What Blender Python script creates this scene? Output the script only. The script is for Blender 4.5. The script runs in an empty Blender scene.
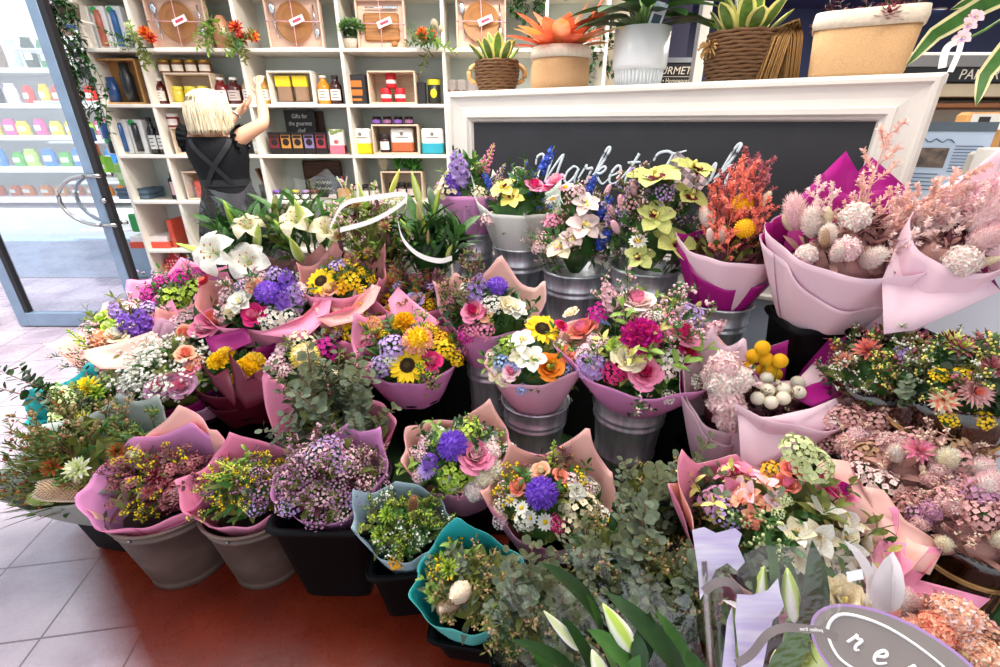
import bpy, math, random
from mathutils import Vector as V, Matrix as M
PI = math.pi
F, TH, H0 = 470.0, math.radians(24), 1.4
CT, ST = math.cos(TH), math.sin(TH)
sc = bpy.context.scene
col = sc.collection

# ---------- camera geometry helpers: where a line of sight meets a given depth / height ----------
def ray(px, py):
    u = (px-500)/F; v = (333.5-py)/F
    return V((u, CT+v*ST, -ST+v*CT))
def at(px, py, s): return V((0, 0, H0)) + ray(px, py)*s
def aty(px, py, Y):
    r = ray(px, py); return V((0, 0, H0)) + r*(Y/r.y)
def atz(px, py, z):
    r = ray(px, py); return V((0, 0, H0)) + r*((z-H0)/r.z)
def xat(px, Y, z): return (px-500)/F*(Y*CT-(z-H0)*ST)

# ---------- materials ----------
def lin(h):
    h = h.lstrip('#')
    c = [int(h[i:i+2], 16)/255 for i in (0, 2, 4)]
    return tuple((x/12.92 if x <= .04045 else ((x+.055)/1.055)**2.4) for x in c)
_M = {}
def mat(name, hx, rough=.55, var=.16, scale=25, transl=0.0, metal=0.0, spec=.4, hx2=None, stretch=None, bump=0.0, coat=0.0, emit=0.0, sheen=0.0):
    if name in _M: return _M[name]
    m = bpy.data.materials.new(name); m.use_nodes = True
    nt = m.node_tree; N = nt.nodes; L = nt.links
    p = N['Principled BSDF']; out = N['Material Output']
    c = lin(hx)
    if hx2: c1, c2 = c, lin(hx2)
    else:
        c1 = tuple(min(1, x*(1+var)) for x in c); c2 = tuple(x*(1-var) for x in c)
    tc = N.new('ShaderNodeTexCoord'); nz = N.new('ShaderNodeTexNoise'); nz.inputs['Scale'].default_value = scale
    nz.inputs['Detail'].default_value = 3
    if stretch:
        mp = N.new('ShaderNodeMapping'); mp.inputs['Scale'].default_value = stretch
        L.new(tc.outputs['Object'], mp.inputs['Vector']); L.new(mp.outputs['Vector'], nz.inputs['Vector'])
    else: L.new(tc.outputs['Object'], nz.inputs['Vector'])
    rp = N.new('ShaderNodeValToRGB'); rp.color_ramp.elements[0].position = .35; rp.color_ramp.elements[1].position = .65
    rp.color_ramp.elements[0].color = (*c2, 1); rp.color_ramp.elements[1].color = (*c1, 1)
    L.new(nz.outputs['Fac'], rp.inputs['Fac']); L.new(rp.outputs['Color'], p.inputs['Base Color'])
    p.inputs['Roughness'].default_value = rough; p.inputs['Metallic'].default_value = metal
    p.inputs['Specular IOR Level'].default_value = spec
    if coat: p.inputs['Coat Weight'].default_value = coat; p.inputs['Coat Roughness'].default_value = .12
    if sheen: p.inputs['Sheen Weight'].default_value = sheen
    if emit:
        p.inputs['Emission Color'].default_value = (*c, 1); p.inputs['Emission Strength'].default_value = emit
    if bump:
        b = N.new('ShaderNodeBump'); b.inputs['Strength'].default_value = bump; b.inputs['Distance'].default_value = .01
        L.new(nz.outputs['Fac'], b.inputs['Height']); L.new(b.outputs['Normal'], p.inputs['Normal'])
    if transl:
        t = N.new('ShaderNodeBsdfTranslucent'); L.new(rp.outputs['Color'], t.inputs['Color'])
        mx = N.new('ShaderNodeMixShader'); mx.inputs[0].default_value = transl
        L.new(p.outputs[0], mx.inputs[1]); L.new(t.outputs[0], mx.inputs[2]); L.new(mx.outputs[0], out.inputs[0])
    _M[name] = m; return m
def clear(name, tint='ffffff', rough=.05, refl=.9, base=.04, bump=.06):
    if name in _M: return _M[name]
    m = bpy.data.materials.new(name); m.use_nodes = True
    nt = m.node_tree; N = nt.nodes; L = nt.links; N.remove(N['Principled BSDF'])
    t = N.new('ShaderNodeBsdfTransparent'); t.inputs[0].default_value = (*lin(tint), 1)
    g = N.new('ShaderNodeBsdfGlossy'); g.inputs['Roughness'].default_value = rough; g.inputs[0].default_value = (refl, refl, refl, 1)
    lw = N.new('ShaderNodeLayerWeight'); lw.inputs['Blend'].default_value = .5
    fr = N.new('ShaderNodeMath'); fr.operation = 'POWER'; fr.inputs[1].default_value = 3.2; L.new(lw.outputs['Facing'], fr.inputs[0])
    f2 = N.new('ShaderNodeMath'); f2.operation = 'MULTIPLY'; f2.inputs[1].default_value = .55; L.new(fr.outputs[0], f2.inputs[0]); fr = f2
    ad = N.new('ShaderNodeMath'); ad.operation = 'ADD'; ad.inputs[1].default_value = base; ad.use_clamp = True
    nz = N.new('ShaderNodeTexNoise'); nz.inputs['Scale'].default_value = 14
    bp = N.new('ShaderNodeBump'); bp.inputs['Strength'].default_value = bump; bp.inputs['Distance'].default_value = .02
    L.new(nz.outputs['Fac'], bp.inputs['Height']); L.new(bp.outputs['Normal'], g.inputs['Normal'])
    mx = N.new('ShaderNodeMixShader'); L.new(fr.outputs[0], ad.inputs[0]); L.new(ad.outputs[0], mx.inputs[0])
    L.new(t.outputs[0], mx.inputs[1]); L.new(g.outputs[0], mx.inputs[2]); L.new(mx.outputs[0], N['Material Output'].inputs[0])
    _M[name] = m; return m
def glow(name, hx, st):
    if name in _M: return _M[name]
    m = bpy.data.materials.new(name); m.use_nodes = True
    nt = m.node_tree; e = nt.nodes.new('ShaderNodeEmission'); e.inputs[0].default_value = (*lin(hx), 1); e.inputs[1].default_value = st
    nt.links.new(e.outputs[0], nt.nodes['Material Output'].inputs[0]); _M[name] = m; return m

# ---------- mesh builder ----------
class B:
    def __init__(s): s.v = []; s.f = []; s.m = []; s.sm = []
    def add(s, vs, fs, mi=0, mx=None, smooth=True):
        b = len(s.v)
        if mx is None: s.v.extend(tuple(q) for q in vs)
        else: s.v.extend(tuple(mx @ V(q)) for q in vs)
        for f in fs: s.f.append(tuple(i+b for i in f)); s.m.append(mi); s.sm.append(smooth)
        return s
    def mesh(s, name, mats):
        me = bpy.data.meshes.new(name); me.from_pydata(s.v, [], s.f)
        for m in mats: me.materials.append(m)
        if s.f:
            me.polygons.foreach_set('material_index', s.m); me.polygons.foreach_set('use_smooth', s.sm)
        me.update(); return me
    def box(s, x0, x1, y0, y1, z0, z1, mi=0, mx=None):
        vs = [(x0,y0,z0),(x1,y0,z0),(x1,y1,z0),(x0,y1,z0),(x0,y0,z1),(x1,y0,z1),(x1,y1,z1),(x0,y1,z1)]
        return s.add(vs, [(3,2,1,0),(4,5,6,7),(0,1,5,4),(1,2,6,5),(2,3,7,6),(3,0,4,7)], mi, mx, False)
    def bbox(s, x0, x1, y0, y1, z0, z1, b=.004, mi=0, mx=None):      # bevelled box
        xs, ys, zs = (x0,x1), (y0,y1), (z0,z1); vs = []; idx = {}
        for i in (0,1):
            for j in (0,1):
                for k in (0,1):
                    dx, dy, dz = (b if i == 0 else -b), (b if j == 0 else -b), (b if k == 0 else -b)
                    for ax in range(3):
                        idx[i,j,k,ax] = len(vs)
                        p = [xs[i]+dx, ys[j]+dy, zs[k]+dz]
                        p[ax] = (xs[i], ys[j], zs[k])[ax]; vs.append(tuple(p))
        fs = []
        for ax in range(3):
            o = [a for a in range(3) if a != ax]
            for e in (0,1):
                q = []
                for (a, c) in ((0,0),(1,0),(1,1),(0,1)):
                    t = [0,0,0]; t[ax] = e; t[o[0]] = a; t[o[1]] = c; q.append(idx[(*t, ax)])
                fs.append(q if (e == 1) != (ax == 1) else q[::-1])
        for ax in range(3):
            o = [a for a in range(3) if a != ax]
            for a in (0,1):
                for c in (0,1):
                    t0 = [0,0,0]; t0[o[0]] = a; t0[o[1]] = c; t1 = list(t0); t1[ax] = 1
                    fs.append((idx[(*t0,o[0])], idx[(*t1,o[0])], idx[(*t1,o[1])], idx[(*t0,o[1])]))
        for i in (0,1):
            for j in (0,1):
                for k in (0,1): fs.append((idx[i,j,k,0], idx[i,j,k,1], idx[i,j,k,2]))
        return s.add(vs, fs, mi, mx, False)
    def lathe(s, prof, seg=24, mi=0, mx=None, cap0=True, cap1=True, sq=0.0, smooth=True):
        vs = []; n = len(prof)
        for (r, z) in prof:
            for k in range(seg):
                a = 2*PI*k/seg
                rr = r
                if sq:
                    rr = r/((abs(math.cos(a))**sq+abs(math.sin(a))**sq)**(1/sq))
                vs.append((rr*math.cos(a), rr*math.sin(a), z))
        fs = [(i*seg+k, i*seg+(k+1) % seg, (i+1)*seg+(k+1) % seg, (i+1)*seg+k) for i in range(n-1) for k in range(seg)]
        if cap0: fs.append(tuple(range(seg-1, -1, -1)))
        if cap1: fs.append(tuple((n-1)*seg+k for k in range(seg)))
        return s.add(vs, fs, mi, mx, smooth)
    def tube(s, pts, r, seg=5, mi=0, mx=None, closed=False):
        pts = [V(p) for p in pts]; n = len(pts); vs = []
        rs = r if isinstance(r, (list, tuple)) else [r]*n
        for i, p in enumerate(pts):
            if closed: t = pts[(i+1) % n]-pts[i-1]
            else: t = pts[min(i+1, n-1)]-pts[max(i-1, 0)]
            t = t.normalized() if t.length > 1e-9 else V((0,0,1))
            u = t.cross(V((0,0,1)) if abs(t.z) < .9 else V((1,0,0))).normalized(); w = t.cross(u)
            for k in range(seg):
                a = 2*PI*k/seg; vs.append(p+(u*math.cos(a)+w*math.sin(a))*rs[i])
        fs = []
        for i in range(n if closed else n-1):
            j = (i+1) % n
            for k in range(seg): fs.append((i*seg+k, j*seg+k, j*seg+(k+1) % seg, i*seg+(k+1) % seg))
        if not closed: fs += [tuple(range(seg)), tuple((n-1)*seg+k for k in range(seg-1, -1, -1))]
        return s.add(vs, fs, mi, mx)
    def ball(s, c, rx, ry=None, rz=None, mi=0, seg=10, rings=7, mx=None):
        ry = rx if ry is None else ry; rz = rx if rz is None else rz
        vs = [(c[0], c[1], c[2]-rz)]
        for i in range(1, rings):
            t = -PI/2+PI*i/rings
            for k in range(seg):
                a = 2*PI*k/seg; vs.append((c[0]+rx*math.cos(t)*math.cos(a), c[1]+ry*math.cos(t)*math.sin(a), c[2]+rz*math.sin(t)))
        vs.append((c[0], c[1], c[2]+rz)); fs = []
        for k in range(seg): fs.append((0, 1+(k+1) % seg, 1+k))
        for i in range(rings-2):
            for k in range(seg):
                a = 1+i*seg; fs.append((a+k, a+(k+1) % seg, a+seg+(k+1) % seg, a+seg+k))
        a = 1+(rings-2)*seg
        for k in range(seg): fs.append((a+k, a+(k+1) % seg, len(vs)-1))
        return s.add(vs, fs, mi, mx)
    def petal(s, mx, L, W, p=.5, cup=.2, curl=0., n=5, mi=0, ruf=0., rnd=None, skew=0.):
        vs = []
        for i in range(n+1):
            t = i/n; tt = t**(1+skew) if skew >= 0 else 1-(1-t)**(1-skew)
            w = W*.5*(max(0, 4*tt*(1-tt)))**p if 0 < i < n else W*.04
            x = L*t; z = curl*L*t*t
            r = (rnd.uniform(-ruf, ruf)*W if ruf and rnd else 0)
            vs += [(x, -w, z+cup*w+r), (x, 0, z), (x, w, z+cup*w-r)]
        fs = []
        for i in range(n):
            a = i*3; fs += [(a, a+3, a+4, a+1), (a+1, a+4, a+5, a+2)]
        return s.add(vs, fs, mi, mx)
def rotz(a): return M.Rotation(a, 4, 'Z')
def tilt(a): return M.Rotation(-a, 4, 'Y')          # lifts +X towards +Z
def T(x, y=0, z=0): return M.Translation(V((x, y, z)) if not isinstance(x, (V, tuple)) else V(x))
def S(k): return M.Scale(k, 4)
def S3(a, b, c): return M.Diagonal((a, b, c, 1))
def toz(n): return V((0,0,1)).rotation_difference(V(n)).to_matrix().to_4x4()

# ---------- objects ----------
def tag(o, label=None, cat=None, group=None, kind=None):
    if label: o['label'] = label
    if cat: o['category'] = cat
    if group: o['group'] = group
    if kind: o['kind'] = kind
    return o
def thing(name, label, cat, loc=(0,0,0), rz=0, group=None):
    o = bpy.data.objects.new(name, None); col.objects.link(o); o.empty_display_size = .05
    o.location = loc; o.rotation_euler = (0, 0, rz); return tag(o, label, cat, group)
def part(name, b, mats, parent, mx=None, label=None, kind=None):
    me = b if isinstance(b, bpy.types.Mesh) else b.mesh(name, mats if isinstance(mats, (list, tuple)) else [mats])
    o = bpy.data.objects.new(name, me); col.objects.link(o)
    if parent: o.parent = parent
    if mx is not None: o.matrix_local = mx
    if label: o['label'] = label
    if kind: o['kind'] = kind
    return o
def solo(name, b, mats, label, cat, loc=(0,0,0), rz=0, group=None, kind=None):
    o = part(name, b, mats, None); o.location = loc; o.rotation_euler = (0,0,rz); return tag(o, label, cat, group, kind)
def struct(name, b, mats, parent=None):
    o = part(name, b, mats, parent)
    if not parent: o['kind'] = 'structure'
    return o
def copy_thing(root, loc, rz=None, label=None, group=None):
    r = root.copy(); col.objects.link(r); r.location = loc
    if rz is not None: r.rotation_euler = (0,0,rz)
    if label: r['label'] = label
    if group: r['group'] = group
    for ch in list(root.children):
        c = ch.copy(); col.objects.link(c); c.parent = r
        for g in list(ch.children):
            d = g.copy(); col.objects.link(d); d.parent = c
    return r
def lettering(name, text, size, m, parent, loc, rot=(PI/2,0,0), depth=.0008, sx=1, shear=0, align='CENTER'):
    cu = bpy.data.curves.new(name, 'FONT'); cu.body = text; cu.size = size; cu.extrude = depth
    cu.align_x = align; cu.align_y = 'CENTER'; cu.shear = shear; cu.resolution_u = 3; cu.materials.append(m)
    t_ = bpy.data.objects.new(name, cu); col.objects.link(t_); bpy.context.view_layer.update(); me = bpy.data.meshes.new_from_object(t_.evaluated_get(bpy.context.evaluated_depsgraph_get())); bpy.data.objects.remove(t_); bpy.data.curves.remove(cu)
    o = bpy.data.objects.new(name, me); col.objects.link(o); o.parent = parent
    o.location = loc; o.rotation_euler = rot; o.scale = (sx, 1, 1); return o
# ================= the setting =================
def floor_mat():
    m = bpy.data.materials.new('red_floor_painted_glare'); m.use_nodes = True
    nt = m.node_tree; N = nt.nodes; L = nt.links; p = N['Principled BSDF']
    tc = N.new('ShaderNodeTexCoord')
    def math(op, a, b=None, c=None, clamp=False):
        n = N.new('ShaderNodeMath'); n.operation = op; n.use_clamp = clamp
        for i, q in enumerate((a, b, c)):
            if q is None: continue
            if isinstance(q, (int, float)): n.inputs[i].default_value = q
            else: L.new(q, n.inputs[i])
        return n.outputs[0]
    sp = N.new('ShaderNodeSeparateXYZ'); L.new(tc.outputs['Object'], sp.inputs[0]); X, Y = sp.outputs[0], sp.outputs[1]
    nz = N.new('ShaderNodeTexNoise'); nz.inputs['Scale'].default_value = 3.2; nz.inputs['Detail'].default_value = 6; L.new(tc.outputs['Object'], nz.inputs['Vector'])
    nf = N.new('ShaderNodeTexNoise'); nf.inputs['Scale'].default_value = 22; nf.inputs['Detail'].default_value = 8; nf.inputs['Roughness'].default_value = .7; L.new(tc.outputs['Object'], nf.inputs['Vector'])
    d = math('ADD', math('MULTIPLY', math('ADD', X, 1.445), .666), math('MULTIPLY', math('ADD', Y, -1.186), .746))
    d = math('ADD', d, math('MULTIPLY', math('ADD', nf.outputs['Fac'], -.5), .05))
    inside = math('MINIMUM', math('DIVIDE', math('ADD', d, .07), .12, clamp=True), math('DIVIDE', math('ADD', X, 1.62), .1, clamp=True))  # mask: red floor against the painted sun-glare zone
    q = math('ADD', math('MULTIPLY', X, .988), math('MULTIPLY', Y, .153))
    pp = math('ADD', math('MULTIPLY', X, -.153), math('MULTIPLY', Y, .988))
    jq = math('PINGPONG', math('ADD', q, 2.664+29), .145); jp = math('PINGPONG', math('ADD', pp, -2.849+29), .145)
    joint = math('LESS_THAN', math('MINIMUM', jq, jp), .0032)
    def ramp(src, cs):
        r = N.new('ShaderNodeValToRGB'); el = r.color_ramp.elements
        while len(el) < len(cs): el.new(.5)
        for e, (po, h) in zip(el, cs): e.position = po; e.color = (*lin(h), 1)
        L.new(src, r.inputs[0]); return r.outputs[0]
    def mix(f, a, b):
        n = N.new('ShaderNodeMix'); n.data_type = 'RGBA'; L.new(f, n.inputs[0])
        for i, q_ in ((6, a), (7, b)):
            if isinstance(q_, str): n.inputs[i].default_value = (*lin(q_), 1)
            else: L.new(q_, n.inputs[i])
        return n.outputs[2]
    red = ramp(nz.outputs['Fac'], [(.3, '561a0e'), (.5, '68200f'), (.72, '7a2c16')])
    pale = ramp(nz.outputs['Fac'], [(.32, '927f8d'), (.48, 'ab9ba6'), (.7, 'bbaeb6')])  # sunlight glare on the tiles put into this base colour
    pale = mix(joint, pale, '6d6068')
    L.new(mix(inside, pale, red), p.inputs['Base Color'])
    L.new(math('ADD', math('MULTIPLY', nf.outputs['Fac'], .25), .16), p.inputs['Roughness'])
    b = N.new('ShaderNodeBump'); b.inputs['Strength'].default_value = .12; b.inputs['Distance'].default_value = .01
    L.new(math('SUBTRACT', nf.outputs['Fac'], math('MULTIPLY', joint, .8)), b.inputs['Height']); L.new(b.outputs[0], p.inputs['Normal'])
    return m
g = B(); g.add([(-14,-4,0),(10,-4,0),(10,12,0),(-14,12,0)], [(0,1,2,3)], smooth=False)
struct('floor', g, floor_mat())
m_white = mat('white_paint', 'e9e4da', .4, .04, 6); m_cream = mat('cream_board', 'e8ddca', .5, .04, 5)
m_grey = mat('shelf_back_grey', 'c6d0ca', .6, .04, 4); m_navy = mat('navy_paint', '2a3560', .45, .15, 2)
# ceiling: unseen left edge cut and extended to steer the sun's shade
E = V((-.746, .666, 0)); P0_ = V((-1.445, 1.186, 0))
a = P0_-E*3.2; b_ = P0_+E*.35
g = B(); vs = [(-4,-1.0),(-4,.68),(-1.2,.70),(-.9,.72),(-.9,12),(10,12),(10,-1.0)]
g.add([(x,y,2.9) for x,y in vs]+[(x,y,3.05) for x,y in vs], [(6,5,4,3,2,1,0),(7,8,9,10,11,12,13)]+[(i,(i+1)%7,7+(i+1)%7,7+i) for i in range(7)], smooth=False)
struct('ceiling', g, mat('navy_ceiling', '3b4a7c', .35, .25, 1.2))
g = B(); g.box(-2.84, .74, 4.06, 4.14, 0, 2.9); struct('wall_back', g, mat('pale_wall', 'c9ccc6', .6, .04, 3))
g = B(); g.box(1.45, 10, 8.0, 8.1, 0, 2.9); struct('wall_right', g, m_navy)

# ---------- open glass door, left ----------
m_alu = mat('door_aluminium', '7f93a8', .35, .08, 8, metal=.35); m_gasket = mat('door_gasket', '1c1b1e', .5); m_steel = mat('handle_steel', 'a9a9a8', .22, .06, 8, metal=1)
m_glass = clear('door_glass', 'f3f9ff', .02, .95, .16, 0)
g = B(); Y0, Y1 = 3.26, 3.31
g.bbox(-3.62, -3.545, Y0, Y1, 0.01, 2.5, .004, 0); g.bbox(-2.745, -2.68, Y0, Y1, .01, 2.5, .004, 0)
g.bbox(-3.545, -2.745, Y0, Y1, .01, .115, .004, 0); g.bbox(-3.545, -2.745, Y0, Y1, 2.4, 2.5, .004, 0)
g.box(-3.545, -3.515, Y0+.004, Y1-.004, .115, 2.4, 1); g.box(-2.68, -2.642, Y0+.004, Y1-.004, .01, 2.5, 1)
door = struct('door_1', g, [m_alu, m_gasket])
tag(door, 'open glass shop door with grey aluminium frame and curved steel pull', 'door')
g = B(); g.box(-3.52, -2.745, 3.282, 3.288, .11, 2.41); part('glass_pane', g, m_glass, door)
for sgn in (-1, 1):
    g = B(); yb = 3.285+sgn*.05
    pts = []
    for k in range(17):
        t = PI*k/16; pts.append((-2.70-.21*math.sin(t)-.02, yb+sgn*.02*math.sin(t), .93+.16*math.cos(t)))
    g.tube(pts, .013, 8)
    for z in (1.09, .77): g.tube([(-2.62, yb, z), (-2.735, yb, z)], .014, 8); g.tube([(-2.70, 3.285, z), (-2.70, yb, z)], .011, 8)
    part('pull_handle', g, m_steel, door, label='curved brushed steel pull handle')
g = B(); g.tube([(-2.66, 3.255, .93), (-2.66, 3.235, .93)], .017, 12); part('lock', g, m_steel, door)
# neighbouring door leaf, of which the photo shows its curved pull and stile edge
g = B(); g.bbox(-4.02, -3.95, 3.30, 3.35, .01, 2.5, .004, 0); d2 = struct('door_2', g, [m_alu]); tag(d2, 'second door leaf edge with pale curved pull at left edge of photo', 'door')
g = B(); g.tube([(-3.90+.15*math.sin(PI*k/12), 3.24, .33+.17*math.cos(PI*k/12)) for k in range(13)], .015, 8); g.tube([(-3.9,3.24,.5),(-3.96,3.30,.5)], .012, 6); g.tube([(-3.9,3.24,.16),(-3.96,3.30,.16)], .012, 6)
part('pull_handle', g, mat('pale_handle', 'd8d2c6', .35), d2)

# ---------- outdoor produce rack seen through the glass ----------
m_rack = mat('rack_white', 'f2f4f4', .4, .03, 3)
rack = thing('produce_rack', 'long white stepped produce rack outside the glass door', 'rack', (-6.0, 5.6, 0))
g = B(); steps = [(0, .62), (-.0, .95), (.25, 1.28), (.45, 1.62), (.65, 2.0)]
for i, (y, z) in enumerate(steps): g.bbox(-3.2, 2.6, y, y+.55, z-.05, z, .005)
part('shelf_board', g, m_rack, rack)
g = B(); g.box(-3.2, 2.6, 1.2, 1.25, 0, 2.9); part('back_panel', g, m_rack, rack)
g = B(); g.bbox(-3.2, 2.6, -.25, .55, .0, .5, .01)
for k in range(7): g.bbox(-3.15+k*.82, -2.4+k*.82, -.27, -.245, .08, .46, .006)
part('drawer_front', g, m_rack, rack)
rr = random.Random(3)
rows = [(2.0, .66, ['4b8a4e','35402f','c9d4d8','8c6f5a'], .34, 'tall packet on the outdoor rack top row'), (1.62, .46, ['f0c828','2a2a30','d8362e','e9e3da'], .2, 'small bright packet on the outdoor rack second row from top'),
        (1.28, .26, ['f2d93c','e2559a','f08a3c','9ad05a'], .17, 'bright fruit bag on the outdoor rack third row'), (.95, .02, ['54a848','2f8f9f','b8dc68','3b80c8'], .18, 'small cool-coloured packet on the outdoor rack fourth row'),
        (.62, .02, ['f08030','f4a050','d85a2a'], .11, 'orange produce bag on the outdoor rack lowest row')]
for (z, y, cs, h, lb) in rows:
    protos = {}
    for c in cs:
        g = B(); h_ = h*rr.uniform(.85, 1.1)
        g.lathe([(.001,0),(.062,.0),(.068,h_*.35),(.064,h_*.75),(.045,h_*.93),(.05,h_)], 12, 0, S3(1,.6,1), sq=4)
        g.box(-.04,.04,-.044,-.038,h_*.3,h_*.62,1)
        protos[c] = g.mesh('packet', [mat('packet_'+c, c, .4), mat('packet_label', 'f4efe2', .5)])
    for k in range(25):
        o = part('packet', protos[rr.choice(cs)], None, None)
        o.location = (-8.4+k*.185+rr.uniform(-.02,.02), 5.6+y+.22, z); o.rotation_euler = (0,0,rr.uniform(-.3,.3))
        tag(o, lb, 'packet', lb.replace('packet','packets').replace('bag','bags'))
trough = B(); trough.bbox(-7.6, -3.0, 4.55, 5.25, 0, .26, .01); trough.bbox(-7.6, -3.0, 4.5, 4.58, 0, .38, .01)
solo('concrete_kerb', trough, mat('blue_grey_concrete', '8fa6b8', .6, .1, 5), 'low blue-grey kerb outside the door glass', 'kerb')

# ---------- wall shelving ----------
SY = 3.70
BX = [-2.82, -2.46, -1.77, -1.08, -.385, .31, .72]
BZ = [.10, .482, .863, 1.193, 1.531, 1.872, 2.21, 2.55]
shelf = thing('display_shelf', 'tall cream wall shelving unit with grey back filled with gifts', 'shelving', (0, SY, 0))
m_shelf = mat('shelf_cream', 'e6dfd2', .45, .03, 4)
for i, x in enumerate(BX):
    g = B(); g.bbox(x-.011, x+.011, 0, .335, 0, 2.6, .002); part('upright_panel', g, m_shelf, shelf)
for z in BZ:
    g = B(); g.bbox(BX[0]+.011, BX[-1]-.011, -.002, .335, z-.022, z, .002); part('shelf_board', g, m_shelf, shelf)
g = B(); g.box(BX[0], BX[-1], .335, .35, 0, 2.6); part('back_panel', g, m_grey, shelf)

# ---------- chalkboard hutch ----------
HX, HY, HR = -.266, 2.70, math.atan2(-.516, .857)
def hl(x, y, z): return V((HX, HY, 0)) + M.Rotation(HR, 4, 'Z') @ V((x, y, z))
hutch = thing('chalkboard_hutch', 'white framed chalkboard cabinet with script lettering behind the flower buckets', 'chalkboard', (HX, HY, 0), HR)
W_, Zt, Zb = 1.957, 1.55, .72
m_frame = mat('frame_white', 'e0dad1', .35, .03, 5); m_chalk = mat('chalkboard_black', '2e2f33', .7, .12, 5); m_side = mat('side_pale_blue', 'c9d3de', .5, .03, 4)
prof = [(0,.028),(0,-.012),(.012,-.02),(.024,-.02),(.032,-.006),(.05,-.002),(.07,.0),(.095,-.004),(.10,-.012),(.118,-.012),(.126,.0),(.135,.006),(.142,.022)]
def frame(g, x0, x1, z0, z1):
    cs = [(x0,z0,1,1),(x1,z0,-1,1),(x1,z1,-1,-1),(x0,z1,1,-1)]; n = len(prof)
    vs = [(cx+sx*w, y, cz+sz*w) for (cx,cz,sx,sz) in cs for (w,y) in prof]
    for c in range(4):
        d = (c+1) % 4
        g.add([vs[c*n+i] for i in range(n)]+[vs[d*n+i] for i in range(n)], [(i, n+i, n+i+1, i+1) for i in range(n-1)], 0, None, False)
g = B(); frame(g, 0, W_, Zb, Zt); part('frame', g, m_frame, hutch)
g = B(); g.box(.13, W_-.13, .02, .03, Zb+.13, Zt-.13); part('board', g, m_chalk, hutch, label='dark grey chalkboard panel')
g = B(); g.box(.0, W_, .03, .20, 0.02, Zt-.03, 0); part('cabinet_body', g, m_side, hutch)
g = B(); g.bbox(-.01, W_+.012, .028, .33, Zt-.034, Zt, .004, 0); part('cap_board', g, mat('cap_white','e4e6e8',.45,.03,5), hutch)
# hand lettering
def cat_rom(pts, n=6):
    out = []
    P = [pts[0]]+list(pts)+[pts[-1]]
    for i in range(1, len(P)-2):
        for k in range(n):
            t = k/n; q = []
            for d in range(2):
                p0,p1,p2,p3 = (P[i+j][d] for j in (-1,0,1,2))
                q.append(.5*((2*p1)+(-p0+p2)*t+(2*p0-5*p1+4*p2-p3)*t*t+(-p0+3*p1-3*p2+p3)*t**3))
            out.append(tuple(q))
    out.append(tuple(pts[-1])); return out
SCR = {'M': (1.0, [[(-.1,.62),(-.12,.85),(.0,.98),(.12,.9),(.1,.5),(.02,.0)], [(.02,.0),(.25,.6),(.42,.95),(.4,.5),(.36,.02)], [(.36,.02),(.58,.6),(.78,.98),(.74,.5),(.74,.1),(.86,.02),(.96,.2)]]),
 'a': (.52, [[(.42,.5),(.25,.56),(.08,.35),(.06,.1),(.2,.0),(.36,.2),(.44,.5),(.4,.12),(.48,.01),(.56,.14)]]),
 'r': (.4, [[(.0,.14),(.12,.5),(.14,.6),(.2,.48),(.36,.5),(.3,.2),(.34,.02),(.44,.12)]]),
 'k': (.55, [[(.0,.14),(.25,.7),(.34,1.12),(.24,1.1),(.12,.5),(.04,.0)], [(.08,.28),(.3,.55),(.4,.48),(.3,.34),(.16,.3),(.34,.06),(.46,.0),(.58,.16)]]),
 'e': (.42, [[(.02,.2),(.28,.36),(.3,.52),(.18,.56),(.06,.3),(.1,.05),(.24,.0),(.44,.2)]]),
 't': (.4, [[(.0,.14),(.22,.6),(.3,.95),(.18,.4),(.16,.06),(.28,.0),(.4,.14)], [(.05,.66),(.42,.7)]]),
 'F': (.75, [[(.0,.7),(.06,.92),(.3,1.0),(.55,.94),(.85,1.04)], [(.5,.95),(.42,.5),(.3,.1),(.14,-.04),(.02,.06)], [(.2,.5),(.58,.54)]]),
 's': (.36, [[(.0,.14),(.18,.5),(.24,.62),(.28,.3),(.24,.04),(.1,.0),(.04,.1)]]),
 'h': (.56, [[(.0,.14),(.25,.7),(.34,1.12),(.24,1.1),(.12,.5),(.04,.0)], [(.06,.2),(.26,.54),(.38,.5),(.34,.15),(.42,.0),(.62,.22)]])}
g = B(); cx = .50; zc = 1.135; hs = .135
for w_, sl in (('Market', .15), ('Fresh', .14)):
    for ch in w_:
        adv, strokes = SCR[ch]
        for st in strokes:
            pts = [(cx+(x+.22*z)*sl, .0, zc+z*hs+(cx-.5)*.045) for x, z in cat_rom(st)]
            k = len(pts); g.tube(pts, [.0035+.0035*abs(math.sin(3.1*i/k+.3)) for i in range(k)], 6, 0, S3(1,.25,1))
        cx += adv*sl
    cx += .06
part('lettering', g, mat('chalk_paint', 'dfe8ee', .7, .08, 40), hutch, T(0,.019,0), label='pale hand-painted script lettering')
# counter to the right
g = B(); g.bbox(W_+.03, 3.6, .03, .75, 0, 1.02, .006, 0); g.bbox(W_+.02, 3.62, .0, .78, 1.02, 1.06, .004, 1)
o = solo('shop_counter', g, [mat('counter_white','dfe1e8',.4,.03,3), m_white], 'white shop counter to the right of the chalkboard', 'counter', (HX,HY,0), HR)

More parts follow.
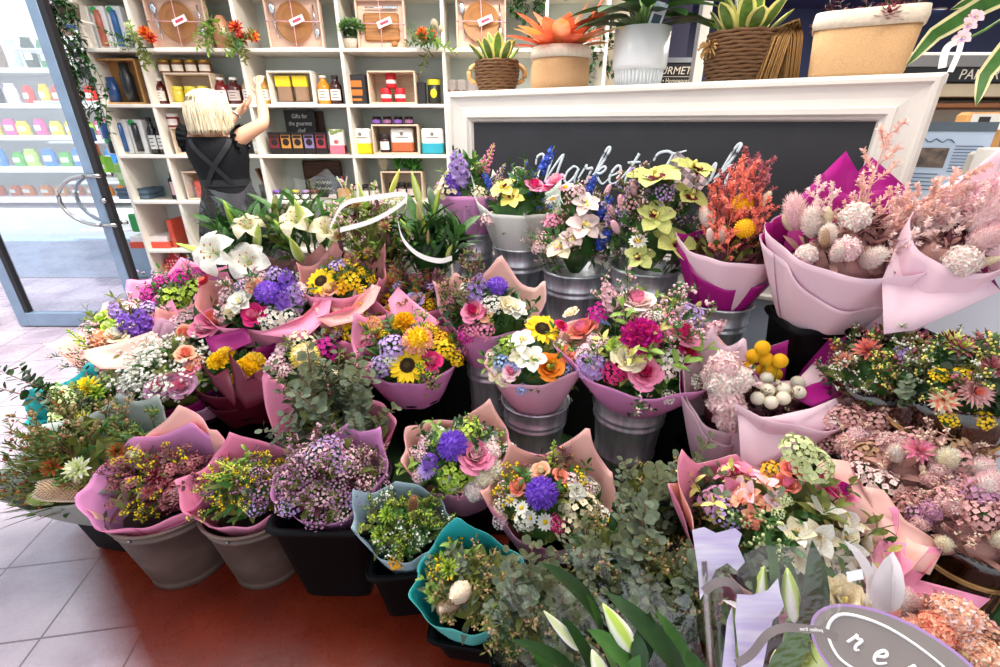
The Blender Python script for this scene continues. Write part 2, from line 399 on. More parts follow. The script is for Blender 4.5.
# ---------- stepped flower stand ----------
def prism(g, pts, z0, z1, mi=0, mit=None):
    n = len(pts); g.add([(x,y,z0) for x,y in pts]+[(x,y,z1) for x,y in pts], [tuple(range(n-1,-1,-1))]+[(i,(i+1)%n,n+(i+1)%n,n+i) for i in range(n)], mi, None, False)
    g.add([(x,y,z1) for x,y in pts], [tuple(range(n))], mi if mit is None else mit, None, False)
stand = thing('flower_stand', 'dark stepped stand carrying the flower buckets', 'stand', (0,0,0))
m_dark = mat('stand_black', '131314', .6, .2, 6); m_turf = mat('artificial_turf', '2c4a22', .9, .35, 160, bump=.4)
g = B(); prism(g, [(-1.75,1.5),(-1.25,1.4),(-.6,1.36),(.75,1.22),(.85,.95),(1.6,.5),(1.6,1.2),(1.0,1.6),(-1.75,2.5)], .001, .08, 0)
part('lower_step', g, m_dark, stand)
g = B(); prism(g, [(-1.74,1.51),(-1.25,1.41),(-.6,1.37),(.74,1.23),(.84,.96),(1.58,.52),(1.58,1.2),(1.0,1.58),(-1.74,2.48)], .081, .095, 0); part('turf_cover', g, m_turf, stand, label='green artificial turf cover')
g = B(); prism(g, [(-1.5,1.98),(.12,1.90),(1.15,1.28),(1.5,1.2),(1.5,1.58),(-.26,2.62),(-1.5,2.62)], .0955, .45, 0); part('upper_step', g, m_dark, stand)
for k in range(7):
    pass
g = B()
for k in range(5): g.bbox(.70+k*.0, 1.18, 1.36+k*.075, 1.425+k*.075, .452, .468, .003, 0, T(0,0,0))
solo('slatted_crate_lid', g, mat('grey_timber','77706a',.7,.25,12,stretch=(2,30,30)), 'grey slatted timber board beside the yellow billy button bouquet', 'board')
# ================= flower meshes (unit size, facing +Z), cached by kind and colour =================
PAL = dict(pink='ee8fb0', hotpink='e0327e', palepink='f3c9cf', peach='f4b595', coral='ee8a76', white='f6f1e6', cream='f3e6c4', yellow='f6cc1e', lemon='f4e27a', gold='e9a51c', orange='ee8a2a',
 purple='8656d0', violet='9a6ad6', lilac='c3a5e0', magenta='c0208e', plum='8c1c62', burgundy='6a1526', red='b82232', blue='3c56c0', sky='9fb4e4', lime='b4cc4c', green='5c8a38', sage='93a48c', brown='8a5a3a',
 tan='c9a37c', mauve='c48fb0', dustypink='d8a3a0', beige='e3cdb4', blush='f4dad4', orchidgreen='cdd07e', rosepeach='efc6b8', dkgreen='2f5428', olive='78803a', rust='b0572c', rosewood='b56a72', grey='a9a9a0', palegreen='d4dca0')
def fm(c, tr=.18, rough=.6): return mat('petal_'+c, PAL[c], rough, .13, 18, transl=tr, spec=.25)
G_LEAF = mat('leaf_green', '3f6a2c', .45, .3, 14, transl=.22); G_DARK = mat('leaf_dark', '26451f', .4, .3, 14, transl=.15); G_LIGHT = mat('leaf_light', '86a548', .5, .22, 14, transl=.25)
G_EUC = mat('leaf_eucalyptus', '626d58', .6, .2, 16, transl=.12, spec=.25); G_EUC2 = mat('leaf_eucalyptus_olive', '585f42', .6, .24, 16, transl=.15, spec=.25); G_STEM = mat('stem_green', '59783a', .55, .2, 20); G_BROWN = mat('stem_brown', '7c5a42', .7, .2, 20)
G_YEL = mat('leaf_yellow_edge', 'd9d27a', .5, .15, 14, transl=.2); G_OLIVE = mat('leaf_olive', '6a7030', .55, .3, 14, transl=.18); G_BURG = mat('leaf_burgundy','5c2c34',.5,.3,14,transl=.12)
LEAFS = dict(leaf=G_LEAF, dark=G_DARK, light=G_LIGHT, euc=G_EUC, euc2=G_EUC2, yel=G_YEL, olive=G_OLIVE, burg=G_BURG, dry=mat('leaf_dried','b98a80',.7,.25,16,transl=.15))
GA = PI*(3-math.sqrt(5))
_C = {}
def rnd_dir(R, th): 
    a = R.uniform(0, 2*PI); t = th*math.sqrt(R.random()); return V((math.sin(t)*math.cos(a), math.sin(t)*math.sin(a), math.cos(t)))
def floret(g, R, mx, r, npet=5, mi=0, cm=1, p=.5, cup=.25, el=.35, center=.22, n=2):
    for k in range(npet):
        g.petal(mx @ rotz(2*PI*k/npet+R.uniform(-.15,.15)) @ tilt(el), r, r*1.9*math.sin(PI/npet)*1.05, p, cup, -.2, n, mi, skew=-.3)
    if center: g.ball((0,0,r*center*.5), r*center, None, r*center*.7, cm, 5, 3, mx)
def f_rose(R, c, c2):
    g = B(); n = 24
    for k in range(n):
        q = k/(n-1); a = k*GA; r0 = .10+.62*q**.85; h = .82-.42*q; wd = 1.25-.3*q; nu, nv = 5, 4; vs = []
        flare = max(0, q-.35)*.75
        for j in range(nv+1):
            t = j/nv
            for i in range(nu+1):
                u = (i/nu-.5)*2
                rr = r0*(.5+.5*math.sin(min(1,t*1.15)*PI/2)) + flare*t**3*(1-.25*u*u) + .012*math.sin(7*u+k)
                z = -.15+(h+.15)*t*(1-.16*u*u*t) - flare*.45*t**4
                th = a+u*wd*.62; vs.append((rr*math.cos(th), rr*math.sin(th), z))
        fs = [(j*(nu+1)+i, j*(nu+1)+i+1, (j+1)*(nu+1)+i+1, (j+1)*(nu+1)+i) for j in range(nv) for i in range(nu)]
        g.add(vs, fs, 1 if q < .45 else 0)
    return g, [fm(c), fm(c2)]
def f_mum(R, c, c2):
    g = B(); n = 230
    g.ball((0,0,.02), .62, None, None, 1, 10, 8)
    for k in range(n):
        z = 1-(k+.5)/n*1.15; q = k/n; th = math.acos(max(-1, min(1, z))); a = k*GA
        d = V((math.sin(th)*math.cos(a), math.sin(th)*math.sin(a), math.cos(th)))
        mx = T(d*.45) @ toz(d) @ rotz(R.uniform(0,6.3)) @ M.Rotation(-PI/2+R.uniform(-.3,.3), 4, 'Y')
        g.petal(mx, .36+.08*q, .14, .45, .5, .3, 3, 0 if q > .3 else 1)
    return g, [fm(c), fm(c2)]
def f_aster(R, c, c2):      # many fine rays round an open disc
    g = B()
    for ring, (n, el, L) in enumerate(((26,.12,.95),(22,.4,.8),(18,.75,.6),(14,1.1,.42))):
        for k in range(n): g.petal(rotz(2*PI*(k+.5*ring)/n+R.uniform(-.1,.1)) @ T(.06,0,.02+.03*ring) @ tilt(el+R.uniform(-.1,.1)), L, .15, .4, .4, .05, 3, 0 if ring < 3 else 1)
    return g, [fm(c), fm(c2)]
def f_sunflower(R, c, c2):
    g = B()
    for ring, (n, el, L) in enumerate(((15,.05,1.0),(15,.25,.92))):
        for k in range(n): g.petal(rotz(2*PI*(k+.5*ring)/n+R.uniform(-.1,.1)) @ T(.3,0,0) @ tilt(el+R.uniform(-.12,.12)), L*.72, .3, .55, .3, -.1, 4, 0)
    for k in range(130):
        r = .4*math.sqrt((k+.5)/130); a = k*GA; g.ball((r*math.cos(a), r*math.sin(a), .06+.09*math.cos(r/.4*1.4)), .035, None, .05, 1 if r > .16 else 2, 4, 3)
    g.lathe([(.38,-.12),(.42,.02),(.3,.1),(.01,.13)], 14, 1)
    for k in range(9): g.petal(rotz(2*PI*k/9) @ T(.2,0,-.1) @ tilt(.0), .5, .22, .7, .2, -.1, 3, 3)
    return g, [fm(c), mat('seed_disc','3a2416',.8,.3,40), mat('seed_centre','5d4a1c',.8,.3,40), G_LEAF]
def f_daisy(R, c, c2):
    g = B()
    for k in range(13): g.petal(rotz(2*PI*k/13) @ T(.2,0,0) @ tilt(.12+R.uniform(-.1,.1)), .8, .36, .4, .2, -.1, 3, 0)
    g.ball((0,0,.06), .3, None, .17, 1, 10, 5)
    return g, [fm(c), fm(c2)]
def f_carnation(R, c, c2):
    g = B(); n = 100; g.ball((0,0,-.05), .5, None, None, 1, 10, 8)
    for k in range(n):
        q = k/n; th = .15+1.35*q**.8; a = k*GA; d = V((math.sin(th)*math.cos(a), math.sin(th)*math.sin(a), math.cos(th)))
        mx = T(d*.38+V((0,0,-.1))) @ toz(d) @ rotz(a*1.7+R.uniform(0,3)) @ M.Rotation(-PI/2+R.uniform(-.4,.4),4,'Y')
        g.petal(mx, .5+.1*q, .36, .3, R.uniform(-.3,.6), R.uniform(-.2,.2), 4, 0 if k % 3 else 1, .12, R)
    return g, [fm(c), fm(c2)]
def f_ranunculus(R, c, c2):
    g, m = f_rose(R, c, c2); return g, m
def f_lis(R, c, c2):        # open cup with ruffled petals and a coloured eye
    g = B()
    for ring, (n, el, L) in enumerate(((6,.35,1.0),(6,.75,.85),(5,1.1,.7))):
        for k in range(n): g.petal(rotz(2*PI*(k+.5*ring)/n+R.uniform(-.1,.1)) @ tilt(el), L, .85, .4, .35, -.12, 5, 0, .05, R, skew=-.4)
    g.ball((0,0,.25), .12, None, .22, 1, 7, 5)
    return g, [fm(c), fm(c2)]
def f_cluster(R, c, c2, n=34, r=.2, npet=5, th=1.35, leaf=10):
    g = B()
    for k in range(n):
        q = (k+.5)/n; t = th*math.sqrt(q); a = k*GA; d = V((math.sin(t)*math.cos(a), math.sin(t)*math.sin(a), math.cos(t)))
        P = d*R.uniform(.78,1.0)-V((0,0,.45)); mx = T(P) @ toz(d+V((R.uniform(-.4,.4),R.uniform(-.4,.4),R.uniform(-.2,.4)))) @ rotz(R.uniform(0,6))
        floret(g, R, mx, r*R.uniform(.8,1.2), npet); 
        if k % 2 == 0: g.tube([(0,0,-.9), P], .012, 3, 2)
    for k in range(leaf): g.petal(T(0,0,-.4) @ rotz(R.uniform(0,6.3)) @ tilt(R.uniform(.2,1.2)), R.uniform(.6,1), .16, .7, .3, 0, 3, 2)
    return g, [fm(c), fm(c2), G_LEAF]
def f_wax(R, c, c2): return f_cluster(R, c, c2, 44, .13, 5, 1.5, 26)
def f_hydrangea(R, c, c2): return f_cluster(R, c, c2, 60, .2, 4, 1.9, 6)
def f_stock(R, c, c2):
    g = B(); g.tube([(0,0,-1),(0,0,.9)], .04, 5, 2)
    for k in range(26):
        z = -.75+1.65*k/26; a = k*GA; rr = .36*(1-max(0,z)*.75); d = V((math.cos(a), math.sin(a), .45))
        mx = T(d.x*rr, d.y*rr, z) @ toz(d) @ rotz(R.uniform(0,6)); s = .27*(1-max(0,z)*.6)
        floret(g, R, mx, s, 5, 0, 1, .4, .3, .3, .2); floret(g, R, mx @ T(0,0,.04), s*.7, 4, 0, 1, .4, .4, .8, 0)
    return g, [fm(c), fm(c2), G_STEM]
def f_snap(R, c, c2):
    g = B(); g.tube([(0,0,-1),(.03,0,0),(0,0,1)], .035, 5, 1)
    for k in range(42):
        q = k/42; z = -.8+1.85*q; a = k*GA; r = .27*(1-q)**.7+.03; L = .17*(1-q*.75)
        d = V((math.cos(a), math.sin(a), .5+q)); mx = T(math.cos(a)*r, math.sin(a)*r, z) @ toz(d); g.ball((0,0,0), L*.62, L*.5, L, 0, 6, 4, mx)
    return g, [fm(c), fm(c2)]
def f_lily(R, c, c2):
    g = B()
    for k in range(6):
        w = .62 if k % 2 else .84; mx = rotz(PI/3*k+.1) ; n = 8; vs = []
        for i in range(n+1):
            t = i/n; ang = 1.25-1.75*t; r = .05+.95*(t*.9)**1.1; z = .55*math.sin(min(1,t*1.25)*PI/2)-.55*max(0,t-.55)**1.5*2.2
            ww = w*.5*(4*t*(1-t)*.9+.1*(1-t)+.02)**.7
            if i == n: ww = .01
            ru = .03*math.sin(9*t+k)
            vs += [(r,-ww,z+ww*.25+ru),(r,-ww*.4,z+.02),(r,0,z-.03),(r,ww*.4,z+.02),(r,ww,z+ww*.25-ru)]
        fs = []
        for i in range(n):
            for j in range(4):
                a = i*5+j; fs.append((a, a+5, a+6, a+1))
        g.add(vs, fs, 0, mx)
    for k in range(6):
        a = PI/3*k+.6; p1 = (.28*math.cos(a), .28*math.sin(a), .62); g.tube([(0,0,.05),(.12*math.cos(a),.12*math.sin(a),.4), p1], .014, 4, 1); g.ball(p1, .07, .03, .03, 2, 6, 4)
    g.tube([(0,0,.05),(.03,0,.45),(.08,.02,.75)], .02, 4, 1); g.ball((.08,.02,.76), .05, None, .03, 1, 6, 4); g.ball((0,0,.06), .1, None, .1, 1, 6, 4)
    return g, [fm(c, .25, .5), fm(c2), mat('anther','a8632a',.8)]
def f_alstro(R, c, c2):
    g = B()
    for j in range(3):
        a0 = 2*PI*j/3+R.uniform(-.3,.3); mx0 = T(.42*math.cos(a0), .42*math.sin(a0), -.1) @ toz((math.cos(a0)*.8, math.sin(a0)*.8, 1)) @ rotz(R.uniform(0,6))
        for k in range(6): g.petal(mx0 @ rotz(PI/3*k) @ tilt(.75 if k % 2 else .6),   .68, .5 if k % 2 else .38, .42, .35, -.25, 5, 0 if k % 2 else 1, skew=-.2)
        for k in range(4): g.tube([mx0 @ V((0,0,0)), mx0 @ V((.08*math.cos(k*1.6),.08*math.sin(k*1.6),.4))], .012, 3, 2)
    return g, [fm(c,.25), fm(c2,.25), mat('alstro_stamen','d0a050',.7)]
def f_bud(R, c, c2):       # long lily bud: pale ridged spindle
    g = B(); vs = []; n, seg = 10, 12
    for i in range(n+1):
        t = i/n; r = .2*(math.sin(PI*t**.8*.94+.12))**.8*(1-.15*t)
        if i == n: r = .02
        for k in range(seg):
            a = 2*PI*k/seg; q = 1+.12*math.cos(3*a); vs.append((r*q*math.cos(a), r*q*math.sin(a), -1+2*t))
    for i in range(n):
        for k in range(seg): g.add([], [], 0)
    g.add(vs, [(i*seg+k, i*seg+(k+1)%seg, (i+1)*seg+(k+1)%seg, (i+1)*seg+k) for i in range(n) for k in range(seg)]+[tuple((n*seg)+k for k in range(seg))], 0)
    return g, [bud_mat(c, c2)]
_bm = {}
def bud_mat(c, c2):
    if (c, c2) in _bm: return _bm[c, c2]
    m = bpy.data.materials.new('bud_'+c+'_'+c2); m.use_nodes = True; nt = m.node_tree; N = nt.nodes; L = nt.links
    tc = N.new('ShaderNodeTexCoord'); sx = N.new('ShaderNodeSeparateXYZ'); L.new(tc.outputs['Object'], sx.inputs[0])
    at_ = N.new('ShaderNodeMath'); at_.operation = 'ARCTAN2'; L.new(sx.outputs[1], at_.inputs[0]); L.new(sx.outputs[0], at_.inputs[1])
    mu = N.new('ShaderNodeMath'); mu.operation = 'MULTIPLY'; mu.inputs[1].default_value = 3; L.new(at_.outputs[0], mu.inputs[0])
    co = N.new('ShaderNodeMath'); co.operation = 'COSINE'; L.new(mu.outputs[0], co.inputs[0])
    zz = N.new('ShaderNodeMath'); zz.operation = 'MULTIPLY_ADD'; zz.inputs[1].default_value = -.35; zz.inputs[2].default_value = .35; L.new(sx.outputs[2], zz.inputs[0])
    ad = N.new('ShaderNodeMath'); ad.operation = 'MULTIPLY_ADD'; ad.inputs[1].default_value = .4; L.new(co.outputs[0], ad.inputs[0]); L.new(zz.outputs[0], ad.inputs[2])
    r = N.new('ShaderNodeValToRGB'); r.color_ramp.elements[0].position = .1; r.color_ramp.elements[1].position = .75
    r.color_ramp.elements[0].color = (*lin(PAL[c]), 1); r.color_ramp.elements[1].color = (*lin(PAL[c2]), 1); L.new(ad.outputs[0], r.inputs[0])
    L.new(r.outputs[0], N['Principled BSDF'].inputs['Base Color']); N['Principled BSDF'].inputs['Roughness'].default_value = .45
    _bm[c, c2] = m; return m
def f_orchid(R, c, c2):
    g = B()
    for k in range(5): g.petal(rotz(PI/2+2*PI*k/5) @ T(.04,0,0) @ tilt(.15+R.uniform(-.15,.25)), .92, .78, .36, .4, -.14, 6, 0, .02, R, skew=-.15)
    for k in (-1, 0, 1): g.petal(T(0,0,.1) @ rotz(-PI/2+k*.7) @ tilt(.5-.25*abs(k)), .5, .3, .4, .5, -.5, 4, 1)
    g.tube([(0,0,.05),(0,.04,.28),(0,-.03,.4)], [.07,.06,.08], 6, 2); g.ball((0,-.2,.22), .1, .14, .05, 2, 6, 4)
    return g, [fm(c,.22), fm(c2), fm('lemon')]
def f_billy(R, c, c2):
    g = B(); n = 190
    g.ball((0,0,0), .93, None, None, 1, 14, 10)
    for k in range(n):
        z = 1-2*(k+.5)/n; r = math.sqrt(1-z*z); a = k*GA; d = V((r*math.cos(a), r*math.sin(a), z)); g.ball(d*.93, .085, None, None, 0, 5, 3)
    g.tube([(0,0,-.9),(0,0,-3.2)], .07, 5, 2)
    return g, [fm(c,0,.8), fm(c2,0,.8), G_STEM]
def f_puff(R, c, c2, n=760, L=.3, ex=(.42,.42,.8)):    # soft dried plume: tapering hairs on an ovoid
    g = B()
    g.ball((0,0,0), ex[0]*.75, ex[1]*.75, ex[2]*.85, 1, 10, 8)
    for k in range(n):
        z = 1-2*(k+.5)/n; r = math.sqrt(1-z*z); a = k*GA; d = V((r*math.cos(a), r*math.sin(a), z))
        P = V((d.x*ex[0]*.6, d.y*ex[1]*.6, d.z*ex[2]*.75)); dd = (V((d.x,d.y,d.z*.5+1.1))+V((R.uniform(-.4,.4),R.uniform(-.4,.4),R.uniform(-.3,.3)))).normalized(); l = L*R.uniform(.6,1.1)
        u = dd.cross(V((R.uniform(-1,1),R.uniform(-1,1),.3))).normalized()*.018
        g.add([P-u, P+u, P+dd*l*.6+u*.7, P+dd*l, P+dd*l*.6-u*.7], [(0,1,2,3,4)], 0 if k % 4 else 1)
    return g, [fm(c,.3), fm(c2,.3)]
def f_bunny(R, c, c2): return f_puff(R, c, c2, 360, .16, (.38,.38,.85))
def f_celosia(R, c, c2):      # ruffled preserved head of tiny curled florets
    g = B(); g.ball((0,0,0), .74, None, None, 1, 12, 9)
    for k in range(230):
        z = 1-1.7*(k+.5)/230; r = math.sqrt(max(0,1-z*z)); a = k*GA; d = V((r*math.cos(a), r*math.sin(a), z)); b = 1+.16*math.sin(5*a)*math.sin(4*z+1); mx = T(d*.72*b) @ toz(d) @ rotz(R.uniform(0,6))
        for j in range(3): g.petal(mx @ rotz(2.1*j) @ tilt(R.uniform(.5,1.3)), R.uniform(.16,.3), .17, .35, .5, -.5, 2, 0 if (j+k) % 3 else 1)
    return g, [fm(c,.35), fm(c2,.35)]
def f_protea(R, c, c2):
    g = B()
    for ring in range(7):
        n = 9; z = -.7+.22*ring; rr = .5*math.sin(PI*(ring+1.2)/9)
        for k in range(n):
            a = 2*PI*(k+.5*(ring % 2))/n; mx = T(rr*math.cos(a), rr*math.sin(a), z) @ rotz(a) @ tilt(1.15+.08*ring); g.petal(mx, .62, .36, .5, .5, .35 if ring > 2 else .15, 4, 0 if ring > 1 else 1)
    g.ball((0,0,.05), .26, None, .5, 1, 10, 7)
    return g, [fm(c), fm(c2)]
def f_banksia(R, c, c2):
    g = B(); n = 420
    g.lathe([(.05,-.9),(.42,-.75),(.5,-.2),(.46,.5),(.3,.85),(.02,.95)], 14, 1)
    for k in range(n):
        z = -.8+1.7*k/n; r = .48*math.cos(max(0,z-.2)*1.25); a = k*GA; d = V((math.cos(a), math.sin(a), .35+max(0,z)*.8)).normalized(); P = V((r*math.cos(a), r*math.sin(a), z)); g.tube([P, P+d*.16], [.035,.02], 3, 0)
    return g, [fm(c,0,.8), fm(c2,0,.8)]
def f_thistle(R, c, c2):
    g = B()
    for k in range(40):
        z = 1-1.3*k/40; a = k*GA; r = math.sqrt(max(0,1-z*z)); d = V((r*math.cos(a), r*math.sin(a), z+.3)).normalized(); g.petal(toz(d) @ rotz(a) @ M.Rotation(-PI/2,4,'Y'), 1.0, .28, .75, .3, 0, 3, 0 if k % 3 else 1)
    return g, [fm(c), fm(c2)]
def f_delph(R, c, c2):
    g = B(); g.tube([(0,0,-1),(0,0,1)], .03, 4, 2)
    for k in range(20):
        z = -.8+1.7*k/20; a = k*GA; d = V((math.cos(a), math.sin(a), .3)); mx = T(d.x*.2, d.y*.2, z) @ toz(d); floret(g, R, mx, .24*(1-.4*max(0,z)), 5, 0, 1, .5, .3, .25, .25)
    return g, [fm(c), fm(c2), G_STEM]
FL = dict(rose=f_rose, mum=f_mum, aster=f_aster, sunflower=f_sunflower, daisy=f_daisy, carnation=f_carnation, ranunculus=f_rose, lisianthus=f_lis, cluster=f_cluster, waxflower=f_wax, hydrangea=f_hydrangea,
  stock=f_stock, snapdragon=f_snap, lily=f_lily, alstroemeria=f_alstro, lily_bud=f_bud, orchid=f_orchid, billy_button=f_billy, plume=f_puff, bunny_tail=f_bunny, celosia=f_celosia, protea=f_protea, banksia=f_banksia, leucadendron=f_thistle, delphinium=f_delph)
PART_NAME = dict(mum='chrysanthemum', aster='aster', cluster='blossom_cluster', plume='dried_plume', waxflower='wax_flower')
def flower(kind, c, c2=None, var=0):
    c2 = c2 or c; key = (kind, c, c2, var)
    if key not in _C:
        R = random.Random(str(key)); g, m = FL[kind](R, c, c2); _C[key] = g.mesh(PART_NAME.get(kind, kind), m)
    return _C[key]
# ---------- sprigs: base at the origin, growing to about z = 1 ----------
def stemline(R, bend=.18, n=7):
    a = R.uniform(0, 6.3); b = R.uniform(.3,1)*bend
    return [V((b*(i/n)**2*math.cos(a), b*(i/n)**2*math.sin(a), i/n)) for i in range(n+1)]
def along(pts, t):
    x = t*(len(pts)-1); i = min(int(x), len(pts)-2); return pts[i].lerp(pts[i+1], x-i)
def s_euc(R, leaf='euc', n=11, r=.13, start=.2):
    g = B(); p = stemline(R, .3); g.tube(p, [.014-.009*i/len(p) for i in range(len(p))], 4, 1)
    for k in range(n):
        t = start+(1-start)*k/(n-1); P = along(p, t); a = k*1.6+R.uniform(-.3,.3); s = r*(1.1-.55*t)*R.uniform(.8,1.2)
        for q in (0, PI): g.petal(T(P) @ rotz(a+q) @ tilt(R.uniform(.1,.8)) @ T(.02,0,0) @ M.Rotation(R.uniform(-.5,.5),4,'X'), s*1.35, s*1.15, .42, R.uniform(.0,.3), R.uniform(-.2,.1), 4, 0)
    return g, [LEAFS[leaf], G_BROWN]
def s_leaf(R, leaf='leaf', n=14, L=.26, W=.1, start=.15, el=.7):
    g = B(); p = stemline(R, .25); g.tube(p, [.012-.008*i/len(p) for i in range(len(p))], 4, 1)
    for k in range(n):
        t = start+(1-start)*k/(n-1); P = along(p, t); l = L*(1.15-.5*t)*R.uniform(.8,1.2)
        g.petal(T(P) @ rotz(k*GA+R.uniform(-.3,.3)) @ tilt(el+R.uniform(-.3,.3)), l, W*l/L, .6, .3, -.35, 4, 0)
    g.petal(T(p[-1]) @ tilt(PI/2-.1), L*.6, W*.6, .6, .3, 0, 4, 0)
    return g, [LEAFS[leaf], G_STEM]
def s_fine(R, leaf='olive', c='yellow', n=7, fl=1, lw=.028, br=.34):      # fine native foliage with dots of flower
    g = B(); p = stemline(R, .25); g.tube(p, [.012-.008*i/len(p) for i in range(len(p))], 4, 1)
    for k in range(n):
        t = .25+.75*k/(n-1); P = along(p, t); a = k*GA; d = V((math.cos(a)*.7, math.sin(a)*.7, 1)).normalized(); Q = P+d*br*(1.1-.6*t); g.tube([P, Q], [.006,.003], 3, 1)
        for j in range(9):
            X = P.lerp(Q, (j+1)/9); g.petal(T(X) @ rotz(R.uniform(0,6.3)) @ tilt(R.uniform(.2,1.1)), .11, lw, .6, .2, 0, 2, 0)
        for j in range(int(5*fl)):
            X = P.lerp(Q, R.uniform(.5,1.05))+V((R.uniform(-.04,.04),R.uniform(-.04,.04),R.uniform(0,.05))); s = R.uniform(.014,.024)
            g.ball(X, s, None, s*1.1, 2, 5, 3)
    return g, [LEAFS[leaf], G_BROWN, fm(c)]
def s_breath(R, c='white', n=60):
    g = B(); base = V((0,0,.25)); g.tube([(0,0,0), base], .008, 3, 1)
    for k in range(9):
        d = rnd_dir(R, .8); Q = base+d*.4; g.tube([base, Q], .004, 3, 1)
        for j in range(n//9):
            X = Q+rnd_dir(R, 1.0)*R.uniform(.1,.38); g.tube([Q, X], .0025, 3, 1); s = R.uniform(.022,.036)
            g.ball(X, s, None, s*.8, 0, 5, 3)
            for q in range(3): g.petal(T(X) @ rotz(R.uniform(0,6)) @ tilt(R.uniform(0,.9)), s*1.6, s*1.3, .4, .2, 0, 2, 0)
    return g, [fm(c), G_STEM]
def s_limonium(R, c='coral', n=9):
    g = B(); p = stemline(R, .2); mi = 0; g.tube(p, [.011-.006*i/len(p) for i in range(len(p))], 4, 1)
    for k in range(n):
        t = .3+.7*k/(n-1); P = along(p, t); a = k*GA; L = .34*(1.15-.75*t); d = V((math.cos(a)*.8, math.sin(a)*.8, .9)).normalized(); pts = [P+d*L*u+V((0,0,.12*L*u*u)) for u in (0,.5,1)]; g.tube(pts, .005, 3, 1)
        for j in range(10):
            X = along(pts, .3+.7*j/9); s = .036; dd = (d+V((R.uniform(-1,1),R.uniform(-1,1),R.uniform(-.2,1)))).normalized()
            for q in range(3): g.petal(T(X) @ toz(dd) @ rotz(2.1*q+R.uniform(-.4,.4)) @ tilt(R.uniform(.7,1.2)), s*1.5, s*.75, .4, .3, -.2, 2, 0)
    return g, [fm(c), fm(c)]
def s_grass(R, leaf='olive', n=9):
    g = B()
    for k in range(n): g.petal(rotz(R.uniform(0,6.3)) @ tilt(R.uniform(1.15,1.5)), R.uniform(.7,1.05), .035, .5, .3, -.25, 6, 0)
    return g, [LEAFS[leaf]]
def s_lilyleaf(R, leaf='leaf', n=9):
    g = B(); p = stemline(R, .08); g.tube(p, .02, 5, 1)
    for k in range(n):
        t = .15+.8*k/n; P = along(p, t); g.petal(T(P) @ rotz(k*GA+R.uniform(-.2,.2)) @ tilt(R.uniform(.7,1.25)), R.uniform(.42,.6), .14, .62, .35, -.28, 8, 0)
    return g, [LEAFS[leaf], G_STEM]
def s_berry(R, leaf='olive', c='red', n=26):
    g = B(); p = stemline(R, .2); g.tube(p, [.012-.008*i/len(p) for i in range(len(p))], 4, 1)
    for k in range(n):
        t = .4+.6*k/n; P = along(p, t); Q = P+rnd_dir(R, 1.3)*R.uniform(.06,.2); g.tube([P,Q], .004, 3, 1); s = R.uniform(.018,.032); g.ball(Q, s, None, s, 2, 6, 4)
        if k % 2: g.petal(T(P) @ rotz(R.uniform(0,6.3)) @ tilt(.6), .14, .035, .6, .2, 0, 3, 0)
    return g, [LEAFS[leaf], G_BROWN, fm(c)]
SP = dict(eucalyptus_sprig=s_euc, leaf_sprig=s_leaf, native_sprig=s_fine, gypsophila_sprig=s_breath, limonium_sprig=s_limonium, grass_sprig=s_grass, lily_stem=s_lilyleaf, berry_sprig=s_berry)
def sprig(kind, var, *args):
    key = ('s', kind, var, args)
    if key not in _C:
        g, m = SP[kind](random.Random(str(key)), *args); _C[key] = g.mesh(kind, m)
    return _C[key]

# ---------- wrapping paper ----------
def paper(c): return mat('paper_'+c, PAPER[c], .5, .03, 3, transl=.24, spec=.3)
PAPER = dict(pink='f79fc0', deeppink='f394b8', peach='fdcbbd', pale='f7d6e0', lilac='e8c2e2', mauve='e6b2c8', magenta='b01a86', plum='8a1464', burgundy='560d26', teal='2fb0b6', aqua='68c8c0', blue='b4cad6', sage='b9c2bc', grey='a3a39c', white='f2efe8', mint='dbe8dc', salmon='f6b0aa', orchid='e99fd6', kraft='b98d5c')
PLASTIC = clear('cellophane', 'fbfcfc', .1, .95, .085, .12)
def d_q(d): return (1-d)*PI/4
def wrap(R, r0, H, cor=(), back=.22, front=-.12, a0=None, turns=1.1, pleat=.035, zb=-.10, flare=1.0, cell=False, npl=9, ey=1.0):
    seg, rows = 96, 14; a0 = R.uniform(0, 6.3) if a0 is None else a0; ph = R.uniform(0, 6.3); ph2 = R.uniform(0,6.3); Q = []
    rr_ = []
    for j in range(seg+1):
        a = a0+j/seg*2*PI*turns; sb = math.sin(a)
        top = H*(1+back*max(0, sb)-(-front)*max(0, -sb)); pk = 0
        for (deg, amp, wd) in cor:
            d = abs((a-math.radians(deg)+PI) % (2*PI)-PI)/math.radians(wd*1.45); 
            if d < 1: pk += amp*((1/math.cos(d_q(d))-1)/.4142)
        top += pk*H
        for i in range(rows+1):
            t = i/rows; z = zb*H+(top-zb*H)*t; q = max(0, z/H)
            rad = r0*(1-.15*max(0,-z/H)/max(.01,-zb)) + (R0-r0)*min(q,1)**.85*flare + (R0-r0)*.55*max(0, q-1)
            rad *= 1+pleat*math.sin(npl*a+ph)*t + pleat*.9*math.sin(4*a+ph2)*t*t
            rad += .004*j/seg + (.06*pk*R0*t**3)
            eq = 1-(1-ey)*min(1,q)
            Q.append(V((rad*math.cos(a), rad*math.sin(a)*eq, z)))
    return Q, seg, rows
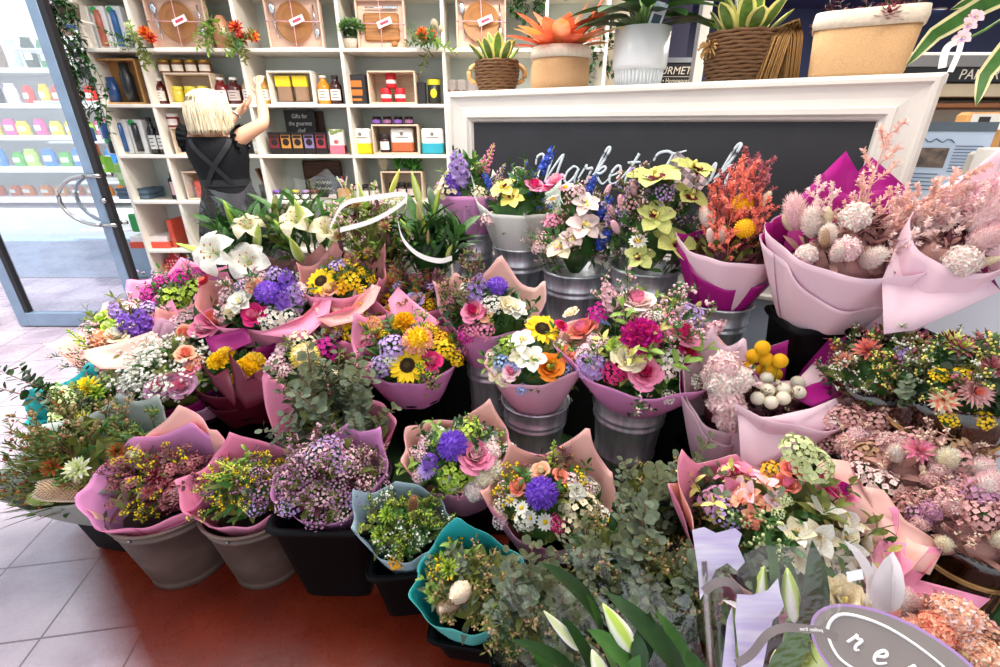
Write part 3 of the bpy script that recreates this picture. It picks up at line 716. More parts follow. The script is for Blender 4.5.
def wrap_mesh(Q, seg, rows, single=False):
    n1 = rows+1; g = B(); fs = [(j*n1+i, (j+1)*n1+i, (j+1)*n1+i+1, j*n1+i+1) for j in range(seg) for i in range(rows)]
    g.add(Q, fs, 0)
    if single: return g
    inn = []
    for j in range(seg+1):
        for i in range(rows+1):
            k = j*n1+i; du = Q[min(j+1,seg)*n1+i]-Q[max(j-1,0)*n1+i]; dv = Q[j*n1+min(i+1,rows)]-Q[j*n1+max(i-1,0)]; n = du.cross(dv); n = n.normalized() if n.length > 1e-12 else V((0,0,1)); inn.append(Q[k]-n*.0012)
    g.add(inn, [f[::-1] for f in fs], 1); o = len(Q)
    rim = [(j*n1+rows, (j+1)*n1+rows, o+(j+1)*n1+rows, o+j*n1+rows) for j in range(seg)]
    for f in rim: g.f.append(f); g.m.append(0); g.sm.append(False)
    return g
def sheet_poly(o, inv, pts, c1, c2, bulge=.012, lab=None):      # a loose folded corner of wrapping paper: outline in space, two-toned, 1 mm thick
    P = [inv @ at(*q) for q in pts]
    for _ in range(1):
        Q = []
        for i in range(len(P)):
            a, b = P[i], P[(i+1) % len(P)]; Q += [a, a.lerp(b, .5)]
        P = Q
    C = sum(P, V((0,0,0)))/len(P); n = V((0,0,0))
    for i in range(len(P)): n += (P[i]-C).cross(P[(i+1) % len(P)]-C)
    n.normalize(); eye = (inv @ V((0,0,H0)))-C
    if n.dot(eye) < 0: P = P[::-1]; n = -n
    m = len(P); rings = [(1,0),(.66,.55),(.33,.85)]; vs = [C.lerp(p, k)-n*bulge*b for k, b in rings for p in P]+[C-n*bulge]
    fs = [(r*m+i, r*m+(i+1) % m, (r+1)*m+(i+1) % m, (r+1)*m+i) for r in range(2) for i in range(m)]+[(2*m+i, 2*m+(i+1) % m, 3*m) for i in range(m)]
    g = B(); g.add(vs, fs, 0); g.add([v-n*.001 for v in vs], [f[::-1] for f in fs], 1); k = len(vs)
    for i in range(m): g.f.append((i, k+i, k+(i+1) % m, (i+1) % m)); g.m.append(0); g.sm.append(False)
    return part('wrapping_sheet', g, [paper(c1), paper(c2)], o, label=lab)
def sheets(*specs):
    def f(o, inv, base, ax, Rd, place, R):
        for sp in specs: sheet_poly(o, inv, *sp)
    return f
# ---------- containers ----------
M_GALV = mat('galvanised_steel', 'd0d4d8', .4, .28, 9, metal=.72, bump=.04, stretch=(3,3,.5)); M_TUB = mat('weathered_zinc', '5f4f48', .5, .25, 7, metal=.3, bump=.08); M_BLK = mat('black_plastic', '0b0b0d', .55, .15, 6, spec=.12); M_WIRE = mat('wire', 'b9bcc0', .3, .05, 9, metal=1)
M_WATER = mat('dark_inside', '0c0d0c', .8)
def bucket(kind, label, loc, ztop, r, zbot, rz=0, group=None):
    h = ztop-zbot; R = random.Random(label)
    o = thing('metal_bucket' if kind in ('metal',) else 'zinc_tub' if kind == 'tub' else 'black_bucket', label, 'bucket', (loc[0], loc[1], zbot), rz, group)
    g = B()
    if kind == 'metal':
        rb = r*.74; f = lambda q: rb+(r-rb)*q
        pr = [(.001,.012),(rb-.004,.012),(rb-.004,0),(rb,.0),(rb+.003,.012)]
        for q, d in ((.30,0),(.31,.004),(.33,.004),(.34,0),(.70,0),(.715,.006),(.735,.006),(.75,0),(.77,0),(.785,.005),(.805,.005),(.82,0),(.965,0),(.975,.006),(.99,.008),(1,.005)): pr.append((f(q)+d, q*h))
        pr += [(f(1)-.003, h), (f(.8)-.004, .8*h), (.001, .78*h)]
        g.lathe(pr, 40, 0, cap0=True, cap1=True); part('body', g, M_GALV, o)
        for s in (0, PI):
            g = B(); g.bbox(-.016,.016,-.004,.004,-.03,.02,.002); g.tube([(0.0,.012,.0),(0,.018,.012),(0,.012,.02)], .003, 5); part('ear', g, M_WIRE, o, rotz(s) @ T(r*.985,0,h*.92) @ rotz(PI/2) @ M.Rotation(PI,4,'Z'))
        g = B(); a = .5; pts = [V((r*1.03*math.cos(PI*k/16), r*.62*math.sin(PI*k/16)*1.75, h*.93+.01-.10*math.sin(PI*k/16))) for k in range(17)]; g.tube(pts, .0022, 5); part('handle', g, M_WIRE, o)
    elif kind == 'tub':
        rb = r*.70; f = lambda q: rb+(r-rb)*q
        pr = [(.001,.01),(rb-.002,.01),(rb-.002,0),(rb+.002,0),(rb+.003,.02),(rb+.001,.03)]
        for q, d in ((.12,0),(.5,0),(.86,0),(.865,.003),(.9,.003),(.905,0),(.965,0),(.975,.006),(.99,.008),(1,.004)): pr.append((f(q)+d, q*h))
        pr += [(f(1)-.003,h),(f(.82)-.003,.82*h),(.001,.8*h)]
        g.lathe(pr, 44, 0); part('body', g, M_TUB, o)
        for s in (.15, PI+.15):
            g = B(); g.tube([(.0,-.03,-.02),(.014,-.03,-.03),(.022,0,-.038),(.014,.03,-.03),(0,.03,-.02)], .004, 6); part('handle', g, M_TUB, o, rotz(s) @ T(f(.85),0,h*.9))
        g = B(); 
        for k in range(2): g.ball((f(.93)*math.cos(-PI/2), f(.93)*math.sin(-PI/2)-.002, h*.93), .006, None, .006, 0, 6, 4)
        part('rivet', g, M_WIRE, o)
    elif kind == 'round':
        rb = r*.76; f = lambda q: rb+(r-rb)*q
        g.lathe([(.001,0),(rb-.01,0),(rb,.01),(f(.9),.9*h),(f(.9)+.006,.9*h),(f(1)+.008,.985*h),(f(1)+.004,h),(f(1)-.004,h),(f(.8)-.004,.8*h),(.001,.78*h)], 36); part('body', g, M_BLK, o)
        g = B(); g.lathe([(f(.93)+.006,.93*h-.006),(f(.93)+.011,.93*h),(f(.93)+.006,.93*h+.006)], 36, cap0=False, cap1=False); part('rim', g, M_BLK, o)
    else:       # tall square tapered flower bucket
        rb = r*.72; f = lambda q: rb+(r-rb)*q; k = rotz(PI/4*0)
        g.lathe([(.001,0),(rb-.012,0),(rb,.012),(f(.93),.93*h),(f(.93)+.008,.93*h),(f(1)+.01,.99*h),(f(1)+.006,h),(f(1)-.004,h),(f(.8)-.004,.8*h),(.001,.78*h)], 48, sq=9); part('body', g, M_BLK, o)
        g = B(); g.lathe([(f(.97)+.010,.955*h-.004),(f(.97)+.014,.955*h+.004),(f(.97)+.010,.955*h+.012)], 48, cap0=False, cap1=False, sq=9); part('rim', g, M_BLK, o)
    return o

# ---------- a wrapped bouquet ----------
R0 = .2
def bouquet(name, label, c, s, rpx, H=.32, tl=18, lean=0, pap=('pink','peach'), cor=(), key=(), fill=(), green=(('leaf_sprig',6,'leaf'),), bk=None, back=.22, front=-.12,
            pap2=None, cor2=(), dome=.55, cell=False, group=None, cat='bouquet', r0=None, base_leaf=('leaf',), inner=1.0, pleat=.035, mound=True, extra=None, tall=1.0, turns=1.1, front2=-.2, back2=.3, npl=9, ey=.74, ks=1.06, zk=1.1):
    global R0
    back *= .4; back2 *= .5; tl *= .75; dome *= 1.25; R = random.Random(label); Rr = rpx*s/F*.96; C = at(*c, s)
    ax = V((math.sin(math.radians(lean)), -math.sin(math.radians(tl)), 1)); ax.z = math.sqrt(max(.05, 1-ax.x**2-ax.y**2)); ax.normalize()
    yv = (V((0,1,0))+V((c[0]-500,0,0))*.0009); yv = (yv-ax*yv.dot(ax)).normalized(); xv = yv.cross(ax).normalized()
    Mx = M(((xv.x,yv.x,ax.x),(xv.y,yv.y,ax.y),(xv.z,yv.z,ax.z))).to_4x4()
    base = C-ax*H; Mx.translation = base
    o = thing(name, label, cat, base, 0, group); o.rotation_euler = Mx.to_euler(); inv = Mx.inverted()
    r0 = r0 or min(.085, Rr*.42); R0 = Rr
    if pap:
        if pap2:
            R0 = Rr*1.06; Q = wrap(R, r0*1.04, H, cor2, back2, front2, pleat=pleat*1.3, npl=npl, ey=ey); part('outer_wrapping', wrap_mesh(*Q), [paper(pap2[0]), paper(pap2[1])], o); R0 = Rr
        Q = wrap(R, r0, H, cor, back, front, pleat=pleat, turns=turns, npl=npl, ey=ey); part('wrapping_paper', wrap_mesh(*Q), [paper(pap[0]), paper(pap[1])], o)
    if cell:
        R0 = Rr*1.12; Q = wrap(R, r0*1.05, H, cor2 or ((60,.5,40),(120,.45,40),(180,.3,40),(0,.3,40),(240,.2,40)), back2, front2, pleat=.07, ey=ey); part('cellophane_wrap', wrap_mesh(*Q, single=True), [PLASTIC], o); R0 = Rr
    Rd = Rr*inner; zt = H*zk
    def domez(x, y): y /= ey; return zt+dome*Rd*(1-min(1.2,(x*x+y*y)/(Rd*Rd)))-dome*Rd*.35
    def nrm(x, y): return V((x/Rd*.9, y/Rd*.9, 1.25)).normalized()
    if mound:
        g = B()
        for k in range(130):
            q = math.sqrt((k+.5)/130); a = k*GA; x, y = Rd*q*math.cos(a), Rd*ey*q*math.sin(a); d = V((x/Rd*.4+R.uniform(-.4,.4), y/Rd*.4+R.uniform(-.4,.4), 1)).normalized()
            L = min(Rd*.42, .062)*R.uniform(.8,1.2); g.petal(T(x*.76, y*.76, domez(x,y)-Rd*.26) @ toz(d) @ rotz(R.uniform(0,6.3)) @ tilt(R.uniform(.6,1.4)), L, L*.32, .6, .3, -.3, 4, k % len(base_leaf))
        pr = [(r0*.5, H*.25)]+[(Rd*q*.97, domez(Rd*q,0)-Rd*.42) for q in (.80,.66,.48,.28,.02)]; g.lathe(pr, 20, 0, S3(.62,.62*ey,1) if cell else S3(1,ey,1))
        part('foliage', g, [LEAFS[x] for x in base_leaf], o)
    p0 = V((0,0,H0)); L0 = inv @ p0; L3 = inv.to_3x3()
    def place(px, py, lift=0):
        d = L3 @ ray(px, py); best = None; z0 = max(zt+dome*Rd, zt)+.05; t = max(.05, s-Rd*3); t1 = s+Rd*2.5; dt = Rd*.03
        while t < t1:
            P = L0+d*t; q = math.hypot(P.x, P.y/ey)/Rd
            if q < 1.1:
                gap = P.z-domez(P.x, P.y)
                if gap <= 0: return P+V((0,0,lift))
                if best is None or gap+q*.02 < best[0]: best = (gap+q*.02, P.copy())
            t += dt
        if best and best[0] < Rd*.9: return best[1]+V((0,0,lift))
        z = zt
        for _ in range(6):
            t = (z-L0.z)/d.z; P = L0+d*t; z = domez(P.x, P.y)+lift
        return P
    used = []
    for kk in key:
        kind, cc, px, py, rp = kk[:5]; opt = kk[5] if len(kk) > 5 else {}
        P = place(px, py, opt.get('lift', 0)); q = math.hypot(P.x, P.y/ey)/Rd
        if q > 1.25: P.x *= 1.25/q; P.y *= 1.25/q
        cc = cc.split('/'); sz = rp*s/F*ks; n = nrm(P.x, P.y); n = (n+V((R.uniform(-.12,.12), R.uniform(-.25,.0), 0))).normalized()
        if 'dir' in opt: n = (inv.to_3x3() @ V(opt['dir'])).normalized()
        sq = opt.get('sc', (1,1,1)); part(PART_NAME.get(kind, kind), flower(kind, cc[0], cc[1] if len(cc) > 1 else None, opt.get('v', 0)), None, o, T(P+n*sz*opt.get('up', .1)) @ toz(n) @ rotz(R.uniform(0,6.3) if 'spin' not in opt else opt['spin']) @ S3(sz*sq[0], sz*sq[1], sz*sq[2])); used.append((P.x, P.y, sz))
    for (kind, cc, n, rel, *rest) in fill:
        cl = [x.split('/') for x in cc.split(',')]; rest = rest[0] if rest else {}; m = 0
        n = int(n*1.7)
        for tr in range(n*14):
            if m >= n: break
            q = math.sqrt(R.uniform(rest.get('q0',0), rest.get('q1',1.0))); a = R.uniform(*rest.get('ang', (0,2*PI))); x, y = Rd*q*math.cos(a), Rd*ey*q*math.sin(a); sz = Rd*rel*R.uniform(.8,1.2)
            if any((x-u)**2+(y-v)**2 < ((sz+w)*.55)**2 for u, v, w in used) and tr < n*12: continue
            used.append((x, y, sz)); cq = R.choice(cl); nn = (nrm(x,y)+V((R.uniform(-.2,.2),R.uniform(-.3,.1),0))).normalized(); P = V((x,y,domez(x,y)+rest.get('lift',0)*Rd)); m += 1
            part(PART_NAME.get(kind, kind), flower(kind, cq[0], cq[1] if len(cq) > 1 else None, R.randint(0,1)), None, o, T(P) @ toz(nn) @ rotz(R.uniform(0,6.3)) @ S(sz))
    for gr in green:
        kind, n, *args = gr; opt = {}
        if args and isinstance(args[-1], dict): opt = args.pop()
        for k in range(n):
            q = math.sqrt(R.uniform(opt.get('q0',.05), opt.get('q1',1.0))); a = R.uniform(*opt.get('ang',(0,2*PI))); x, y = Rd*q*math.cos(a), Rd*ey*q*math.sin(a)
            tip = V((x*1.05, y*1.05, domez(x,y)+Rd*opt.get('out',.18)*R.uniform(.3,1.4))); b0 = V((x*.45, y*.45, max(H*.2, tip.z-max(Rd*.95, .5*tip.z)*opt.get('len',1)))); d = tip-b0; L = d.length
            part(kind, sprig(kind, R.randint(0,2), *args), None, o, T(b0) @ toz(d) @ rotz(R.uniform(0,6.3)) @ S(L))
    if bk:
        kd, lb, off, r, zb, gp = (list(bk)+[None])[:6]
        rim = base+ax*off; bucket(kd, lb, rim, rim.z+.02, r, zb, R.uniform(-.2,.2), gp)
    if extra: extra(o, inv, base, ax, Rd, place, R)
    return o
# ================= bouquets in the photograph, back to front =================
T1, T2 = .096, .452     # heights of the two steps
BK, GB = 'bucket', 'metal flower buckets'
# ---- back row ----
bouquet('lily_bunch', 'bunch of open white lilies in clear cellophane nearest the shop assistant', (243,246), 2.05, 50, .34, 16, -4, None, cell=True, cor2=((70,.55,50),(125,.75,40),(180,.25,40),(20,.3,40)), inner=.9, mound=False,
  key=[('lily','white/palegreen',226,262,23,{'dir':(-.25,-.85,.45),'lift':.03}),('lily','white/palegreen',250,264,21,{'dir':(.25,-.8,.5)}),('lily','cream/palegreen',250,232,17,{'dir':(.1,-.5,.8)}),('lily_bud','lime/palegreen',203,253,20,{'dir':(-1,-.2,.5)}),('lily_bud','lime/palegreen',262,250,19,{'lift':.05}),('lily_bud','lime/green',232,220,18)],
  green=[('lily_stem',6,'leaf'),('lily_stem',4,'dark')], bk=('square','black bucket under the open white lilies',.06,.10,T2))
bouquet('lily_bunch', 'bunch of cream lilies and green buds in clear cellophane beside the open white lilies', (308,232), 2.08, 50, .34, 14, 3, None, cell=True, cor2=((75,.45,45),(110,.35,40),(170,.3,40),(10,.35,45)), inner=.9, mound=False,
  key=[('lily','cream/palegreen',300,226,19,{'dir':(-.2,-.6,.7)}),('lily','cream/palegreen',326,234,17,{'dir':(.3,-.6,.7)}),('lily_bud','lime/palegreen',305,232,19,{'lift':.06,'sc':(1.2,1.2,1)}),('lily_bud','lime/palegreen',297,252,20,{'sc':(1.2,1.2,1)}),('lily_bud','lime/palegreen',334,240,18),('lily_bud','lime/green',285,235,17)],
  green=[('lily_stem',8,'leaf'),('lily_stem',4,'olive')], bk=('square','black bucket under the cream lilies',.06,.10,T2))
def white_ribbon(pts, lb):
    def f(o, inv, base, ax, Rd, place, R):
        g = B(); P = [inv @ at(x, y, s) for x, y, s in pts]
        for _ in range(3): P = [P[0]]+[q for a_, b_ in zip(P, P[1:]) for q in (a_.lerp(b_,.25), a_.lerp(b_,.75))]+[P[-1]]
        n = 60; vs = []
        for k in range(n+1):
            q = along(P, k/n); w = V((0,.003,.009)); w.rotate(inv.to_euler()); vs += [q-w, q+w]
        g.add(vs, [(2*k, 2*k+2, 2*k+3, 2*k+1) for k in range(n)], 0)
        r = part('ribbon', g, mat('white_ribbon','efece8',.4,.04,6,transl=.2), o, label=lb)
    return f
bouquet('leaf_bunch', 'cellophane bunch of fine green and pink foliage tied with white ribbon', (372,236), 2.05, 50, .36, 14, 0, None, cell=True, cor2=((90,.3,60),(30,.2,40),(150,.25,40)), base_leaf=('olive','light','burg'), dome=.8,
  key=[('leucadendron','rosewood/lime',352,262,9),('leucadendron','coral/lime',390,285,12,{'sc':(.7,.7,1.5)}),('lily_bud','lemon/lime',394,184,13),('lily_bud','lime/palegreen',362,196,11)], fill=[('leucadendron','rosewood/lime,lime/green',10,.14)],
  green=[('grass_sprig',12,'olive'),('grass_sprig',8,'light'),('native_sprig',14,'light','palepink')], bk=('square','black bucket under the ribboned foliage bunch',.05,.10,T2),
  extra=white_ribbon([(330,228,1.82),(342,202,1.80),(370,198,1.78),(412,192,1.80),(400,206,1.78),(372,222,1.77),(340,230,1.80)], 'broad white ribbon'))
bouquet('lily_bunch', 'bunch of closed pink-tinged lily buds in cellophane left of the metal buckets', (428,240), 2.02, 42, .36, 14, 0, None, cell=True, cor2=((90,.3,60),(30,.2,40),(150,.25,40)), mound=True, base_leaf=('dark','leaf'), dome=.6,
  key=[('lily_bud','lime/palegreen',417,192,17),('lily_bud','tan/lime',421,222,19),('lily_bud','lime/palegreen',408,230,13),('lily_bud','lime/palegreen',449,252,12),('lily_bud','rosewood/lime',428,238,10),('lily_bud','lime/green',436,205,14)],
  green=[('lily_stem',9,'dark'),('lily_stem',5,'leaf')], bk=('square','black bucket under the closed lily buds',.05,.10,T2), extra=white_ribbon([(398,222,1.78),(402,240,1.76),(418,256,1.75),(440,262,1.75),(452,258,1.78)], 'curling white ribbon'))
bouquet('mixed_bouquet', 'pink-wrapped bouquet with lilac stock and snapdragons in leftmost metal bucket', (470,194), 2.28, 34, .27, 6, 0, ('orchid','pink'), ((20,.25,40),(160,.18,40),(95,.1,40)), back=.1, front=.05, dome=1.2,
  key=[('stock','lilac/purple',459,172,20),('stock','purple/violet',452,186,12),('snapdragon','pink/lime',485,165,19),('snapdragon','lemon/lime',428,172,22,{'lift':.02}),('cluster','cream/lemon',446,190,15),('snapdragon','palepink/lime',497,178,14)],
  fill=[('cluster','cream/lemon,palepink/white',4,.3)], green=[('leaf_sprig',6,'dark'),('leaf_sprig',3,'light')], bk=('metal','tall metal bucket of the lilac stock bouquet',.07,.112,T2,GB))
bouquet('orchid_bouquet', 'white and mint wrapped bouquet with small yellow orchids in second metal bucket', (520,208), 2.2, 42, .25, 8, 0, ('white','mint'), ((165,.6,45),(30,.45,40),(95,.6,24),(125,.5,24)), back=.12, front=.02, dome=1.1,
  key=[('orchid','lemon/burgundy',503,190,14),('orchid','lemon/burgundy',512,200,12),('delphinium','blue/sky',489,184,11),('delphinium','blue/sky',546,162,14),('rose','pink/hotpink',534,187,9),('stock','palepink/pink',486,166,13)],
  fill=[('cluster','palepink/lemon,white/lemon',5,.28)], green=[('leaf_sprig',6,'dark'),('native_sprig',6,'olive','blue')], bk=('metal','metal bucket of the white and mint bouquet',.05,.118,T2,GB))
bouquet('orchid_bouquet', 'clear-wrapped bouquet with cream orchids and blue delphinium in third metal bucket', (578,236), 2.0, 46, .22, 10, 0, None, cell=True, cor2=((160,.4,40),(20,.35,40),(90,.35,40),(270,.1,60)), dome=1.25, inner=1.0,
  key=[('orchid','blush/cream',583,228,17),('orchid','blush/cream',586,206,14),('orchid','cream/palepink',561,250,16),('orchid','blush/cream',572,240,13),('orchid','blush/cream',602,232,12),('rose','pink/palepink',556,182,9),('daisy','palepink/yellow',566,188,8),('daisy','white/yellow',553,200,8),('rose','pink/hotpink',548,190,7),
   ('delphinium','blue/sky',590,188,13),('delphinium','blue/sky',604,238,17),('delphinium','blue/sky',603,210,14),('bunny_tail','pink/palepink',607,192,9)],
  fill=[('cluster','palepink/lemon,pink/white',8,.2),('daisy','palepink/yellow,white/yellow',4,.13)], green=[('leaf_sprig',6,'leaf'),('native_sprig',9,'olive','palepink')], bk=('metal','metal bucket with wire handle of the cream orchid bouquet',.05,.135,T2,GB))
def gingham(o, inv, base, ax, Rd, place, R):
    m = bpy.data.materials.new('gingham_paper'); m.use_nodes = True; nt = m.node_tree; N = nt.nodes; L = nt.links; p = N['Principled BSDF']
    tc = N.new('ShaderNodeTexCoord'); ck = []
    for sc_ in ((44,.001,.001),(.001,44,.001)):
        mp = N.new('ShaderNodeMapping'); mp.inputs['Scale'].default_value = sc_; c = N.new('ShaderNodeTexChecker'); c.inputs['Scale'].default_value = 1; c.inputs[1].default_value = (.92,.78,.80,1); c.inputs[2].default_value = (.30,.26,.28,1)
        L.new(tc.outputs['Object'], mp.inputs[0]); L.new(mp.outputs[0], c.inputs[0]); ck.append(c)
    mx = N.new('ShaderNodeMix'); mx.data_type = 'RGBA'; mx.blend_type = 'MULTIPLY'; mx.inputs[0].default_value = .75; L.new(ck[0].outputs[0], mx.inputs[6]); L.new(ck[1].outputs[0], mx.inputs[7]); L.new(mx.outputs[2], p.inputs['Base Color'])
    g = B(); n = 8; vs = []; hw = .085
    for i in range(n+1):
        for j in range(n+1): x, y = -hw+2*hw*i/n, -hw+2*hw*j/n; vs.append((x, y, -.6*(x+y)**2))
    g.add(vs, [(i*(n+1)+j, (i+1)*(n+1)+j, (i+1)*(n+1)+j+1, i*(n+1)+j+1) for i in range(n) for j in range(n)], 0)
    C = inv @ at(682, 182, 1.84); q = inv.to_3x3().to_4x4() @ M.Rotation(.15,4,'Z') @ M.Rotation(PI/2-.25,4,'X') @ rotz(PI/4+.12)
    part('gingham_sheet', g, [m], o, T(C) @ q, label='pink and grey gingham paper corner')
bouquet('orchid_bouquet', 'bouquet of large lime green orchids with gingham paper in front of the chalkboard', (652,228), 1.84, 54, .23, 10, 0, None, cell=True, cor2=((170,.3,40),(20,.3,40),(100,.3,40)), dome=1.25, inner=1.0,
  key=[('orchid','orchidgreen/burgundy',655,182,26,{'spin':0.2}),('orchid','orchidgreen/burgundy',690,172,22,{'spin':1}),('orchid','orchidgreen/burgundy',655,220,19),('orchid','orchidgreen/burgundy',672,246,22),('orchid','orchidgreen/burgundy',640,258,15),('orchid','orchidgreen/burgundy',688,200,20),
   ('daisy','white/yellow',638,242,9),('bunny_tail','pink/palepink',622,204,12),('bunny_tail','pink/palepink',612,214,12),('bunny_tail','pink/palepink',616,228,12),('bunny_tail','pink/palepink',634,190,10)],
  fill=[('waxflower','dustypink/pink,lilac/palepink',9,.22)], green=[('leaf_sprig',8,'leaf'),('native_sprig',14,'olive','palepink'),('native_sprig',6,'olive','lilac')], bk=('metal','wide metal bucket of the lime green orchids',.05,.135,T2,GB), extra=gingham)
bouquet('dried_bouquet', 'magenta and pale pink wrapped bouquet with coral dried sprays and two yellow balls', (733,248), 1.66, 52, .25, 12, 0, ('pale','magenta'), ((25,.55,45),(90,.35,35),(175,.15,40)), back=.12, front=.0, pap2=('magenta','magenta'), cor2=((200,.05,40),(330,.1,40)), front2=-.42, back2=-.1, dome=.5, inner=.8, base_leaf=('burg','olive'),
  key=[('billy_button','yellow/gold',738,219,9,{'lift':.05}),('billy_button','yellow/gold',742,238,9,{'lift':.03}),('bunny_tail','cream/blush',722,236,13),('bunny_tail','cream/blush',711,238,13),('bunny_tail','blush/cream',760,215,11,{'lift':.05}),('plume','blush/white',708,220,16)],
  green=[('limonium_sprig',9,'coral',{'out':.9}),('limonium_sprig',12,'coral',{'out':1.25,'ang':(1.2,3.6)}),('limonium_sprig',8,'rosewood',{'out':1.2,'ang':(.3,2.2)})], bk=('metal','low metal bucket of the coral dried bouquet',.02,.12,.455,GB))
bouquet('dried_bouquet', 'large magenta-lined pale pink bouquet of dried plumes and blush sprays', (850,248), 1.42, 78, .29, 14, 2, ('pale','magenta'), ((108,.3,40),(72,.3,40),(25,.5,40),(180,.15,40),(310,.1,50)), back=.32, front=-.08, pap2=('pale','magenta'), cor2=((330,.1,40),(215,.1,40)), front2=-.45, back2=-.1, dome=.7, inner=.78, base_leaf=('dry','burg'),
  key=[('plume','blush/palepink',796,216,26),('plume','blush/white',812,226,24),('plume','white/blush',828,238,18),('celosia','blush/white',855,218,14),('celosia','blush/white',806,256,11),('celosia','blush/palepink',846,250,13),('bunny_tail','tan/cream',828,218,14),('bunny_tail','cream/tan',826,240,16),('bunny_tail','tan/cream',788,224,14),('plume','white/blush',870,260,20),('plume','blush/white',838,255,17)],
  green=[('limonium_sprig',9,'blush',{'out':.7,'ang':(0,PI)}),('limonium_sprig',10,'rosepeach',{'out':.9,'ang':(-.3,2.2)}),('limonium_sprig',5,'blush',{'out':.4})], extra=sheets(([(778,262,1.50),(800,196,1.55),(846,151,1.58),(858,172,1.57),(872,157,1.58),(905,186,1.53),(928,240,1.46),(885,268,1.48)],'magenta','pale',.05)), bk=('square','dark bucket under the large dried plume bouquet',.02,.11,.455))
bouquet('dried_bouquet', 'tall pale pink wrapped dried bouquet leaning to the right beside the counter', (950,250), 1.3, 48, .30, 14, 16, ('pale','pale'), ((95,.85,38),(45,.25,40),(180,.2,40),(330,.3,40)), back=.3, front=-.1, dome=.5, inner=.7, base_leaf=('dry','burg'),
  key=[('plume','palepink/blush',985,215,34),('plume','blush/palepink',996,200,30),('plume','palepink/blush',978,240,24),('celosia','blush/white',960,262,16),('bunny_tail','tan/cream',985,262,14)], green=[('limonium_sprig',8,'blush',{'out':.8}),('limonium_sprig',5,'palepink',{'out':1.1,'ang':(.6,2.4)})], extra=sheets(([(884,334,1.26),(882,280,1.30),(912,208,1.36),(940,186,1.38),(978,168,1.40),(958,214,1.34),(966,256,1.30),(1001,291,1.24),(955,312,1.24),(915,330,1.25)],'pale','pale',.02),([(968,256,1.31),(985,262,1.33),(1001,291,1.26)],'plum','pale',.005)), bk=('square','dark bucket under the tall leaning dried bouquet',.02,.10,.455))
# ---- middle rows ----
GK = 'black flower buckets'
bouquet('mixed_bouquet', 'pink-wrapped bouquet with green hydrangea at the back left of the display', (182,296), 2.2, 48, .28, 14, -4, ('pink','deeppink'), ((90,.35,40),(150,.3,40),(30,.25,40),(200,.2,30)), base_leaf=('leaf','light'), key=[('hydrangea','lime/palegreen',195,290,14),('hydrangea','lime/green',172,298,14),('cluster','magenta/pink',200,272,9)], fill=[('cluster','violet/lilac,magenta/pink,cream/lemon',7,.25)], green=[('leaf_sprig',8,'leaf'),('native_sprig',5,'olive','lilac')], extra=sheets(([(148,340,2.0),(152,318,2.02),(172,299,2.05),(179,315,2.0),(170,346,1.95)],'deeppink','pink',.02),([(185,314,2.03),(196,293,2.08),(210,320,2.0)],'pink','pink',.01)), front=0.04, inner=0.82, bk=('square','black bucket behind at far left of the second row',.05,.11,T1,GK))
bouquet('mixed_bouquet', 'peach-wrapped bouquet with violet stock and magenta dianthus at the far left', (128,334), 2.05, 58, .29, 18, -8, ('mauve','peach'), ((185,.28,40),(60,.35,40),(350,.2,50),(110,.25,30)), front=-.12, base_leaf=('leaf','olive'),
  key=[('snapdragon','lime/green',86,345,17,{'dir':(-.5,-.1,.8)}),('carnation','peach/cream',104,342,14),('rose','cream/white',118,335,11),('cluster','magenta/hotpink',108,360,14),('cluster','magenta/pink',120,352,11),('stock','violet/lilac',130,328,18),('stock','violet/lilac',142,322,16),('stock','lilac/violet',118,314,14),('rose','lime/palegreen',103,318,7),('rose','lime/palegreen',110,326,7)],
  fill=[('cluster','lilac/white,palepink/white',4,.2)], green=[('leaf_sprig',10,'olive'),('native_sprig',8,'leaf','palepink')], extra=sheets(([(116,343,1.86),(152,331,1.9),(168,346,1.88),(140,369,1.8),(100,369,1.8),(76,352,1.84)],'peach','mauve',.03)), inner=0.92, bk=('square','black bucket under the far left violet stock bouquet',.06,.115,T1,GK))
bouquet('rose_bouquet', 'peach-pink wrapped bouquet of pink roses behind the gypsophila', (212,330), 2.0, 44, .28, 16, 0, ('pink','salmon'), ((160,.4,40),(100,.35,35),(30,.3,40),(240,.25,30)), key=[('rose','pink/coral',213,322,13),('rose','coral/pink',228,318,12),('rose','pink/palepink',204,330,11),('rose','peach/coral',186,334,9)], fill=[('cluster','peach/cream,palepink/white',6,.22)], green=[('leaf_sprig',6,'leaf')], bk=('square','black bucket behind the gypsophila bouquet',.05,.1,T1,GK))
bouquet('gypsophila_bouquet', 'bouquet of white gypsophila with mauve roses in pink and plum paper', (178,374), 1.86, 52, .28, 20, -2, ('plum','mauve'), ((200,.12,40),(95,.45,40),(40,.3,40),(330,.15,40)), front=-.2, dome=.75, base_leaf=('olive','leaf'),
  key=[('rose','mauve/pink',163,394,11,{'lift':.03}),('rose','mauve/pink',186,392,12,{'lift':.03}),('rose','pink/mauve',175,386,9,{'lift':.025}),('rose','dustypink/pink',180,382,8),('rose','pink/peach',190,370,8),('rose','peach/coral',186,355,9),('cluster','peach/pink',195,362,9)],
  green=[('gypsophila_sprig',13,'white',{'out':.3}),('gypsophila_sprig',8,'white',{'out':.3,'ang':(2.0,4.0)}),('leaf_sprig',4,'olive')], extra=sheets(([(205,338,1.80),(246,327,1.84),(252,342,1.80),(214,359,1.76)],'plum','plum',.02)), bk=('square','square black bucket of the gypsophila bouquet',.07,.115,T1,GK), pap2=('lilac','mauve'), cor2=((100,.4,40),(60,.3,40)), front2=-.35)
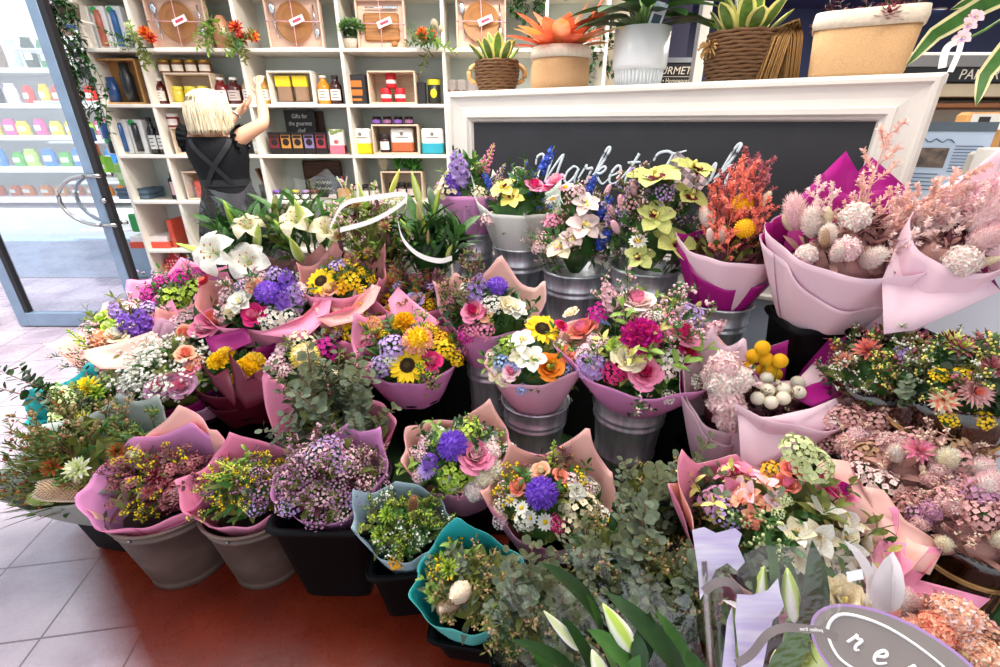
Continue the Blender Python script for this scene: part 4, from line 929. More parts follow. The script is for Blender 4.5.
bouquet('chrysanthemum_bunch', 'two burgundy cones of yellow chrysanthemums', (236,372), 1.84, 44, .30, 16, 0, ('burgundy','burgundy'), ((110,.3,50),(60,.35,45),(200,.1,40),(330,.15,40)), front=-.05, back=.1, dome=.5, inner=.75, npl=5,
  key=[('carnation','yellow/yellow',219,362,11),('carnation','yellow/lemon',226,356,10),('carnation','yellow/yellow',247,370,13),('carnation','yellow/lemon',254,362,11),('carnation','yellow/yellow',240,378,9),('cluster','pink/palepink',275,374,8),('cluster','pink/palepink',270,364,8)], green=[('leaf_sprig',4,'dark')], extra=sheets(([(228,352,1.78),(240,366,1.73),(250,381,1.70),(262,369,1.72),(272,395,1.69),(246,409,1.68),(236,395,1.69)],'burgundy','burgundy',-.015),([(200,362,1.79),(214,376,1.74),(228,368,1.75),(236,395,1.70),(235,407,1.69),(214,386,1.73)],'burgundy','burgundy',-.015)), bk=('round','round black bucket of the yellow chrysanthemum cones',.12,.105,T1,GK), pap2=('burgundy','plum'), cor2=((70,.2,40),(20,.1,40)), front2=-.3, back2=.1)
bouquet('mixed_bouquet', 'large pink-wrapped bouquet with violet stock and purple chrysanthemum', (272,302), 1.98, 62, .31, 20, 2, ('pink','salmon'), ((165,.35,40),(95,.25,35),(45,.5,40),(340,.3,40),(200,.1,40)), front=-0.02, base_leaf=('leaf','dark'),
  key=[('mum','purple/violet',268,294,14),('stock','violet/lilac',287,284,17),('stock','lilac/violet',294,298,18),('stock','violet/lilac',283,302,15),('lisianthus','white/lemon',242,304,13),('lisianthus','cream/lemon',234,312,10),('rose','hotpink/pink',256,316,11),('carnation','peach/cream',256,288,10),('cluster','white/lemon',270,318,13),('cluster','white/lemon',288,316,11),('rose','red/coral',206,282,7),('cluster','blush/burgundy',300,292,12)],
  fill=[('cluster','palepink/white,white/lemon,lilac/white',8,.18)], green=[('leaf_sprig',8,'dark'),('native_sprig',8,'leaf','palepink')], extra=sheets(([(258,334,1.80),(300,318,1.82),(322,298,1.88),(317,270,1.95),(334,288,1.9),(328,318,1.84),(303,340,1.78)],'pink','salmon',.02)), inner=0.9, bk=('square','black bucket under the large violet stock bouquet',.05,.12,T1,GK))
bouquet('sunflower_bouquet', 'peach-pink wrapped bouquet with a half-hidden sunflower below the cream lilies', (344,284), 1.98, 42, .30, 20, 2, ('pink','salmon'), ((30,.45,40),(165,.3,35),(100,.35,40),(330,.2,40)), front=0.05, base_leaf=('leaf','olive'), key=[('sunflower','yellow/gold',322,282,14),('cluster','yellow/gold',350,280,11),('cluster','gold/yellow',342,286,9),('rose','peach/cream',330,290,9)], fill=[('cluster','lilac/white,yellow/lemon',6,.22)], green=[('leaf_sprig',6,'dark'),('native_sprig',6,'olive','yellow')], extra=sheets(([(316,318,1.83),(350,306,1.82),(372,284,1.9),(381,287,1.9),(374,303,1.85),(352,322,1.79),(330,327,1.79)],'salmon','pink',.02)), inner=0.82, bk=('square','black bucket under the half-hidden sunflower',.05,.1,T1,GK))
bouquet('mixed_bouquet', 'lilac-wrapped bouquet with a pale yellow chrysanthemum and magenta stock', (312,364), 1.86, 50, .27, 16, 0, ('orchid','lilac'), ((230,.35,28),(345,.4,35),(100,.2,40),(190,.15,35)), front=-.12, base_leaf=('leaf','euc'), pap2=('mauve','plum'), cor2=((20,.2,40),(160,.2,40)), front2=-.3,
  key=[('mum','lemon/cream',306,358,16),('cluster','magenta/hotpink',328,347,14),('cluster','magenta/plum',342,346,10),('cluster','cream/lemon',302,340,14),('cluster','cream/palegreen',334,376,11),('rose','lime/palegreen',350,352,9)], fill=[('cluster','palepink/white,cream/lemon',5,.2)], green=[('eucalyptus_sprig',6,'euc'),('leaf_sprig',6,'olive')], bk=('square','black bucket under the pale yellow chrysanthemum',.05,.105,T1,GK))
bouquet('mixed_bouquet', 'pink-wrapped bouquet with yellow and pink blossoms squeezed between two larger ones', (362,334), 1.92, 36, .28, 18, 0, ('deeppink','peach'), ((165,.45,40),(95,.45,35),(40,.3,40),(250,.2,40)), key=[('mum','lemon/peach',372,326,11),('cluster','yellow/gold',352,332,11),('cluster','yellow/lime',358,322,10),('cluster','pink/white',368,338,9)], fill=[('cluster','yellow/lime,palepink/white',6,.26)], green=[('leaf_sprig',5,'leaf'),('native_sprig',6,'olive','yellow')], extra=sheets(([(352,345,1.84),(328,304,1.9),(338,299,1.92),(356,322,1.86),(366,338,1.82)],'peach','pink',.015)), front=0.0, inner=0.85, bk=('square','black bucket behind the sunflower bouquet',.05,.09,T1,GK))
bouquet('leaf_bunch', 'pink-wrapped bunch of reddish foliage just behind the yellow sunflower bouquet', (415,300), 2.0, 42, .28, 16, 0, ('pink','pink'), ((200,.35,35),(120,.3,35),(60,.25,40),(10,.3,35)), base_leaf=('leaf','burg'), key=[('cluster','yellow/gold',428,304,8),('rose','lilac/palepink',415,302,9)], fill=[('cluster','lilac/white,yellow/gold',4,.2)], green=[('leaf_sprig',6,'burg',{'out':.5}),('native_sprig',10,'olive','rust',{'out':.4})], extra=sheets(([(396,336,1.84),(388,300,1.88),(398,287,1.92),(412,300,1.88),(440,322,1.82),(420,340,1.8)],'pink','pink',.02)), front=0.06, inner=0.8, bk=('square','black bucket behind the sunflower and yellow chrysanthemum',.05,.1,T1,GK))
bouquet('sunflower_bouquet', 'orchid pink wrapped bouquet with bright sunflower and round yellow chrysanthemum', (410,352), 1.82, 54, .27, 20, 0, ('orchid','pink'), ((150,.5,35),(110,.2,40),(200,.15,40),(20,.15,40)), front=-.1, base_leaf=('leaf','olive'),
  key=[('sunflower','yellow/gold',408,366,17,{'spin':.3}),('mum','peach/yellow',418,342,17),('carnation','yellow/gold',404,324,13),('cluster','lilac/palepink',392,346,13),('cluster','lilac/white',380,366,12),('cluster','white/lilac',390,358,9),('rose','hotpink/pink',432,362,10),('cluster','yellow/lime',445,348,12),('cluster','yellow/gold',456,358,10),('cluster','pink/white',428,372,10),('cluster','gold/yellow',442,338,9)],
  fill=[('cluster','pink/white,yellow/lime',4,.16)], green=[('leaf_sprig',7,'leaf'),('native_sprig',6,'leaf','lime')], bk=('round','round black bucket of the bright sunflower bouquet',.06,.115,T1,GK))
bouquet('mixed_bouquet', 'pink-wrapped bouquet with violet chrysanthemum and white lisianthus in small metal bucket', (490,308), 1.88, 52, .28, 16, 0, ('orchid','peach'), ((10,.4,35),(80,.45,35),(165,.35,40),(130,.25,25)), front=-.12, base_leaf=('leaf','dark'),
  key=[('mum','purple/violet',497,288,12),('stock','lilac/violet',474,294,15),('stock','lilac/palepink',480,284,12),('lisianthus','white/lemon',514,311,13),('lisianthus','cream/lemon',506,306,10),('rose','pink/hotpink',474,312,11),('rose','peach/pink',484,314,8),('cluster','white/burgundy',492,304,11),('cluster','pink/white',484,330,10),('cluster','magenta/pink',466,334,10),('cluster','pink/palepink',472,330,8),('snapdragon','lime/green',490,320,9)],
  fill=[('cluster','pink/white,white/lemon',4,.16)], green=[('leaf_sprig',8,'dark'),('native_sprig',7,'burg','olive',{'ang':(2,4),'out':.5})], bk=('metal','small metal bucket of the violet chrysanthemum bouquet',.06,.105,T1,GB))
bouquet('sunflower_bouquet', 'peach tissue wrapped bouquet with sunflower, white orchids and orange rose', (535,360), 1.70, 52, .24, 20, -3, ('mauve','peach'), ((350,.35,45),(200,.1,40),(310,.15,40)), front=.02, back=-.05, base_leaf=('leaf','olive'),
  key=[('sunflower','yellow/gold',542,330,17,{'dir':(.1,-.45,.85)}),('orchid','white/cream',522,342,14),('orchid','white/cream',532,360,15),('orchid','cream/white',520,356,11),('rose','orange/gold',549,368,13),('rose','coral/peach',565,354,9),('rose','palepink/pink',512,372,9),('rose','cream/white',497,374,8),('rose','palegreen/white',504,380,7),('cluster','lime/green',508,345,12),('cluster','sky/white',502,362,10),('cluster','sky/lilac',516,366,7),('rose','hotpink/red',560,327,7)],
  fill=[('cluster','white/lemon,sky/white',6,.15)], green=[('leaf_sprig',9,'leaf'),('leaf_sprig',4,'light'),('native_sprig',5,'leaf','lime')], bk=('metal','metal bucket of the sunflower and orange rose bouquet',.02,.128,T1,GB))
bouquet('mixed_bouquet', 'largest lilac-wrapped bouquet of pink roses, cream lisianthus and magenta carnation', (642,350), 1.64, 86, .26, 20, 0, ('orchid','peach'), ((345,.2,50),(195,.12,50),(60,.2,35),(100,.2,30)), front=-.05, back=.08, base_leaf=('leaf','dark'), inner=.92, dome=.6,
  key=[('rose','cream/white',629,358,14),('rose','pink/hotpink',644,373,15),('rose','pink/hotpink',680,335,15),('carnation','magenta/hotpink',641,338,20),('stock','lilac/palepink',590,365,20,{'sc':(1.3,1.3,.7)}),('cluster','palepink/lilac',586,355,14),('rose','coral/pink',584,332,15),('rose','blush/pink',636,305,17),('stock','palepink/lilac',610,298,17),('cluster','magenta/hotpink',600,312,14),('cluster','hotpink/magenta',613,372,12),('cluster','hotpink/magenta',622,368,10),
   ('rose','lime/palegreen',616,346,8),('rose','lime/palegreen',576,332,7),('rose','lime/palegreen',697,338,8),('rose','cream/white',572,314,8),('hydrangea','lilac/mauve',692,315,15),('stock','palepink/lilac',712,330,15),('cluster','white/lemon',672,358,12),('cluster','blush/white',664,368,12),('rose','hotpink/red',688,352,9),('cluster','sky/lilac',603,318,10)],
  fill=[('cluster','palepink/white,white/lemon,pink/white',10,.11)], green=[('leaf_sprig',9,'light',{'q1':.5}),('leaf_sprig',8,'yel',{'q1':.5}),('native_sprig',12,'leaf','palepink',{'out':.4}),('leaf_sprig',5,'dark')], bk=('metal','metal bucket of the largest lilac-wrapped bouquet',.04,.138,T1,GB))
bouquet('dried_bouquet', 'pale pink cone of blush preserved hydrangea beside the billy buttons', (726,392), 1.50, 42, .30, 8, -3, ('pale','pale'), ((110,.55,40),(70,.4,30),(170,.3,40)), back=.15, front=-.3, dome=1.3, inner=.66, base_leaf=('burg',),
  key=[('celosia','blush/palepink',724,368,16),('celosia','blush/white',722,384,17),('celosia','blush/palepink',726,402,18),('celosia','blush/white',738,380,14),('celosia','blush/palepink',728,418,15),('celosia','blush/palepink',714,376,13)], green=[('native_sprig',3,'burg','blush')], pap2=('pale','magenta'), cor2=((160,.3,50),(200,.1,40)), front2=-.45, bk=('square','dark bucket under the blush preserved hydrangea',.02,.1,T1))
bouquet('billy_button_bouquet', 'wide pale pink and magenta cone of yellow billy buttons and white button flowers', (782,392), 1.45, 68, .30, 14, 4, ('pale','magenta'), ((60,.7,48),(10,.9,45),(180,.15,40)), back=.18, front=-.02, zk=.86, dome=.2, inner=.72, base_leaf=('burg',), mound=True,
  key=[('billy_button','yellow/gold',x,y,7.2,{'lift':.03}) for x,y in ((752,340),(766,344),(746,352),(759,356),(772,355),(750,364),(762,367),(776,369),(765,376),(744,374))]+
      [('billy_button','cream/white',x,y,6.4,{'lift':.03}) for x,y in ((763,386),(764,398),(754,406),(767,410),(779,397),(779,406),(793,390),(794,400))], green=[('native_sprig',4,'burg','cream')], extra=sheets(([(742,382,1.50),(790,388,1.50),(831,344,1.53),(862,386,1.46),(800,402,1.48)],'pale','pale',.0),([(790,396,1.455),(812,384,1.48),(850,373,1.49),(861,386,1.44),(812,407,1.42)],'magenta','pale',.004),([(738,415,1.40),(770,417,1.385),(812,408,1.39),(862,387,1.43),(840,425,1.38),(796,452,1.36),(742,476,1.37)],'pale','magenta',-.02)), bk=('square','dark bucket under the billy button cone',.02,.1,T1))
# ---- front row on the floor ----
GT = 'weathered zinc tubs'
bouquet('native_bouquet', 'teal-wrapped bouquet of natives with brown banksia at the far left', (96,404), 1.84, 52, .26, 18, -6, ('teal','teal'), ((150,.35,45),(200,.2,40),(95,.3,35),(40,.1,40)), base_leaf=('olive','euc'), key=[('banksia','rust/brown',120,432,14,{'dir':(.2,-.5,.8)}),('banksia','brown/rust',127,416,11),('protea','brown/tan',112,410,11),('leucadendron','yellow/lime',90,388,11),('leucadendron','lemon/lime',84,420,10),('leucadendron','lime/green',98,394,9)], fill=[('cluster','palegreen/cream',4,.2)], green=[('eucalyptus_sprig',8,'euc'),('leaf_sprig',6,'light'),('eucalyptus_sprig',4,'dark',{'out':.9,'ang':(2.6,3.8)})], bk=('square','black bucket under the teal native bouquet at the far left',.04,.1,.0,GK))
bouquet('native_bouquet', 'grey-wrapped bouquet of green natives with pale banksia at left front', (88,458), 1.58, 74, .25, 14, -6, ('grey','sage'), ((190,.25,45),(125,.25,40),(70,.3,35),(35,.3,35),(310,.1,40)), front=-.1, base_leaf=('olive','leaf'), dome=.7,
  key=[('banksia','beige/palegreen',137,462,16,{'sc':(.8,.8,1.1)}),('banksia','beige/tan',62,490,16,{'dir':(-.8,-.4,.4)}),('leucadendron','palegreen/white',80,470,12),('leucadendron','rust/olive',55,468,10),('leucadendron','rust/olive',118,452,9),('banksia','palegreen/lime',44,498,10,{'dir':(-.9,-.3,.2)})], green=[('native_sprig',4,'olive','tan',{'out':.3}),('native_sprig',16,'olive','rust',7,.3),('native_sprig',10,'leaf','olive'),('grass_sprig',12,'olive',{'ang':(2.0,4.6),'out':.3})], bk=('square','square black bucket of the grey-wrapped native bouquet',.10,.115,0,GK))
bouquet('native_bouquet', 'pink-wrapped bouquet of burgundy foliage and tiny yellow flowers in left zinc tub', (156,482), 1.48, 64, .22, 22, 0, ('deeppink','orchid'), ((60,.3,45),(345,.25,45),(110,.2,40),(180,.15,40)), front=-.12, base_leaf=('burg','olive'), inner=.72, dome=.6, pap2=('pink','peach'), cor2=((70,.5,40),(30,.3,35)), back2=.25, front2=-.3,
  key=[('leucadendron','rosewood/burgundy',166,488,10),('leucadendron','burgundy/rosewood',155,478,9),('cluster','dustypink/rosewood',172,492,11),('leucadendron','rosewood/coral',150,492,8)], fill=[('cluster','rosewood/dustypink,burgundy/rosewood',6,.18)], green=[('native_sprig',14,'burg','rosewood'),('native_sprig',12,'olive','yellow'),('eucalyptus_sprig',5,'burg')], bk=('tub','weathered zinc tub left of the other tub',.115,.172,0,GT))
bouquet('native_bouquet', 'pink-wrapped bouquet of mauve and yellow wax flowers in right zinc tub', (246,488), 1.48, 54, .21, 22, 0, ('pink','deeppink'), ((170,.35,45),(100,.45,35),(330,.1,40),(60,.2,40)), front=-.12, base_leaf=('olive','leaf'), inner=.78, dome=.65, 
  key=[('snapdragon','lime/lemon',236,470,18,{'dir':(-.7,-.2,.7)}),('snapdragon','lime/lemon',222,478,15,{'dir':(-.9,-.2,.4)}),('waxflower','mauve/lilac',262,492,12),('waxflower','lilac/mauve',256,505,11)], fill=[('waxflower','mauve/palepink',4,.2)], green=[('native_sprig',16,'olive','yellow'),('native_sprig',8,'olive','lemon'),('leaf_sprig',5,'light',{'ang':(1,3)}),('eucalyptus_sprig',3,'euc'),('native_sprig',6,'burg','mauve')], bk=('tub','weathered zinc tub beside the square black bucket of wax flower',.115,.158,0,GT))
bouquet('eucalyptus_bunch', 'tall grey-green eucalyptus bunch with pink paper rising behind the wax flower', (336,430), 1.62, 58, .30, 14, 0, ('deeppink','pink'), ((150,.7,35),(100,.2,40)), front=-.5, base_leaf=('euc','olive'), inner=1.0, dome=.6, green=[('eucalyptus_sprig',16,'euc',{'out':.7}),('eucalyptus_sprig',9,'euc2',{'out':1.0,'ang':(-.6,1.6)}),('eucalyptus_sprig',6,'euc2',{'out':.9,'ang':(1.4,3.6)})], bk=('square','black bucket hidden behind the wax flower bucket',.02,.1,.0))
bouquet('wax_flower_bunch', 'dense mauve wax flower bunch in orchid pink paper', (328,478), 1.42, 56, .22, 20, 0, ('orchid','orchid'), ((30,.5,40),(70,.3,35),(330,.1,40)), front=-.22, base_leaf=('dkgreen',) if False else ('burg','olive'), inner=1.0, dome=.8,
  fill=[('waxflower','mauve/pink,lilac/mauve,palepink/mauve',24,.23)], green=[('native_sprig',20,'olive','mauve'),('native_sprig',10,'burg','palepink')], bk=('square','large square black bucket of mauve wax flower',.115,.15,0,GK))
bouquet('native_bouquet', 'pale blue wrapped bouquet of dark green foliage beside the wax flower bucket', (405,524), 1.36, 46, .24, 20, 0, ('blue','blue'), ((195,.25,40),(150,.4,35),(100,.2,40),(330,.05,40)), front=-.15, base_leaf=('olive','leaf'), inner=.85, dome=.6, key=[('banksia','tan/brown',413,488+20,11,{'sc':(.7,.7,1.5)}),('leucadendron','lime/olive',382,535,10),('leucadendron','lime/green',388,515,9),('cluster','gold/orange',396,562,8)], green=[('native_sprig',20,'olive','lime'),('native_sprig',10,'leaf','white'),('leaf_sprig',6,'leaf')], bk=('square','black bucket of the pale blue wrapped foliage',.10,.11,0,GK))
bouquet('mixed_bouquet', 'pink-wrapped bouquet with purple chrysanthemum, pink rose and white statice', (460,456), 1.5, 56, .27, 22, 0, ('pink','peach'), ((60,.4,30),(150,.2,45),(200,.2,40),(350,.1,40)), front=-.1, base_leaf=('leaf','dark'), 
  key=[('mum','purple/purple',453,446,17),('rose','pink/palepink',475,457,16),('hydrangea','lime/green',453,474,16),('hydrangea','lime/palegreen',468,432,14),('stock','violet/lilac',432,462,16),('aster','lilac/violet',428,470,10),('celosia','white/palepink',490,452,11),('celosia','white/cream',494,470,11),('celosia','cream/white',484,478,11),('cluster','white/pink',490,438,9),('celosia','white/palepink',474,490,11),('cluster','pink/white',462,492,8),('daisy','white/yellow',452,486,6),('daisy','white/yellow',446,478,6),('rose','peach/cream',462,434,6)],
  fill=[('cluster','white/lemon,palepink/white',6,.15)], green=[('leaf_sprig',7,'dark'),('native_sprig',5,'leaf','lime'),('leaf_sprig',4,'light')], bk=('square','black bucket of the pink rose and white statice bouquet',.03,.1,.0,GK))
bouquet('mixed_bouquet', 'peach-wrapped bouquet with purple chrysanthemum above white lace flowers', (550,500), 1.38, 62, .27, 20, 0, ('pink','peach'), ((130,.4,30),(60,.6,32),(195,.4,35),(20,.25,35)), front=-.12, base_leaf=('leaf','olive'),
  key=[('mum','purple/purple',542,494,18),('snapdragon','lime/green',553,460,20),('hydrangea','cream/palegreen',584,508,19),('hydrangea','white/cream',600,522,15),('cluster','cream/lemon',570,528,15),('lisianthus','white/cream',576,492,10),('rose','peach/cream',541,472,9),('rose','coral/peach',560,476,7),('daisy','white/yellow',522,508,7),('daisy','white/yellow',530,518,7),('daisy','white/yellow',545,522,8),('cluster','white/lemon',524,520,11),('cluster','hotpink/palepink',558,524,10),('rose','coral/peach',518,488,8),('daisy','white/yellow',512,500,7)],
  fill=[('cluster','white/lemon,palepink/white',6,.14)], green=[('leaf_sprig',5,'leaf'),('native_sprig',6,'olive','yellow'),('leaf_sprig',5,'burg',{'ang':(1.2,2.6)})], bk=('square','black bucket of the purple chrysanthemum and lace flower bouquet',.03,.1,.0,GK))
bouquet('native_bouquet', 'teal-wrapped bouquet with a beige protea and round eucalyptus leaves at centre front', (470,585), 1.22, 58, .26, 22, 0, ('aqua','teal'), ((100,.35,40),(200,.15,40),(350,.12,40)), front=-.08, back=.3, base_leaf=('olive','euc'), inner=.85,
  key=[('protea','beige/tan',463,590,18,{'dir':(-.35,-.75,.5)}),('banksia','tan/beige',450,606,11,{'dir':(-.7,-.6,.35)}),('leucadendron','lime/olive',450,570,11),('leucadendron','lime/green',440,560,10)], green=[('eucalyptus_sprig',9,'euc'),('native_sprig',10,'olive','tan'),('leaf_sprig',5,'light',{'ang':(1.6,3.4)}),('native_sprig',5,'leaf','yellow')], bk=('square','black bucket under the teal protea bouquet at centre front',.05,.1,0,GK))
for lb, c, s, r, pl in (('mass of olive eucalyptus in the centre foreground', (618,566), 1.18, 58, 'euc2'), ('tall grey eucalyptus bunch below the largest metal bucket', (664,505), 1.34, 48, 'euc'), ('greyish eucalyptus bunch beside the front lily buds', (540,622), 1.04, 58, 'euc'), ('dark eucalyptus bunch right of the lily buds with a pink paper corner', (660,598), 1.08, 56, 'euc2')):
    bouquet('eucalyptus_bunch', lb, c, s, r, .28, 14, 0, ('deeppink','pink') if 'pink' in lb else None, ((130,.35,28),), front=-.6, back=-.1, base_leaf=('dark','olive'), inner=1.0, dome=.7, green=[('eucalyptus_sprig',15,pl,{'out':.5}),('eucalyptus_sprig',9,'euc' if pl == 'euc2' else 'euc2',{'out':.8}),('leaf_sprig',5,'dark'),('native_sprig',9,'olive','tan')], bk=('square','black bucket under '+lb.replace('mass of olive','').replace(' with a pink paper corner',''), .04, .1, 0))
bouquet('mixed_bouquet', 'big pink and peach wrapped bouquet of alstroemeria and white lilies at right front', (778,528), 1.13, 92, .30, 16, -2, ('peach','pink'), ((160,.5,35),(115,.25,30),(55,.1,35),(15,.3,35),(200,.12,40),(335,.3,35)), front=-.14, back=.0, base_leaf=('leaf','olive'), inner=.95, dome=.55,
  key=[('alstroemeria','pink/palepink',738,482,24),('alstroemeria','palepink/peach',762,494,20),('alstroemeria','peach/coral',748,506,17),('rose','pink/hotpink',735,474,14),('cluster','mauve/pink',716,500,18),('waxflower','lilac/mauve',728,512,16),('alstroemeria','white/cream',826,528,26),('alstroemeria','white/cream',850,540,26),('alstroemeria','cream/white',806,548,24),('alstroemeria','white/cream',842,560,22),('hydrangea','palegreen/white',815,462,18),('hydrangea','palegreen/cream',800,446,15),('rose','coral/pink',785,486,11),('rose','coral/pink',791,470,10),('cluster','gold/peach',772,470,12),('tulip','',0,0,0) if False else ('rose','pink/magenta',838,494,15),('rose','hotpink/pink',828,488,13),('cluster','coral/peach',750,520,9)],
  fill=[('cluster','peach/cream,palegreen/white',5,.1)], green=[('leaf_sprig',9,'leaf'),('leaf_sprig',8,'yel'),('eucalyptus_sprig',6,'euc',{'ang':(3.0,5.0)}),('leaf_sprig',6,'olive',{'ang':(-.9,.4),'out':.3}),('native_sprig',6,'leaf','palegreen')], pap2=('pink','peach'), cor2=((40,.1,35),(345,.4,35),(180,.3,40)), back2=-.1, front2=-.25, extra=sheets(([(812,456,1.12),(848,461,1.12),(862,486,1.09),(884,490,1.09),(905,520,1.06),(945,546,1.04),(930,575,1.0),(880,560,1.03),(840,520,1.09)],'peach','pink',.01),([(880,540,1.04),(945,548,1.035),(920,580,.99),(991,599,.96),(942,640,.92),(890,620,.94),(860,575,1.0)],'pink','pink',.01)), bk=('square','dark bucket under the big alstroemeria bouquet',.03,.11,.0))
# ---- right side: posies in glass ----
m_vase = clear('smoky_glass', 'cdb6a6', .08, .9, .08); m_twine = mat('twine','b58a55',.85,.2,60)
def vase(label, rim, r, zb, group=None):
    o = thing('glass_vase', label, 'vase', (rim[0], rim[1], zb), 0, group); h = rim[2]-zb; g = B()
    g.lathe([(.001,0),(r*.72,0),(r*.74,.02*h),(r*.88,.5*h),(r*1.0,.93*h),(r*1.02,h),(r*.98,h),(r*.85,.5*h),(r*.7,.06*h),(.001,.05*h)], 36, 0, cap0=False, cap1=False)
    for k in range(48):
        a = 2*PI*k/48; g.ball((r*1.02*math.cos(a), r*1.02*math.sin(a), h), .005, None, None, 0, 5, 3)
    part('body', g, m_vase, o); g = B()
    for dz in (0,.006): g.tube([(r*1.0*math.cos(2*PI*k/30), r*1.0*math.sin(2*PI*k/30), h*.84+dz) for k in range(30)], .0035, 5, closed=True)
    for a in (.9,.4,-.2,-.7,1.4,-1.2): g.tube([(-.0,-r*1.03,h*.84),(math.sin(a)*.03,-r*1.05,h*.84+math.cos(a)*.02),(math.sin(a)*.05,-r*1.06,h*.84-.05)], .0022, 4)
    part('twine_bow', g, m_twine, o)
    g = B()
    for k in range(14):
        a = k*GA; g.tube([(r*.5*math.cos(a), r*.5*math.sin(a), .07*h), (-r*.4*math.cos(a*1.3), -r*.4*math.sin(a*1.3), h*.98)], .004, 4)
    part('cut_stems', g, G_STEM, o); return o
GV = 'twine-tied glass vases'
def posy(name, label, vlabel, c, s, rpx, zb, H=.16, tl=14, **k):
    def ex(o, inv, base, ax, Rd, place, R):
        rim = base+ax*H*.78; vase(vlabel, rim, min(.125, Rd*.74), zb, GV)
    return bouquet(name, label, c, s, rpx, H, tl, 0, None, inner=1.0, r0=.05, extra=ex, **k)
posy('native_posy', 'native posy with orchid pink flowers and red berries behind the other native posy', 'twine-tied glass vase of the rear native posy', (885,370), 1.36, 54, .10, base_leaf=('leaf','dark','olive'), dome=.85,
  key=[('leucadendron','coral/rosewood',868,352,13),('leucadendron','peach/rosewood',845,362,10),('leucadendron','orchidgreen/burgundy',915,345,12),('cluster','lilac/mauve',908,352,10),('cluster','mauve/lilac',910,366,9),('leucadendron','peach/tan',928,375,12,{'dir':(.6,-.7,.2)}),('leucadendron','tan/lime',922,356,8),('leucadendron','coral/peach',920,342,9)], green=[('native_sprig',8,'leaf','lemon'),('berry_sprig',12,'leaf','rosewood'),('berry_sprig',10,'dark','rust'),('eucalyptus_sprig',5,'euc'),('leaf_sprig',6,'dark'),('native_sprig',8,'olive','white')])
posy('native_posy', 'native posy with star-shaped pink flower and yellow buttons at the right edge', 'twine-tied glass vase at the right edge below the counter', (962,380), 1.2, 66, .10, base_leaf=('dark','leaf','euc'), dome=.8,
  key=[('aster','dustypink/coral',972,392,16,{'dir':(-.1,-.8,.6)}),('leucadendron','cream/coral',945,400,13,{'dir':(-.8,-.6,.2)}),('leucadendron','orchidgreen/burgundy',950,345,14),('leucadendron','rosewood/lime',960,350,12),('cluster','yellow/lemon',950,418,9),('cluster','yellow/lemon',985,420,9),('cluster','yellow/lime',965,375,9),('leucadendron','rosewood/dustypink',992,370,14),('cluster','yellow/lemon',940,375,8)], green=[('native_sprig',14,'leaf','lemon'),('berry_sprig',12,'leaf','rosewood'),('eucalyptus_sprig',9,'euc',{'ang':(3.6,6.6)}),('leaf_sprig',6,'dark'),('native_sprig',6,'olive','white')])
def dried(label, vlabel, c, s, rpx, zb, key, seedcols):
    return posy('dried_posy', label, vlabel, c, s, rpx, zb, base_leaf=('dry',), dome=.75, key=key, fill=[('hydrangea',seedcols,12,.26),('celosia',seedcols,7,.2),('bunny_tail','tan/beige,dustypink/blush',6,.14)], green=[('native_sprig',8,'dry','beige'),('limonium_sprig',7,'dustypink')])
dried('dusty pink dried posy tucked behind the peach paper of the big bouquet', 'glass vase of the dusty pink dried posy nearest the billy buttons', (868,436), 1.36, 48, .1, [('plume','white/grey',868,406,13),('celosia','palepink/blush',858,436,10),('plume','white/blush',880,462,18),('celosia','dustypink/beige',848,446,13)], 'dustypink/beige,blush/dustypink,dustypink/blush')
dried('dried posy with white feathery plumes between the peach paper and the right edge', 'glass vase of the dried posy with white plumes', (926,474), 1.2, 62, .1, [('plume','white/cream',944,462,22),('plume','palepink/white',972,470,22),('plume','blush/white',896,455,18),('celosia','palepink/blush',952,488,13),('bunny_tail','tan/peach',975,492,16),('leucadendron','pink/dustypink',918,452,14)], 'dustypink/blush,blush/dustypink,tan/dustypink')
dried('mauve dried hydrangea posy at the right edge of the photo', 'glass vase of the mauve hydrangea posy', (985,525), 1.05, 60, .1, [('plume','palepink/white',985,490,26),('plume','white/cream',944,545,18),('plume','cream/white',998,540,18)], 'mauve/dustypink,dustypink/blush,dustypink/mauve')
dried('peach dried posy with fluffy pink plumes behind the grey oval tag', 'glass vase of the peach dried posy at bottom right', (945,642), .9, 58, .1, [('plume','palepink/white',906,605,26),('celosia','peach/blush',955,618,20),('celosia','peach/coral',935,632,18),('plume','peach/blush',915,632,24),('celosia','peach/beige',980,655,18),('bunny_tail','beige/tan',960,655,16)], 'peach/blush,peach/beige,dustypink/peach')
# ================= foreground lilies and the tagged lily sleeve =================
def blade(g, A, Bp, W, mi=0, arch=.12, n=8, face=None, fold=.25):
    A, Bp = V(A), V(Bp); d = Bp-A; L = d.length; up = (V((0,0,H0))-(A+Bp)/2).normalized() if face is None else V(face); side = d.cross(up).normalized(); nn = side.cross(d).normalized(); vs = []
    for i in range(n+1):
        t = i/n; w = W*.5*(max(.001, 4*t*(1-t)))**.62*(1.15-.35*t); c = A+d*t+nn*arch*L*4*t*(1-t)
        if i == n: w = .0004
        vs += [c-side*w+nn*w*fold, c-side*w*.5+nn*w*fold*.35, c, c+side*w*.5+nn*w*fold*.35, c+side*w+nn*w*fold]
    g.add(vs, [(i*5+j, i*5+5+j, i*5+6+j, i*5+1+j) for i in range(n) for j in range(4)], mi)
def bud_between(par, A, Bp, w, c, c2):
    A, Bp = V(A), V(Bp); d = Bp-A; return part('lily_bud', flower('lily_bud', c, c2), None, par, T((A+Bp)/2) @ toz(d.normalized()) @ S3(w/.4, w/.4, d.length/2))
